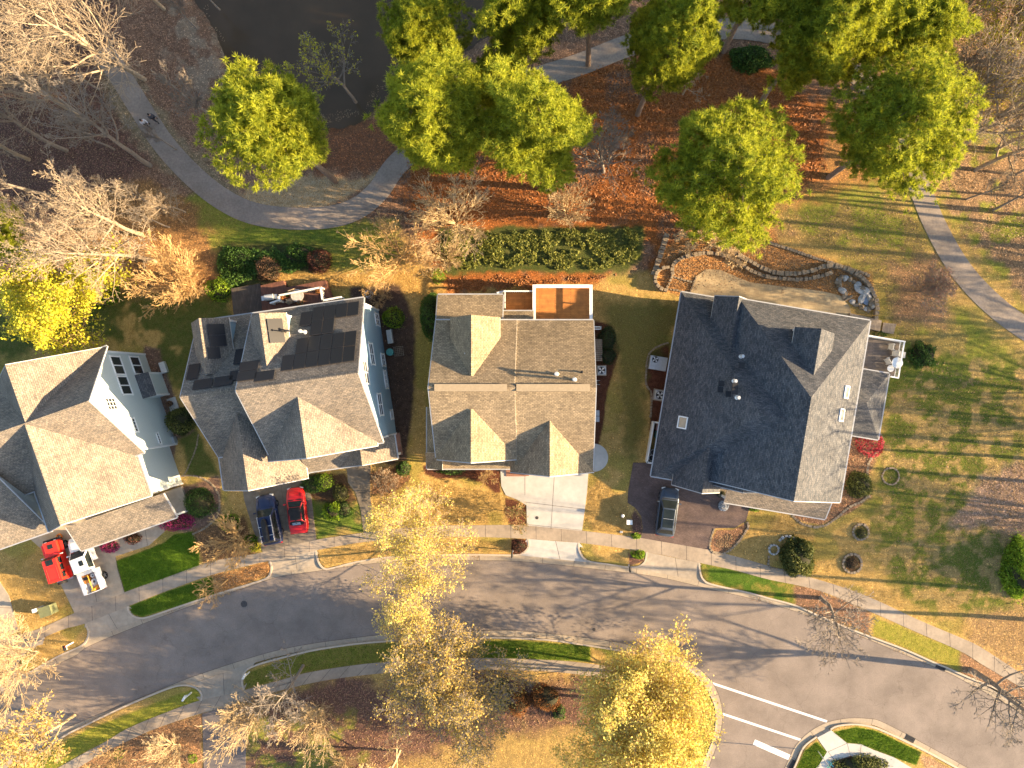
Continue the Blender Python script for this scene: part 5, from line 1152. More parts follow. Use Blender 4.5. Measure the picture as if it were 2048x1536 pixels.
SH = [
 ('dark brown clipped round shrub on the left, behind the wooden platform', (540, 540), 1.3, 1.5, 'brownleaf', {}),
 ('purple-brown clipped round shrub, right of the dark brown one', (641, 524), 1.25, 1.6, 'maroon', {}),
 ('yellow-green round shrub beside the blue siding wall', (788, 637), 1.1, 1.3, 'lime', {}),
 ('tall green shrub hugging the back left corner of the centre house', (868, 632), (1.3, 2.5), 3.0, 'green', {}),
 ('big round green shrub in the mulch island by the sage-green house', (404, 1004), 1.55, 1.5, 'green', {}),
 ('olive loose shrub beside the wall of the sage-green house', (366, 842), (1.3, 1.5), 1.8, 'olive', dict(ls=.12)),
 ('yellow-green low shrub left of the navy car', (462, 1045), (1.1, .9), .9, 'lime', {}),
 ('green round shrub by the driveway of the blue house', (650, 963), .95, 1.1, 'lime', {}),
 ('dark green hedge shrub under the eave of the blue house', (628, 968), (1.3, .9), .9, 'green', {}),
 ('small dark shrub beside the walk of the blue house', (683, 985), (.8, .9), .8, 'olive', {}),
 ('green shrub at the right front corner of the blue house', (808, 936), .8, .9, 'green', {}),
 ('glossy dark green round shrub on the right lawn below the path', (1842, 710), 1.35, 1.4, 'green', dict(ls=.12)),
 ('dark green shrub at the right front corner of the slate-roofed house', (1716, 968), 1.35, 1.3, 'olive', dict(ls=.12)),
 ('wide dark glossy shrub beside the stone-ringed bed near the pavement', (1592, 1110), (1.7, 2.0), 2.0, 'olive', dict(ls=.15)),
 ('tiny leafy shrub inside the upper stone ring', (1721, 1066), .6, .5, 'olive', {}),
 ('dry leafy shrub inside the lower stone ring', (1703, 1126), .75, .4, 'brownleaf', {}),
 ('long bright green shrub cut by the right edge', (2036, 1130), (1.8, 2.9), 2.0, 'lime', dict(ls=.16, lump=.35)),
 ('magenta azalea at the right end of the sage-green house porch', (356, 1043), (1.8, .85), .8, 'magenta', {}),
 ('magenta azalea under the porch eave, left of the small mixed one', (222, 1091), (1.05, .7), .7, 'magenta', {}),
 ('small magenta and brown azalea in the middle of the porch bed', (269, 1076), (.9, .6), .6, 'maroon', {}),
 ('bright pinkish-red shrub at the corner of the side porch', (1738, 890), (1.5, 1.2), .9, 'pinkred', dict(ls=.13, core=False, n=900)),
 ('reddish-brown rounded shrub in the verge beside the pale apron', (1038, 1091), (.8, .75), .7, 'maroon', {}),
 ('bright green clump in the verge bed by the black and white mailbox', (1276, 1108), (.75, .45), .5, 'lime', dict(ls=.14, core=False)),
 ('small yellow-green clump at the pavement edge by the paver driveway', (1272, 1071), (.5, .3), .35, 'lime', dict(ls=.12, core=False)),
 ('green shrub right of the buff budding tree, in the lower mulch', (1000, 1384), (1.1, 1.4), 1.2, 'green', {}),
 ('orange-brown hedge shrub in the lower mulch, left one', (1035, 1400), (1.3, 1.4), 1.1, 'rust', {}),
 ('orange-brown hedge shrub in the lower mulch, right one', (1090, 1392), (1.7, 1.3), 1.1, 'rust', {}),
 ('small green shrub left of the large yellow tree', (1118, 1422), .7, .8, 'green', {}),
 ('low green groundcover shrub beside the yellow-leaved tree', (205, 588), (1.9, 1.3), .8, 'lime', dict(ls=.14)),
 ('yellow flowering bush beside the rear of the navy car', (505, 1092), (1.1, .55), .7, 'gold', {}),
 ('yellow-green bush behind the yellow flowering one', (505, 1076), (.7, .4), .6, 'lime', {}),
 ('small green fern clump at the left end of the centre house bed', (905, 941), (1.3, .4), .5, 'green', {}),
 ('dark green shrub behind the stoop on the right side of the centre house', (1213, 680), (.9, 1.3), 1.1, 'dark', {}),
 ('second dark green shrub on the right side of the centre house', (1214, 712), (.9, .9), .9, 'dark', {}),
 ('light green plant at the left end of the straw strip', (878, 552), (.7, .8), .6, 'lime', dict(core=False)),
 ('green plants in the planter beside the balcony', (1757, 669), (.7, .4), .4, 'green', dict(core=False)),
 ('low green plants by the ornament at the paver driveway edge', (1442, 985), (.5, .5), .6, 'dark', {}),
 ('small yellow-green shrub at the left end of the front porch', (1508, 1016), (.6, .35), .4, 'lime', {}),
 ('tall dark laurel hedge behind the wooden platform', (600, 512), (1.7, 1.1), .8, 'green', dict(ls=.13)),
 ('dark laurel hedge at the left, behind the round brown shrub', (478, 522), (1.9, 1.5), .9, 'green', dict(ls=.13)),
 ('leafy green shrub at the left end of the wooden platform', (440, 580), (1.4, 1.2), .6, 'lime', dict(ls=.13)),
 ('low hedge at the bottom right corner beside the curved walk', (1720, 1528), (2.6, 1.0), .7, 'olive', dict(ls=.12)),
 ('small weed clump in the leaf litter at the bottom left, upper one', (240, 1506), .5, .35, 'lime', dict(core=False)),
 ('small weed clump in the leaf litter at the bottom left, lower one', (387, 1515), .5, .35, 'lime', dict(core=False)),
 ('conifer-like lime sapling bush in the lawn strip by the red convertible', (668, 1021), (.9, .9), 1.4, 'lime', dict(ls=.16, lump=.5)),
 ('dark green bush behind the lime sapling bush', (684, 1018), (1.1, 1.0), .7, 'green', {}),
 ('green shrub under the pines beside the path at the top right', (1400, 95), (2.5, .9), .8, 'green', dict(ls=.14)),
 ('green bushes in the straw between the upper right pines', (1500, 120), (2.2, 1.4), 1.0, 'green', dict(ls=.14)),
]
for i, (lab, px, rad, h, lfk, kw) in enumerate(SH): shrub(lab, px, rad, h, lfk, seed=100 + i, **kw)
# ---- scattered stuff: ivy, litter, grass
def scatter(px, n, r, mar=0.0):
    P = np.array(P2(px)); a, b = P.min(0), P.max(0); out = np.zeros((0, 2))
    while len(out) < n:
        q = r.uniform(a, b, (n * 2, 2)); d = sdist(q[:, 0], q[:, 1], P, band=1.5); out = np.concatenate([out, q[d > mar]])
    return out[:n]
def cover(name, polys, leaf, ls, h, seed, label, cat, up=.6, clump=0.0, asp=1.3, z0=.13):
    r = RS(seed); C = []
    for px, n in polys:
        q = scatter(px, n, r); P_ = P2(px); ed = sdist(q[:, 0], q[:, 1], np.array(P_), band=2.0); q = q[ed > (fbm(q[:, 0], q[:, 1], .9, seed + 9, 3) - .25) * 1.6]
        if clump: m = fbm(q[:, 0], q[:, 1], .8, seed, 2) > clump; q = q[m]
        z = z0 + r.rand(len(q)) ** 1.5 * h * (0.4 + fbm(q[:, 0], q[:, 1], 1.0, seed + 3, 2))
        C.append(np.column_stack([q, z]))
    leaves(name, np.concatenate(C), ls, LF[leaf], r, up=up, asp=asp, label=label, cat=cat, kind='stuff')
cover('ivy_bed', [([(885, 458), (1285, 455), (1280, 515), (1245, 540), (890, 546), (870, 500)], 26000)], 'ivy', .15, .38, 301, 'dense green ivy bed on the slope behind the centre house', 'ivy', clump=.33)
cover('ivy_patch', [([(445, 490), (650, 492), (655, 535), (560, 555), (450, 585), (432, 540)], 6000)], 'green', .16, .4, 302, 'dark green ivy around the round shrubs behind the wooden platform', 'ivy')
cover('fallen_leaves', [([(1330, 505), (1400, 455), (1540, 455), (1560, 490), (1700, 535), (1745, 545), (1745, 600), (1640, 585), (1400, 590), (1320, 575)], 9000),
    ([(1425, 1082), (1435, 1062), (1470, 1060), (1492, 1046), (1468, 1088), (1445, 1104), (1424, 1100)], 1100), ([(1700, 870), (1755, 880), (1750, 920), (1725, 960), (1740, 990), (1690, 1025), (1640, 1045), (1590, 1038), (1680, 1005)], 1800),
    ([(1850, 60), (2060, 40), (2060, 560), (1960, 500), (1890, 400), (1850, 330)], 9000), ([(80, 1560), (390, 1430), (405, 1560)], 3500), ([(1960, 960), (2060, 900), (2060, 1180), (1960, 1060)], 2500), ([(500, 1400), (740, 1352), (1170, 1347), (1180, 1450), (980, 1470), (930, 1550), (500, 1550)], 9000),
    ([(0, 0), (200, 0), (230, 200), (290, 330), (200, 400), (0, 420)], 7000), ([(425, 1150), (536, 1126), (530, 1150), (430, 1185)], 700), ([(1520, 440), (1800, 370), (1900, 600), (1800, 700), (1740, 540)], 4000), ([(1780, 700), (2060, 740), (2060, 1200), (1760, 1150)], 4000)], 'litter', .095, .05, 303, 'fallen brown leaves scattered over beds and woodland floor', 'leaf litter', up=1.2)
cover('pine_straw', [([(790, 350), (900, 245), (1010, 215), (1180, 135), (1340, 105), (1450, 115), (1560, 155), (1650, 225), (1655, 345), (1600, 395), (1420, 440), (1330, 500), (1300, 450), (880, 450), (810, 460)], 26000), ([(892, 550), (1240, 548), (1165, 572), (892, 590)], 4000)], 'straw', .12, .06, 304, 'orange pine straw covering the ground under the pines', 'pine straw', up=.8, asp=2.6)
def blades(name, polys, leaf, h, w, seed, label):
    r = RS(seed); Q = []
    for px, n in polys: Q.append(scatter(px, n, r, .02))
    q = np.concatenate(Q); n = len(q); B = np.column_stack([q, np.full(n, .10)]); a = r.uniform(0, 6.28, n); s = np.column_stack([np.cos(a), np.sin(a), np.zeros(n)]) * w / 2
    tip = B + np.column_stack([r.normal(0, .45, n), r.normal(0, .45, n), np.ones(n)]) * (h * r.uniform(.5, 1.3, n))[:, None]
    P = np.stack([B - s, B + s, tip], 1).reshape(-1, 3)
    mesh_np(name, P, np.arange(3 * n).reshape(n, 3), LF[leaf], attrs={'var': ('FLOAT', np.repeat(r.rand(n), 3))}, label=label, cat='grass', kind='stuff')
blades('green_grass', [([(232, 1122), (330, 1085), (350, 1068), (390, 1062), (400, 1100), (400, 1134), (250, 1184)], 14000), ([(262, 1213), (337, 1182), (430, 1153), (430, 1188), (285, 1231), (266, 1226)], 8000),
    ([(1666, 1463), (1711, 1454), (1751, 1460), (1843, 1504), (1831, 1528), (1786, 1513), (1721, 1488), (1693, 1484)], 6000), ([(1633, 1483), (1652, 1502), (1630, 1550), (1590, 1550), (1608, 1502)], 3000), ([(960, 1282), (1040, 1280), (1180, 1291), (1180, 1320), (960, 1314)], 6000)], 'grass_g', .13, .035, 311, 'lush green grass of the small front lawns and verges')
blades('dormant_grass', [([(850, 965), (1000, 985), (1012, 1045), (760, 1055), (745, 990), (820, 960)], 12000), ([(1180, 945), (1255, 1000), (1262, 1070), (1168, 1058)], 7000), ([(1290, 1035), (1290, 1036), (1289, 1037)], 0), ([(1500, 1020), (1560, 1035), (1640, 1055), (1760, 990), (1760, 760), (2050, 760), (2050, 1330), (1840, 1230), (1600, 1145), (1430, 1095), (1500, 1045)], 60000),
    ([(0, 1130), (60, 1100), (90, 1110), (150, 1222), (60, 1255), (40, 1250), (20, 1190)], 7000), ([(645, 1103), (800, 1080), (1020, 1080), (1020, 1104), (800, 1107), (655, 1130)], 7000), ([(900, 590), (1200, 600), (1380, 600), (1290, 720), (1280, 900), (1200, 940), (1230, 700)], 14000)], 'grass_t', .10, .03, 312, 'tan dormant lawn grass around the houses')

cover('gutter_leaves', [([(1490, 1182), (1590, 1208), (1700, 1255), (1870, 1322), (1866, 1340), (1700, 1270), (1590, 1226), (1490, 1200)], 900), ([(640, 1134), (712, 1123), (800, 1114), (940, 1109), (1040, 1108), (1040, 1120), (800, 1126), (645, 1146)], 500),
    ([(500, 1320), (637, 1288), (780, 1272), (1024, 1264), (1190, 1280), (1190, 1290), (1024, 1276), (780, 1284), (560, 1316)], 1100), ([(280, 1235), (400, 1198), (530, 1158), (530, 1168), (400, 1212), (285, 1247)], 350), ([(60, 1500), (340, 1372), (380, 1362), (380, 1370), (180, 1448), (70, 1512)], 350), ([(1900, 1338), (2060, 1420), (2060, 1440), (1910, 1352)], 400)], 'litter', .085, .02, 320, 'dead leaves drifted along the street gutters', 'leaf litter', up=1.2, z0=.016)
cover('pond_leaves', [([(395, 20), (450, 95), (500, 188), (545, 232), (610, 248), (670, 250), (724, 228), (700, 210), (600, 225), (540, 205), (490, 150), (440, 60), (410, 0)], 700), ([(724, 230), (800, 148), (880, 118), (940, 88), (990, 40), (960, 30), (900, 80), (800, 110), (740, 170)], 500)], 'litter', .10, .004, 321, 'dead leaves floating along the pond edge', 'leaf litter', up=3, z0=-.294)
# ------------------------------------------------------------------ vehicles: local y forward, x to the right
def paint(name, c, c2=None): return pm(name, c, c2 or tuple(x * 1.1 for x in c), 2, .3, spec=.4, coat=.25)
CP = dict(red=paint('paint_red', (.55, .012, .012)), jeep=paint('paint_bright_red', (.70, .03, .015)), navy=paint('paint_navy', (.012, .02, .06)), grey=paint('paint_steel_blue', (.045, .06, .085)), white=paint('paint_white', (.72, .72, .70)))
M['cglass'] = pm('car_glass', (.008, .012, .014), (.025, .032, .03), 1.2, .12, spec=.35)
M['lamp'] = pm('lamp_lens', (.6, .6, .58), (.75, .75, .72), 6, .2); M['rlamp'] = pm('tail_lamp', (.35, .01, .01), (.45, .02, .02), 6, .25)
M['canvas'] = pm('soft_top', (.012, .012, .014), (.03, .028, .028), 3, .9)
def wheel(parent, x, y, r=.34, w=.22):
    mb = MB(); k = 18; prof = [(r * .62, w / 2 - .03), (r * .9, w / 2), (r, w / 2 - .05), (r, -w / 2 + .05), (r * .9, -w / 2), (r * .62, -w / 2 + .03)]
    rings = [[Vector((x + o, y + rr * math.cos(a), r + rr * math.sin(a))) for a in np.arange(k) * 2 * math.pi / k] for rr, o in prof]
    mb.loft(rings, M['tyre'], cap=False); t = mb.build('tyre', None, smooth=True)
    wh = empty('wheel', (0, 0, 0)); wh.parent = parent; t.parent = wh
    mb = MB(); s = 1 if x > 0 else -1; xx = x + s * (w / 2 - .045)
    for i in range(5):
        a = i * 2 * math.pi / 5; mb.bar((xx, y, r), (xx, y + r * .58 * math.cos(a), r + r * .58 * math.sin(a)), .035, M['rim'], 4)
    mb.bar((x - s * .05, y, r), (xx + s * .01, y, r), .07, M['rim'], 8); mb.bar((x - .08, y, r), (x + .08, y, r), r * .5, M['black'], 12)
    mb.build('rim', wh)
def body(mb, st, m):
    """st: (y, half width, sill z, shoulder z, top z)"""
    R_ = []
    for y, w, zs, zb, zt in st:
        R_.append([Vector(p) for p in ((-w * .80, y, zs), (-w, y, zs + .12), (-w, y, zb - .10), (-w * .95, y, zb), (-w * .62, y, zt), (0, y, zt + .02), (w * .62, y, zt), (w * .95, y, zb), (w, y, zb - .10), (w, y, zs + .12), (w * .80, y, zs))])
    mb.loft(R_, m)
def cabin(mb, y0, y1, ya, yb, w, wt, z0, z1, m, mt):
    """greenhouse: base y0..y1 half width w at z0, roof ya..yb half width wt at z1"""
    B = [Vector(p) for p in ((-w, y0, z0), (w, y0, z0), (w, y1, z0), (-w, y1, z0))]; T_ = [Vector(p) for p in ((-wt, ya, z1), (wt, ya, z1), (wt, yb, z1), (-wt, yb, z1))]
    for i in range(4): j = (i + 1) % 4; mb.poly([B[i], B[j], T_[j], T_[i]], m)
    mb.poly(T_, mt)
def inset(P, s=.86, out=.012):
    P = [Vector(p) for p in P]; c = sum(P, Vector()) / len(P); n = (P[1] - P[0]).cross(P[2] - P[0]).normalized()
    return [c + (p - c) * s + n * out for p in P]
def car(name, px, deg, label, cat, pt, L, w, st, cab, wb, roofm=None, wr=.34, extra=None):
    b = W(*px); rt = empty(name, (b.x, b.y, .155), math.radians(deg), label=label, cat=cat)
    mb = MB(); body(mb, st, pt); y0, y1, ya, yb, cw, wt, z0, z1 = cab
    bo = mb.build('body', rt, smooth=False, bevel=.04)
    for p in bo.data.polygons: p.use_smooth = True
    mb = MB(); cabin(mb, y0, y1, ya, yb, cw, wt, z0, z1, pt, roofm or pt)
    ca = mb.build('cabin', rt, bevel=.05)
    for p in ca.data.polygons: p.use_smooth = True
    def glass(nm, P, s=.86):
        g = MB(); g.poly(inset(P, s), M['cglass']); g.build(nm, rt)
    glass('windscreen', [(cw, y1, z0), (-cw, y1, z0), (-wt, yb, z1), (wt, yb, z1)], .9)
    glass('rear_window', [(-cw, y0, z0), (cw, y0, z0), (wt, ya, z1), (-wt, ya, z1)])
    glass('side_window', [(cw, y0, z0), (cw, y1, z0), (wt, yb, z1), (wt, ya, z1)]); glass('side_window', [(-cw, y1, z0), (-cw, y0, z0), (-wt, ya, z1), (-wt, yb, z1)])
    yf, yr = st[-1][0], st[0][0]
    for s in (-1, 1):
        g = MB(); g.box((s * (w - .30), yf - .10, st[-1][3] - .06), (.36, .22, .14), M['lamp'], s * -.25); g.build('headlight', rt)
        g = MB(); g.box((s * (w - .25), yr + .05, st[0][3] - .05), (.34, .12, .16), M['rlamp']); g.build('tail_light', rt)
        g = MB(); g.box((s * (w + .12), y1 - .25, z0 + .10), (.20, .12, .14), pt); g.build('mirror', rt)
        for y in (wb / 2, -wb / 2): wheel(rt, s * (w - .10), y, wr)
    g = MB()
    for s in (-1, 1):
        for y in (y1 - .55, y1 - 1.45, y0 + .35): g.box((s * (w + .001), y, z0 - .28), (.012, .02, .48), M['black'])
        g.box((s * (w * .60), (y1 + yf) / 2 - .1, st[-3][4] + .015), (.018, (yf - y1) * .62, .02), M['black'])
    g.box((0, y1 + .09, z0 + .012), (w * 1.5, .10, .03), M['black']); g.build('panel_gap', rt)
    g = MB(); g.box((0, yf - .02, .48), (w * 1.1, .08, .22), M['black']); g.build('grille', rt)
    g = MB(); g.box((0, yr + .0, .55), (.5, .06, .12), M['white']); g.build('number_plate', rt)
    if extra: extra(rt)
    return rt
def st_suv(L, w, h1, h2): return [(-L / 2, w * .80, .35, h2 * .75, h2 * .85), (-L / 2 + .12, w * .93, .28, h2 * .92, h2), (-L / 2 + .7, w, .25, h2 * .97, h2 * 1.02), (0, w, .25, h2, h2 * 1.03), (L / 2 - 1.5, w, .25, h2 * .98, h2 * 1.03), (L / 2 - .7, w * .98, .25, h1 * .95, h1 * 1.05), (L / 2 - .2, w * .86, .28, h1 * .86, h1 * .95), (L / 2, w * .62, .35, h1 * .70, h1 * .78)]
def ex_suv(rt):
    for s in (-1, 1):
        g = MB(); g.bar((s * .62, -2.0, 1.76), (s * .66, .55, 1.78), .028, M['galv'], 6)
        for y in (-1.95, -.7, .5): g.box((s * .64, y, 1.70), (.05, .08, .12), M['galv'])
        g.build('roof_rail', rt)
    for y in (-1.35, -.45): g = MB(); g.box((0, y, 1.83), (1.35, .06, .04), M['galv']); g.build('crossbar', rt)
    g = MB(); R_ = []
    for y, w, z in ((-1.95, .10, .10), (-1.85, .24, .24), (-1.2, .29, .34), (0, .27, .32), (.25, .18, .18), (.32, .06, .08)):
        R_.append([Vector((.02 + a * w, y, 1.88 + c * z)) for a, c in ((-1, 0), (-.95, .6), (-.6, 1), (.6, 1), (.95, .6), (1, 0))])
    g.loft(R_, M['black']); g.build('cargo_box', rt, smooth=True)
car('parked_suv', (545, 1036), 11, 'navy suv with silver roof rails and a narrow black roof box', 'car', CP['navy'], 4.9, .96, st_suv(4.9, .96, .98, 1.05), (-2.25, 1.15, -1.9, .45, .88, .68, 1.04, 1.70), 2.85, extra=ex_suv)
def ex_conv(rt):
    g = MB(); R_ = []
    for y, w, z in ((-1.42, .62, .93), (-1.2, .68, 1.10), (-.7, .66, 1.27), (.1, .64, 1.30), (.42, .66, 1.27)):
        R_.append([Vector((a * w, y, z0)) for a, z0 in ((-1.12, .88), (-1.02, z * .93), (-.7, z), (0, z + .03), (.7, z), (1.02, z * .93), (1.12, .88))])
    g.loft(R_, M['canvas']); t = g.build('soft_top', rt, smooth=True)
    g = MB(); g.poly([(-.42, -1.36, 1.035), (.42, -1.36, 1.035), (.40, -1.10, 1.175), (-.40, -1.10, 1.175)], pm('plastic_window', (.16, .20, .25), (.2, .25, .3), 3, .2)); g.build('rear_window', t)
car('parked_convertible', (600, 1018), 6.5, 'bright red convertible with its black soft top up, right of the navy suv', 'car', CP['red'], 4.5, .90, [(-2.25, .66, .35, .78, .84), (-2.1, .82, .28, .88, .92), (-1.5, .90, .25, .90, .95), (0, .90, .22, .88, .92), (.9, .90, .22, .86, .93), (1.6, .88, .22, .78, .86), (2.1, .76, .25, .64, .72), (2.25, .5, .32, .52, .6)],
    (-1.25, 1.0, -.9, .42, .80, .60, .90, 1.24), 2.6, roofm=M['canvas'], wr=.32, extra=ex_conv)
def ex_grey(rt):
    g = MB(); g.poly([(-.50, -1.35, 1.668), (.50, -1.35, 1.668), (.53, .42, 1.668), (-.53, .42, 1.668)], M['cglass']); g.build('glass_roof', rt)
    g = MB(); g.box((0, -.5, 1.672), (1.0, .03, .006), M['galv']); g.build('roof_bar', rt)
car('parked_crossover', (1332, 1021), -7.5, 'steel-blue crossover with a long glass roof, on the dark paver driveway', 'car', CP['grey'], 4.75, .96, st_suv(4.75, .96, .92, 1.0), (-2.1, 1.25, -1.55, .5, .86, .62, 1.0, 1.655), 2.9, extra=ex_grey)
def ex_jeep(rt):
    g = MB(); g.box((0, 1.55, 1.155), (.50, .42, .04), M['cglass']); g.build('hood_vent', rt)
    g = MB(); g.box((0, .10, 1.875), (.72, .55, .03), M['cglass']); g.build('sunroof', rt)
    g = MB()
    for a, b in (((-.5, -.4), (.5, -.4)), ((-.5, -1.65), (.5, -1.65)), ((-.5, -1.65), (-.5, -.4)), ((.5, -1.65), (.5, -.4))): g.bar((*a, 1.875), (*b, 1.875), .02, CP['jeep'], 6)
    g.build('roof_rib', rt)
    for s in (-1, 1):
        for y in (1.35, -1.25): g = MB(); g.box((s * .90, y, .86), (.34, 1.05, .07), CP['jeep']); g.build('fender', rt, bevel=.02)
        for y, l in ((.1, .62), (-.62, .55), (-1.35, .55)): g = MB(); g.box((s * .775, y, 1.50), (.03, l, .42), M['cglass'], 0); g.build('side_window', rt)
        g = MB(); g.box((s * .96, .62, 1.25), (.22, .10, .2), M['galv']); g.build('mirror', rt)
    g = MB(); g.bar((0, -2.02, 1.0), (0, -2.26, 1.0), .40, M['tyre'], 16); g.build('spare_wheel', rt)
    g = MB(); g.box((0, 2.15, .62), (1.7, .22, .2), M['black']); g.box((0, -2.0, .55), (1.6, .18, .2), M['galv']); g.build('bumper', rt)
b = W(129, 1117); jp = empty('parked_jeep', (b.x, b.y, .155), math.radians(18), label='boxy bright red off-road car with hard top and exposed wheels', cat='car')
g = MB(); g.box((0, -.55, .82), (1.56, 2.75, .80), CP['jeep']); g.box((0, 1.35, .80), (1.35, 1.35, .68), CP['jeep']); g.build('body', jp, bevel=.05)
g = MB(); cabin(g, -1.9, .55, -1.85, .38, .78, .72, 1.2, 1.86, CP['jeep'], CP['jeep']); g.build('hard_top', jp, bevel=.04)
g = MB(); g.poly(inset([(.76, .60, 1.2), (-.76, .60, 1.2), (-.70, .42, 1.80), (.70, .42, 1.80)], .9, .02), M['cglass']); g.build('windscreen', jp)
for s in (-1, 1):
    for y in (1.35, -1.25): wheel(jp, s * .90, y, .42, .30)
    g = MB(); g.bar((s * .48, 2.02, .92), (s * .48, 2.10, .92), .11, M['lamp'], 10); g.build('headlight', jp)
ex_jeep(jp)
b = W(186, 1121); tr = empty('pickup_truck', (b.x, b.y, .155), math.radians(21), label='white pickup truck with ribbed cab roof and tool-laden bed, nose under the porch roof', cat='pickup truck')
PT = CP['white']
g = MB(); body(g, [(.1, .98, .35, 1.12, 1.16), (1.3, .98, .35, 1.12, 1.18), (2.3, .95, .35, 1.02, 1.12), (2.75, .82, .4, .85, .95)], PT); g.box((0, .1, .75), (1.9, .2, .8), PT); g.build('body', tr, bevel=.04)
g = MB(); cabin(g, -.75, 1.45, -.62, .75, .90, .74, 1.14, 1.86, PT, PT)
for k in range(6): g.box((-.62 + k * .12, .06, 1.872), (.05, 1.2, .03), PT)
g.build('cabin', tr, bevel=.0)
g = MB(); g.poly(inset([(.90, 1.45, 1.14), (-.90, 1.45, 1.14), (-.74, .75, 1.86), (.74, .75, 1.86)], .9, .012), M['cglass']); g.build('windscreen', tr)
g = MB(); g.box((.28, .15, 1.885), (.42, .5, .03), M['cglass']); g.build('sunroof', tr)
for s in (-1, 1):
    g = MB(); P_ = [(s * .90, -.70, 1.16), (s * .90, 1.35, 1.16), (s * .75, .70, 1.84), (s * .75, -.58, 1.84)]; P_ = P_ if s > 0 else P_[::-1]; g.poly(inset(P_, .85, .015), M['cglass']); g.build('side_window', tr)
    g = MB(); g.box((s * .86, -1.85, .98), (.24, 2.15, .72), PT); g.build('bed_side', tr, bevel=.03)
    g = MB(); g.box((s * 1.08, 1.2, 1.3), (.2, .12, .22), PT); g.build('mirror', tr)
    for y in (1.85, -1.75): wheel(tr, s * .90, y, .40, .26)
    g = MB(); g.box((s * .86, -2.9, .95), (.2, .1, .3), M['rlamp']); g.build('tail_light', tr)
g = MB(); g.box((0, -1.85, .66), (1.5, 2.15, .08), M['rim']); g.build('bed_floor', tr)
g = MB(); g.box((0, -2.92, .92), (1.5, .07, .55), PT); g.build('tailgate', tr)
g = MB(); g.box((0, -.88, 1.30), (1.66, .34, .42), M['galv']); g.build('toolbox', tr, bevel=.03)
def thing_on(name, label, cat, base, deg, bits, group=None):
    o = empty(name, base, math.radians(deg), label=label, cat=cat, group=group); bits(o); return o
def tpt(x, y, z): return (tr.matrix_basis @ Vector((x, y, z)))
M['yellow'] = pm('yellow_plastic', (.62, .36, .03), (.75, .45, .05), 5, .6); M['orange'] = pm('orange_plastic', (.60, .20, .03), (.7, .26, .05), 5, .6)
o = tpt(-.05, -1.9, .72)
def bits(r_):
    g = MB(); g.bar((0, .75, .50), (.05, -.75, .55), .045, M['yellow'], 8); g.build('pole', r_); g = MB(); g.box((.05, -.82, .45), (.3, .12, .3), M['yellow']); g.build('foot', r_)
thing_on('levelling_pole', 'yellow pole lying lengthwise in the truck bed', 'tool', o, 21, bits)
for (x, y, z, r_, lb) in ((.32, -1.95, 1.0, .30, 'larger grey spare tyre lying in the truck bed'), (.42, -1.35, 1.05, .20, 'smaller grey wheel near the toolbox in the truck bed')):
    p = tpt(x, y, z); g = MB(); g.ring((0, 0), r_ * .45, r_, 0, .18, M['metal'], 18); g.bar((0, 0, 0), (0, 0, .12), r_ * .2, M['black'], 8); q = g.build('spare_tyre', label=lb, cat='tyre'); q.location = p
p = tpt(-.35, -1.5, .95); g = MB(); g.box((0, 0, 0), (.5, .8, .4), M['orange']); g.box((0, .1, .23), (.42, .3, .08), M['black']); q = g.build('tool_crate', label='orange crate of tools against the left side of the truck bed', cat='crate', bevel=.0); q.location = p; q.rotation_euler.z = math.radians(21)
p = tpt(.2, -2.6, .9); g = MB(); g.box((0, 0, 0), (.7, .4, .3), M['orange']); g.bar((-.2, 0, .2), (.3, .05, .2), .06, M['yellow'], 8); q = g.build('tool_crate', label='orange crate at the tailgate end of the truck bed', cat='crate'); q.location = p; q.rotation_euler.z = math.radians(30)
for px, rr, lb in (((208, 1147), .33, None),): pass
# hose reel by the garage
b = W(122, 1072); g = MB()
for k in range(5): g.ring((0, 0), .20 + .03 * (k % 2), .26 + .03 * (k % 2), k * .03, k * .03 + .03, M['orange'], 18)
q = g.build('coiled_hose', label='orange coiled hose on the driveway in front of the red off-road car', cat='hose'); q.location = (b.x, b.y, .16)

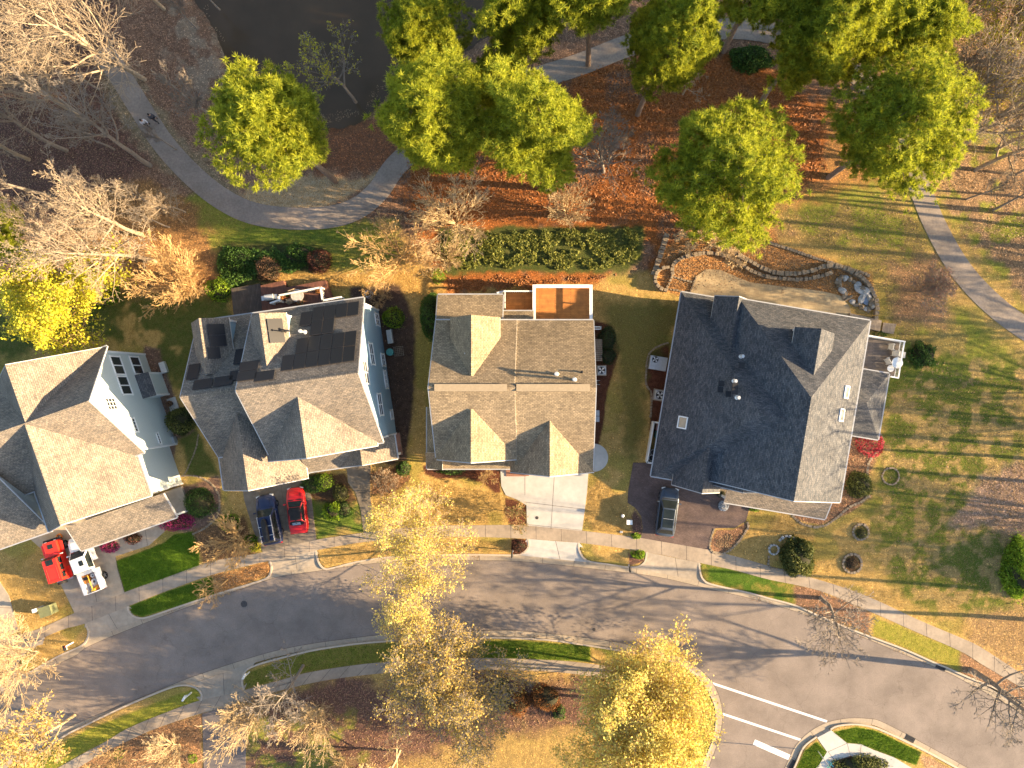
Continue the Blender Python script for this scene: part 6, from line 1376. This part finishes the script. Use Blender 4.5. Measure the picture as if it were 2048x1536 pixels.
# ------------------------------------------------------------------ people walking on the greenway
def skin_obj(name, verts, edges, rad, mat, parent, sub=1):
    me = bpy.data.meshes.new(name); me.from_pydata(verts, edges, []); me.materials.append(mat); o = bpy.data.objects.new(name, me); link(o, parent)
    o.modifiers.new('k', 'SKIN'); l = me.skin_vertices[0].data
    for i, r_ in enumerate(rad): l[i].radius = (r_, r_)
    l[0].use_root = True; s = o.modifiers.new('s', 'SUBSURF'); s.levels = sub; s.render_levels = sub; return o
SKIN = pm('skin', (.36, .21, .15), (.42, .26, .19), 6, .6)
def person(px, deg, label, top, legs, hair, cap=None):
    b = W(*px); rt = empty('person', (b.x, b.y, .165), math.radians(deg), label=label, cat='person')
    v = [(0, 0, .95), (0, 0, 1.15), (0, .01, 1.38), (0, .02, 1.50), (0, .04, 1.62), (0, .05, 1.72),
         (.10, 0, .92), (.11, .16, .50), (.10, .10, .08), (.10, .24, .04), (-.10, 0, .92), (-.10, -.06, .50), (-.10, -.36, .14), (-.10, -.26, .05),
         (.19, 0, 1.42), (.25, -.10, 1.14), (.22, .10, .94), (.22, .16, .86), (-.19, 0, 1.42), (-.25, .12, 1.15), (-.22, .34, 1.08), (-.21, .42, 1.07)]
    e = [(0, 1), (1, 2), (2, 3), (3, 4), (4, 5), (0, 6), (6, 7), (7, 8), (8, 9), (0, 10), (10, 11), (11, 12), (12, 13), (2, 14), (14, 15), (15, 16), (16, 17), (2, 18), (18, 19), (19, 20), (20, 21)]
    r_ = [.14, .13, .15, .055, .085, .07, .09, .065, .045, .04, .09, .065, .045, .04, .065, .05, .038, .03, .065, .05, .038, .03]
    skin_obj('body', v, e, r_, SKIN, rt)
    J = [0, 1, 2, 14, 15, 16, 18, 19, 20]; mp = {j: i for i, j in enumerate(J)}
    ee = [(0, 1), (1, 2), (2, 14), (14, 15), (15, 16), (2, 18), (18, 19), (19, 20)]
    skin_obj('jacket', [v[j] for j in J], [(mp[a], mp[c]) for a, c in ee], [r_[j] + .025 for j in J], top, rt)
    J = [0, 6, 7, 8, 10, 11, 12]; mp = {j: i for i, j in enumerate(J)}; ee = [(0, 6), (6, 7), (7, 8), (0, 10), (10, 11), (11, 12)]
    skin_obj('trousers', [v[j] for j in J], [(mp[a], mp[c]) for a, c in ee], [r_[j] + .022 for j in J], legs, rt)
    for j in (9, 13): g = MB(); g.box((v[j][0], v[j][1] - .05, v[j][2] + .01), (.10, .27, .09), M['black']); g.build('shoe', rt, bevel=.02)
    g = MB(); R_ = [[Vector((.095 * s_ * math.cos(a), .03 + .11 * s_ * math.sin(a), z)) for a in np.arange(10) * math.pi / 5] for z, s_ in ((1.64, .98), (1.70, 1.02), (1.76, .85), (1.80, .5))]
    g.loft(R_, hair); g.build('hair', rt, smooth=True)
    for s in (-1, 1): g = MB(); g.bar((s * .032, .125, 1.66), (s * .032, .135, 1.66), .012, M['black'], 6); g.build('eye', rt)
dk = pm('dark_cloth', (.02, .02, .028), (.035, .035, .045), 8, .9); gy = pm('slate_cloth', (.05, .055, .075), (.08, .085, .10), 8, .9); wh = pm('white_cloth', (.50, .50, .55), (.6, .6, .64), 8, .9); hr = pm('dark_hair', (.02, .014, .01), (.035, .025, .018), 12, .8)
person((303, 254), -140, 'walker in a white top and dark trousers at the left edge of the path', wh, dk, hr)
person((318, 243), -140, 'walker in dark slate clothes in the middle of the path', gy, dk, hr)

# ------------------------------------------------------------------ stone edging, walls, rocks
def stone_edge(name, label, px, w=.22, h=.22, step=.34, mat='stone', cat='stone edging', closed=False, seed=3, z0=.05, smooth=True):
    r = random.Random(seed); pts = P2(catmull(px, 5, closed) if smooth else px)
    if closed: pts = pts + [pts[0]]
    Lt = sum(math.dist(pts[i], pts[i + 1]) for i in range(len(pts) - 1)); n = max(2, int(Lt / step)); Q = resamp(pts, n + 1); mb = MB()
    for i in range(n):
        a, b = Q[i], Q[i + 1]; cx, cy = (a[0] + b[0]) / 2, (a[1] + b[1]) / 2; ang = math.atan2(b[1] - a[1], b[0] - a[0]); hh = h * r.uniform(.8, 1.15)
        mb.box((cx + r.uniform(-.02, .02), cy + r.uniform(-.02, .02), z0 + hh / 2), (step * r.uniform(.82, .95), w * r.uniform(.8, 1.15), hh), M[mat], ang + r.uniform(-.12, .12))
    return mb.build(name, label=label, cat=cat, bevel=.03)
SE = [
 ('stone_wall', 'upper stacked stone wall curving above the patio of the slate-roofed house', [(1450, 498), (1490, 520), (1536, 544), (1575, 549), (1612, 545), (1650, 533), (1680, 536), (1715, 553), (1738, 578), (1748, 605), (1748, 640)], .42, .55, 'wall'),
 ('stone_wall', 'lower stacked stone wall between the patio and the upper wall', [(1345, 552), (1343, 535), (1360, 518), (1400, 508), (1440, 510), (1468, 522), (1500, 542), (1540, 556), (1600, 560), (1640, 553), (1662, 545)], .36, .45, 'wall'),
 ('stone_wall', 'thin stone border at the top of the leafy terrace, against the lawn', [(1536, 486), (1580, 500), (1620, 514), (1660, 526), (1700, 538), (1738, 552)], .28, .25, 'edging'),
 ('stone_wall', 'straight stone wall at the left end of the terraces', [(1333, 468), (1325, 495), (1315, 525), (1306, 552)], .5, .5, 'wall'),
 ('stone_wall', 'looped stone wall around the small bed left of the terraces', [(1338, 536), (1322, 538), (1311, 548), (1309, 566), (1318, 578), (1334, 582)], .32, .7, 'wall'),
 ('stone_edging', 'short stone row dividing the leafy bed left of the patio', [(1340, 553), (1384, 565)], .18, .2, 'edging'),
 ('stone_edging', 'stone row along the left edge of the patio', [(1379, 586), (1392, 555)], .2, .2, 'edging'),
 ('stone_edging', 'stone row at the foot of the leafy bed by the roof corner', [(1331, 577), (1352, 581), (1376, 586)], .2, .2, 'edging'),
 ('stone_edging', 'pale stone row on the left side of the leafy bed', [(1343, 552), (1338, 566), (1331, 577)], .25, .35, 'edging'),
 ('stone_edging', 'curved stone border around the side bed with two outdoor units', [(1337, 685), (1312, 695), (1296, 712), (1292, 745), (1292, 770), (1302, 785), (1302, 815), (1300, 835)], .2, .15, 'edging'),
 ('stone_edging', 'stone border of the front corner bed by the red shrub', [(1757, 866), (1764, 880), (1757, 900), (1742, 915), (1735, 930), (1733, 950)], .25, .15, 'edging'),
 ('stone_edging', 'curved stone border of the bed in front of the porch', [(1583, 1030), (1600, 1045), (1625, 1053), (1650, 1050), (1672, 1035), (1695, 1015), (1720, 1003), (1738, 990)], .25, .15, 'edging'),
 ('stone_edging', 'stone border of the leaf-filled bed at the end of the paver driveway', [(1428, 1056), (1420, 1080), (1420, 1098), (1432, 1106), (1450, 1105), (1468, 1092), (1484, 1072), (1496, 1052), (1492, 1043)], .22, .15, 'edging'),
 ('stone_edging', 'low stone kerb along the lawn walk of the sage-green house', [(398, 868), (392, 900), (372, 945), (360, 955)], .15, .12, 'edging'),
 ('stone_edging', 'brown edging around the island bed of the big round shrub', [(362, 952), (395, 952), (425, 968), (440, 995), (436, 1030), (412, 1055), (385, 1068)], .18, .12, 'edging'),
]
for i, (nm, lab, px, w, h, c) in enumerate(SE): stone_edge(nm, lab, px, w, h, seed=i, cat='stone wall' if c == 'wall' else 'stone edging', step=.42 if c == 'wall' else .3)
def ring_px(c, r): return [(c[0] + r * math.cos(a), c[1] + r * math.sin(a)) for a in np.arange(10) * math.pi / 5]
stone_edge('stone_ring', 'stone ring around a bare patch on the right lawn, uppermost of three', ring_px((1780, 952), 17), .18, .16, .3, cat='stone ring', closed=True, seed=41)
stone_edge('stone_ring', 'stone ring around the tiny leafy shrub, middle of the three lawn rings', ring_px((1720, 1063), 16), .24, .2, .32, cat='stone ring', closed=True, seed=42)
stone_edge('stone_ring', 'stone ring around the dry shrub, lowest and widest of the three lawn rings', ring_px((1703, 1126), 19), .26, .2, .34, cat='stone ring', closed=True, seed=43)
stone_edge('stone_ring', 'grey rock ring beside the wide dark glossy shrub', [(1556, 1082), (1568, 1071), (1583, 1073), (1592, 1085)], .25, .3, .34, mat='stone_grey', cat='stone ring', seed=44)
stone_edge('stone_ring', 'small pale rock ring at the left of the wide dark shrub', ring_px((1546, 1098), 10), .18, .3, .3, mat='stone_grey', cat='stone ring', closed=True, seed=45)
stone_edge('stone_edging', 'stone border of the square leafy bed at the pavement', [(1537, 1110), (1536, 1132), (1548, 1136), (1572, 1140)], .2, .18, .3, cat='stone edging', seed=46)
sheet('patio', [(1378, 590), (1390, 554), (1412, 539), (1440, 540), (1470, 553), (1500, 565), (1560, 573), (1610, 578), (1650, 584), (1680, 592), (1697, 612), (1704, 636), (1738, 650), (1738, 700), (1500, 690), (1390, 650)], .155, M['patio'], kind='structure')
def rock(c, s, seed, z=.12):
    r = RS(seed); bm = bmesh.new(); bmesh.ops.create_icosphere(bm, subdivisions=2, radius=1)
    for v in bm.verts:
        n = v.co.normalized(); f = 1 + .22 * math.sin(n.x * 3.1 + seed) + .18 * math.sin(n.y * 4.3 + seed * 2) + .12 * math.sin(n.z * 5 + seed * 3)
        v.co = Vector((n.x * s[0], n.y * s[1], n.z * s[2])) * f
    me = bpy.data.meshes.new('boulder'); bm.to_mesh(me); bm.free(); me.materials.append(M['stone_grey'] if seed % 3 == 0 else M['stone'])
    o = bpy.data.objects.new('boulder', me); link(o); b = W(*c); o.location = (b.x, b.y, z + s[2] * .4); o.rotation_euler.z = seed; return o
rr = random.Random(5); k = 0
for a in range(24):
    t = a / 24 * 6.283; cx, cy = 1708 + 40 * math.cos(t) * .78 + 12 * math.sin(t), 587 + 28 * math.sin(t) + 14 * math.cos(t); k += 1
    o = rock((cx, cy), (rr.uniform(.22, .42), rr.uniform(.2, .34), rr.uniform(.15, .35)), k); prop(o, 'weathered boulder in the ring of the backyard water garden', 'boulder', 'boulders of the water garden')
for (cx, cy, s, lb) in ((1716, 580, (.6, .3, .2), 'long pale slab rock across the middle of the water garden'), (1722, 596, (.35, .55, .25), 'white blocky rock left of the small pool in the water garden'), (1728, 582, (.45, .38, .3), 'dark capstone rock at the top of the small pool')):
    k += 1; o = rock((cx, cy), s, k * 3); prop(o, lb, 'boulder')
c = W(1734, 592); mb = MB(); mb.prism([(c.x + .75 * math.cos(a), c.y + .95 * math.sin(a)) for a in np.arange(16) * math.pi / 8], .10, .22, M['blue_pool'] if 'blue_pool' in M else pm('pool_water', (.16, .20, .26), (.3, .34, .40), 2, .1, spec=.7)); mb.build('garden_pool_water', kind='structure')

# ------------------------------------------------------------------ outdoor units, boxes, posts
def unit_ac(px, s, label, deg=0, z=.1, hh=.75):
    b = W(*px); rt = empty('air_conditioner', (b.x, b.y, z), math.radians(deg), label=label, cat='air conditioner')
    g = MB(); g.box((0, 0, hh / 2 + .06), (s, s, hh), M['metal']); g.build('case', rt, bevel=.08)
    g = MB(); g.box((0, 0, .03), (s + .2, s + .2, .08), M['conc']); g.build('pad', rt)
    g = MB(); g.bar((0, 0, hh + .055), (0, 0, hh + .075), s * .42, M['black'], 20); gr = g.build('grille', rt)
    g = MB()
    for k in range(4):
        a = k * math.pi / 2 + .5; q = [(0, 0), (s * .38 * math.cos(a), s * .38 * math.sin(a)), (s * .38 * math.cos(a + .7), s * .38 * math.sin(a + .7))]; g.poly([(x, y, hh + .09 + .02 * (i == 1)) for i, (x, y) in enumerate(q)], M['galv'])
    g.build('fan', gr)
unit_ac((1202, 741), .85, 'square outdoor air conditioning unit on the right side of the centre house', 0)
unit_ac((1317, 790), .95, 'outdoor air conditioning unit in the stone-bordered bed, below the larger one', -9)
b = W(1314, 727); rt = empty('air_conditioner', (b.x, b.y, .1), math.radians(-9.5), label='wide grey unit with one off-centre fan, upper one in the stone-bordered side bed', cat='air conditioner')
g = MB(); g.box((0, 0, .4), (1.7, 1.35, .75), M['metal']); g.build('case', rt, bevel=.04); g = MB(); g.bar((-.35, .32, .77), (-.35, .32, .80), .32, M['black'], 18); gr = g.build('grille', rt)
g = MB(); 
for k in range(4): a = k * math.pi / 2 + .3; g.poly([(-.35, .32, .81), (-.35 + .28 * math.cos(a), .32 + .28 * math.sin(a), .82), (-.35 + .28 * math.cos(a + .7), .32 + .28 * math.sin(a + .7), .81)], M['galv'])
g.build('fan', gr)
def boxthing(name, px, size, m, label, cat, deg=0, z=.12, cap=None, bevel=.03, parts=None):
    b = W(*px); rt = empty(name, (b.x, b.y, z), math.radians(deg), label=label, cat=cat)
    g = MB(); g.box((0, 0, size[2] / 2), size, M[m]); g.build('case', rt, bevel=bevel)
    if cap: g = MB(); g.box((0, 0, size[2] + .03), (size[0] + .06, size[1] + .06, .06), M[cap]); g.build('lid', rt)
    if parts: parts(rt)
    return rt
M['tgreen'] = pm('transformer_green', (.13, .14, .07), (.19, .20, .10), 3, .6)
boxthing('utility_box', (106, 1216), (1.15, .95, .95), 'tgreen', 'mossy green electrical transformer box on the tan lawn by the left driveway', 'utility box', 18, cap='tgreen')
boxthing('utility_pedestal', (88, 1213), (.32, .30, 1.15), 'galv', 'slim white utility pedestal left of the green transformer box', 'utility box', 18, cap='white')
def mailbox(px, deg, label, m='white', mp='white', h=1.15):
    b = W(*px); rt = empty('mailbox', (b.x, b.y, .12), math.radians(deg), label=label, cat='mailbox')
    g = MB(); g.box((0, 0, h / 2), (.12, .12, h), M[mp]); g.box((0, -.15, h - .12), (.08, .4, .08), M[mp]); g.build('post', rt)
    g = MB(); R_ = [[Vector((x * .1, y, h + .02 + z)) for x, z in ((-1, 0), (-1, .12), (-.7, .2), (0, .235), (.7, .2), (1, .12), (1, 0))] for y in (-.38, .16)]
    g.loft(R_, M[m]); bx = g.build('letter_box', rt); g = MB(); g.box((.12, .02, h + .16), (.02, .12, .08), M['rlamp']); g.build('flag', bx)
mailbox((1257, 1129), 5, 'black mailbox with white post details at the verge bed right of the pale apron', 'black', 'white')
mailbox((1026, 1100), 0, 'dark mailbox in the round mulch end of the verge, left of the pale apron', 'black', 'white')
mailbox((500, 1343), 150, 'white mailbox on the kerb end of the lower verge, right of the asphalt driveway', 'white', 'white')
mailbox((384, 1384), 150, 'white mailbox on the grass tip left of the lower asphalt driveway', 'white', 'white', 1.35)
mailbox((148, 1284), 20, 'black and white mailbox in the twiggy bed at the left street edge', 'black', 'white')
b = W(1243, 1027); rt = empty('garden_lamp', (b.x, b.y, .12), 0, label='white globe garden lamp on the lawn beside the paver driveway', cat='lamp'); g = MB(); g.bar((0, 0, 0), (0, 0, 1.0), .04, M['black'], 8); g.build('post', rt)
bm = bmesh.new(); bmesh.ops.create_uvsphere(bm, u_segments=14, v_segments=8, radius=.17); me = bpy.data.meshes.new('globe'); bm.to_mesh(me); bm.free(); me.materials.append(M['white']); o = bpy.data.objects.new('globe', me); link(o, rt); o.location.z = 1.12
boxthing('utility_box', (1257, 1041), (.5, .38, .8), 'galv', 'small pale utility box in the bed edge below the globe lamp', 'utility box', 0, cap='white')
boxthing('utility_box', (1242, 1063), (.3, .2, .12), 'metal', 'flat grey meter lid in the lawn near the pavement', 'utility box', 0)
boxthing('step_stone', (1191, 826), (.75, .55, .1), 'metal', 'grey square slab beside the centre house wall, upper of two', 'slab', 0, .1)
boxthing('step_stone', (1191, 838), (.75, .55, .1), 'metal', 'grey square slab beside the centre house wall, lower of two', 'slab', 0, .1)
def slats(rt):
    g = MB()
    for k in range(11): g.box((0, -1.0 + k * .2, .62), (.95, .14, .05), M['oldwood'])
    g.build('slat', rt)
b = W(1194, 701); rt = empty('wooden_stoop', (b.x, b.y, .1), 0, label='weathered slatted stoop at the side door of the centre house', cat='stoop'); slats(rt); g = MB()
for x in (-.42, .42):
    for y in (-.95, .95): g.box((x, y, .3), (.1, .1, .6), M['oldwood'])
g.build('frame', rt)
b = W(1193, 659); g = MB(); g.box((0, 0, .35), (.9, .1, .1), M['white']); g.box((0, .22, .35), (.9, .1, .1), M['white'])
for x in (-.4, .4): g.box((x, .11, .2), (.08, .3, .4), M['white'])
q = g.build('wooden_rack', label='low white rail rack beside the centre house, above the stoop', cat='rack'); q.location = (b.x, b.y, .1)
b = W(1193, 765); rt = empty('hose_cart', (b.x, b.y, .1), 0, label='grey metal hose cart by the wall, below the air conditioning unit', cat='hose cart'); g = MB()
for y in (-.2, .2): g.bar((-.3, y, .1), (.3, y, .6), .025, M['galv'], 6); g.bar((.3, y, .1), (-.1, y, .7), .025, M['galv'], 6)
g.bar((0, -.25, .35), (0, .25, .35), .03, M['galv'], 6); g.build('frame', rt); g = MB(); g.bar((0, -.15, .35), (0, .15, .35), .16, M['black'], 12); g.build('reel', rt)
# bin enclosure
b = W(1308, 884); rt = empty('bin_enclosure', (b.x, b.y, .1), math.radians(-9.5), label='white picket screen enclosing the bins at the left wall of the slate-roofed house', cat='fence')
g = MB(); g.box((-.55, 0, .62), (.09, 4.0, 1.25), M['white']); g.box((-.55, 0, 1.27), (.16, 4.1, .06), M['white']); g.build('long_panel', rt)
for y in (-2.0, 2.0): g = MB(); g.box((.05, y, .62), (1.2, .09, 1.25), M['white']); g.box((.05, y, 1.27), (1.25, .16, .06), M['white']); g.build('end_panel', rt)
def binn(px, label, m, rnd=True):
    b = W(*px); rt = empty('wheelie_bin' if not rnd else 'round_bin', (b.x, b.y, .1), math.radians(-9.5), label=label, cat='bin'); g = MB()
    if rnd:
        g.bar((0, 0, 0), (0, 0, .75), .24, M['black'], 16, .29); g.build('tub', rt); g = MB(); g.ring((0, 0), .25, .30, .72, .80, M['metal'], 20); g.build('rim', rt)
    else: g.box((0, 0, .5), (.55, .65, 1.0), m); g.build('tub', rt, bevel=.04); g = MB(); g.box((0, 0, 1.04), (.6, .72, .09), m); g.build('lid', rt, bevel=.03)
binn((1304, 903), 'round black bin in the enclosure, upper of two', None); binn((1301, 914), 'round black bin in the enclosure, lower of two', None)
binn((1313, 868), 'green wheelie bin inside the white enclosure', pm('bin_green', (.05, .10, .08), (.07, .13, .1), 5, .6), False)
binn((1315, 853), 'faded pink-brown wheelie bin inside the white enclosure', pm('bin_brown', (.20, .11, .09), (.25, .14, .12), 5, .6), False)
# deck of the blue house
Z = 1.0
mb = MB(); mb.prism(P2([(521, 571), (566, 561), (572, 575), (650, 560), (668, 610), (700, 640), (540, 650), (524, 618)], Z), .2, Z, M['redwood']); dk_ = mb.build('wooden_deck', label='red-brown wooden deck behind the blue house', cat='deck')
mb = MB(); mb.prism(P2([(462, 577), (520, 567), (531, 618), (530, 660), (470, 660)], .6), .15, .6, M['dkwood']); mb.build('wooden_platform', label='dark weathered wooden platform left of the red-brown deck', cat='deck')
g = MB(); Zr = 2.0
def rail(g, a, b, z=Zr, w=.16):
    a, b = W(*a, z), W(*b, z); d = b - a; L_ = d.length; an = math.atan2(d.y, d.x); c = (a + b) / 2
    g.box((c.x, c.y, z), (L_, w, .07), M['white'], an); n = max(2, int(L_ / .16))
    for i in range(n + 1): p = a.lerp(b, i / n); g.box((p.x, p.y, z - .45), (.04, .04, .85), M['white'])
    for p in (a, b): g.box((p.x, p.y, z - .48), (.13, .13, 1.05), M['white'])
for a, b in (((557, 591), (640, 575)), ((557, 591), (559, 602)), ((641, 575), (645, 601)), ((645, 601), (681, 594)), ((541, 606), (558, 600))): rail(g, a, b)
g.build('deck_rail', dk_)
def on(px, z): p = W(*px, z); return (p.x, p.y, z)
rt = empty('barbecue', on((546, 597), Z), math.radians(8), label='silver and black gas barbecue on the left end of the red-brown deck', cat='barbecue')
g = MB(); g.box((0, 0, .45), (.9, .55, .8), M['black']); g.build('cart', rt); g = MB(); R_ = [[Vector((x, .3 * math.cos(a), .88 + .28 * math.sin(a))) for a in np.linspace(0, math.pi, 9)] for x in (-.42, .42)]; g.loft(R_, M['galv']); g.build('hood', rt)
g = MB(); g.box((.62, 0, .86), (.3, .45, .05), M['galv']); g.box((-.62, 0, .86), (.3, .45, .05), M['galv']); g.build('side_shelf', rt)
rt = empty('round_table', on((600, 593), Z), 0, label='round pale glass table on the red-brown deck', cat='table')
g = MB(); g.bar((0, 0, .70), (0, 0, .74), .62, M['stone_grey'], 24); g.build('tabletop', rt); g = MB(); g.bar((0, 0, 0), (0, 0, .72), .05, M['metal'], 8); g.bar((0, 0, 0), (0, 0, .05), .3, M['metal'], 12); g.build('stand', rt)
def chair(px, z, deg, label, m, lounge=False, cat='chair'):
    rt = empty('deck_chair', on(px, z), math.radians(deg), label=label, cat=cat); w = .55
    L_ = 1.25 if lounge else .5
    g = MB(); g.box((0, L_ / 2 - .25, .36), (w, L_, .06), m); g.build('seat', rt)
    g = MB(); T_ = Matrix.Translation((0, -.25, .36)) @ Matrix.Rotation(math.radians(-32 if lounge else -12), 4, 'X'); g.box((0, 0, .36), (w, .06, .72), m, T=T_); g.build('backrest', rt)
    for x in (-.24, .24):
        for y in (-.2, L_ - .3): g = MB(); g.box((x, y, .17), (.05, .05, .34), M['metal']); g.build('leg', rt)
        g = MB(); g.box((x, 0, .56), (.06, .5, .04), m); g.build('arm', rt)
M['tanm'] = pm('mesh_fabric', (.33, .25, .17), (.4, .31, .22), 20, .8); M['palem'] = pm('pale_fabric', (.36, .35, .33), (.46, .45, .42), 20, .8)
chair((583, 603), Z, 20, 'brown deck chair left of the round pale table', M['tanm']); chair((590, 585), Z, 200, 'brown deck chair behind the round pale table', M['tanm'])
def pot(px, z, r_, h, leaf, label, pm_='stone'):
    rt = empty('potted_plant', on(px, z), 0, label=label, cat='potted plant'); g = MB(); g.bar((0, 0, 0), (0, 0, h), r_ * .75, M[pm_], 14, r_); g.build('pot', rt)
    r = RS(int(px[0])); C = unit(220, r) * r_ * 1.15; C[:, 2] = np.abs(C[:, 2]) + h; leaves('foliage', C, .10, LF[leaf], r, rt)
M['teal'] = pm('teal_glaze', (.05, .22, .20), (.08, .28, .26), 4, .3); M['terra'] = pm('terracotta', (.36, .13, .06), (.45, .17, .08), 4, .8)
pot((566, 595), Z, .28, .4, 'rust', 'orange-flowered pot behind the barbecue', 'terra'); pot((604, 606), Z, .3, .45, 'rust', 'teal glazed pot in front of the round pale table', 'teal'); pot((639, 583), Z, .22, .4, 'rust', 'terracotta pot in the right corner of the red-brown deck', 'terra'); pot((577, 590), Z, .2, .35, 'green', 'small green potted plant on the red-brown deck', 'terra')
# balcony of the slate-roofed house
def h5p(x, y, z): return h5.root.matrix_basis @ Vector((x, y, z))
def at_h5(u, v, z): p = W(u, v, z); return (u, v)
zb = 2.83
chair((1779, 694), zb, -100, 'pale sling chair on the balcony, uppermost of three', M['palem'], False)
chair((1786, 707), zb, 80 + 180, 'pale sun lounger in the middle of the balcony', M['palem'], True, 'sun lounger')
chair((1772, 722), zb, -60, 'pale chair left of the white round table on the balcony', M['palem'], False)
rt = empty('round_table', on((1787, 726), zb), 0, label='white round table at the right rail of the balcony', cat='table'); g = MB(); g.bar((0, 0, .70), (0, 0, .75), .52, M['white'], 24); g.build('tabletop', rt); g = MB(); g.bar((0, 0, 0), (0, 0, .70), .05, M['white'], 8); g.build('stand', rt)
rt = empty('side_table', on((1777, 737), zb), 0, label='small white round side table at the lower left of the white table', cat='table'); g = MB(); g.bar((0, 0, .42), (0, 0, .46), .33, M['white'], 18); g.build('tabletop', rt); g = MB(); g.bar((0, 0, 0), (0, 0, .42), .04, M['white'], 8); g.build('stand', rt)
mb = MB(); mb.prism(P2([(1700, 626), (1764, 641), (1760, 663), (1700, 648)], .5), .1, .5, M['oldwood']); mb.build('wooden_steps', label='grey plank landing beside the rock water garden', cat='landing')
mb = MB(); mb.prism(P2([(1767, 645), (1793, 648), (1787, 668), (1764, 664)], .3), .1, .3, M['oldwood']); mb.build('wooden_steps', label='small detached grey plank step right of the landing', cat='landing')
# gap between blue and centre house
rt = empty('garden_bench', on((781, 674), .12), math.radians(8), label='grey bench in the mulch beside the blue wall', cat='bench')
g = MB(); g.box((0, 0, .45), (.48, 1.35, .06), M['metal']); g.build('seat', rt); g = MB(); g.box((.33, 0, .7), (.08, 1.35, .5), M['metal']); g.build('backrest', rt)
for y in (-.6, .6): g = MB(); g.box((0, y, .2), (.45, .07, .42), M['metal']); g.build('leg', rt)
b = W(800, 703); g = MB()
for i in range(6): g.box((-.45 + i * .18, 0, .5), (.035, .9, .03), M['oldwood']); g.box((0, -.45 + i * .18, .53), (.95, .035, .03), M['oldwood'])
for x in (-.4, .4): 
    for y in (-.4, .4): g.box((x, y, .25), (.04, .04, .5), M['oldwood'])
q = g.build('trellis', label='pale square lattice trellis lying by the green barrel', cat='trellis'); q.location = (b.x, b.y, .1); q.rotation_euler.z = .12
b = W(784, 705); rt = empty('rain_barrel', (b.x, b.y, .1), 0, label='green round barrel beside the lattice trellis', cat='barrel'); g = MB(); g.bar((0, 0, 0), (0, 0, .8), .30, M['teal'], 16, .33); g.build('drum', rt); g = MB(); g.ring((0, 0), .28, .36, .78, .84, M['teal'], 18); g.build('rim', rt)
b = W(741, 590); rt = empty('wire_frame', (b.x, b.y, .1), 0, label='white wire frame among the twigs behind the blue house', cat='plant frame'); g = MB()
for i in range(5): a = i * 1.256; g.bar((.4 * math.cos(a), .4 * math.sin(a), 0), (.3 * math.cos(a + .4), .3 * math.sin(a + .4), .9), .02, M['galv'], 5)
g.ring((0, 0), .36, .40, .45, .48, M['galv'], 14); g.ring((0, 0), .28, .32, .88, .91, M['galv'], 14); g.build('hoop', rt)
boxthing('basement_hatch', (331, 735), (.55, 1.1, .4), 'galv', 'pale metal window-well cover at the wall of the sage-green house', 'window well', 19)
boxthing('utility_box', (349, 812), (.9, 1.7, .12), 'conc_new', 'pale concrete pad with a round pot beside the sage-green wall', 'pad', 19, .08)
b = W(343, 806); pot((343, 807), .2, .25, .35, 'brownleaf', 'dark round pot on the pale pad by the sage-green wall', 'black')
boxthing('utility_box', (351, 880), (.5, .7, .6), 'metal', 'blue-grey box at the wall below the olive shrub', 'utility box', 19)
b = W(1446, 1011); rt = empty('garden_ornament', (b.x, b.y, .15), 0, label='white rock ornament at the edge of the paver driveway', cat='ornament'); r = RS(9); C = unit(300, r) * .5; C[:, 2] = np.abs(C[:, 2]) * .6; leaves('blossom', C, .14, leafm('leaf_white', (.4, .42, .44), (.7, .72, .74), .1), r, rt); g = MB(); g.bar((0, 0, 0), (0, 0, .3), .25, M['stone_grey'], 10, .3); g.build('base', rt)
# sign post, box at the pine, picnic bench on the path, roof corner
b = W(1635, 1501); rt = empty('street_sign', (b.x, b.y, .12), math.radians(-25), label='thin street sign pole on the grass wedge at the side street corner', cat='street sign'); g = MB(); g.bar((0, 0, 0), (0, 0, 3.1), .04, M['galv'], 8); g.build('pole', rt)
g = MB(); g.box((0, 0, 3.0), (.75, .03, .2), M['teal']); g.build('sign_blade', rt); g = MB(); g.box((0, 0, 2.75), (.03, .75, .2), M['teal']); g.build('sign_blade', rt)
boxthing('electric_box', (1661, 350), (.3, .22, 1.0), 'white', 'small white box on the foot of the wide right-hand pine', 'utility box', 20)
b = W(1726, 330); boxthing('utility_box', (1727, 332), (.45, .4, .7), 'metal', 'grey pedestal on the leafy lawn left of the right path', 'utility box', 10, cap='galv')
rt = empty('park_bench', on((1700, 148), .17), math.radians(-50), label='grey park bench at the edge of the path under the upper right pines', cat='bench'); g = MB(); g.box((0, 0, .45), (1.5, .4, .06), M['metal']); g.build('seat', rt); g = MB(); g.box((0, .25, .72), (1.5, .06, .45), M['metal']); g.build('backrest', rt)
for x in (-.6, .6): g = MB(); g.box((x, 0, .22), (.07, .42, .44), M['metal']); g.build('leg', rt)
b = W(757, 1571, 0); rt = empty('house', (b.x, b.y, 0), math.radians(-33), label='white ribbed metal roof corner at the bottom edge of the photo', cat='house')
g = MB(); g.box((0, 0, 1.2), (2.0, 2.6, 2.4), M['sid_white']); g.build('wall', rt); g = MB(); g.box((0, 0, 2.46), (2.3, 2.9, .12), M['gwhite'])
for i in range(9): g.box((-1.08 + i * .27, 0, 2.54), (.07, 2.9, .05), M['white'])
g.build('roof', rt)
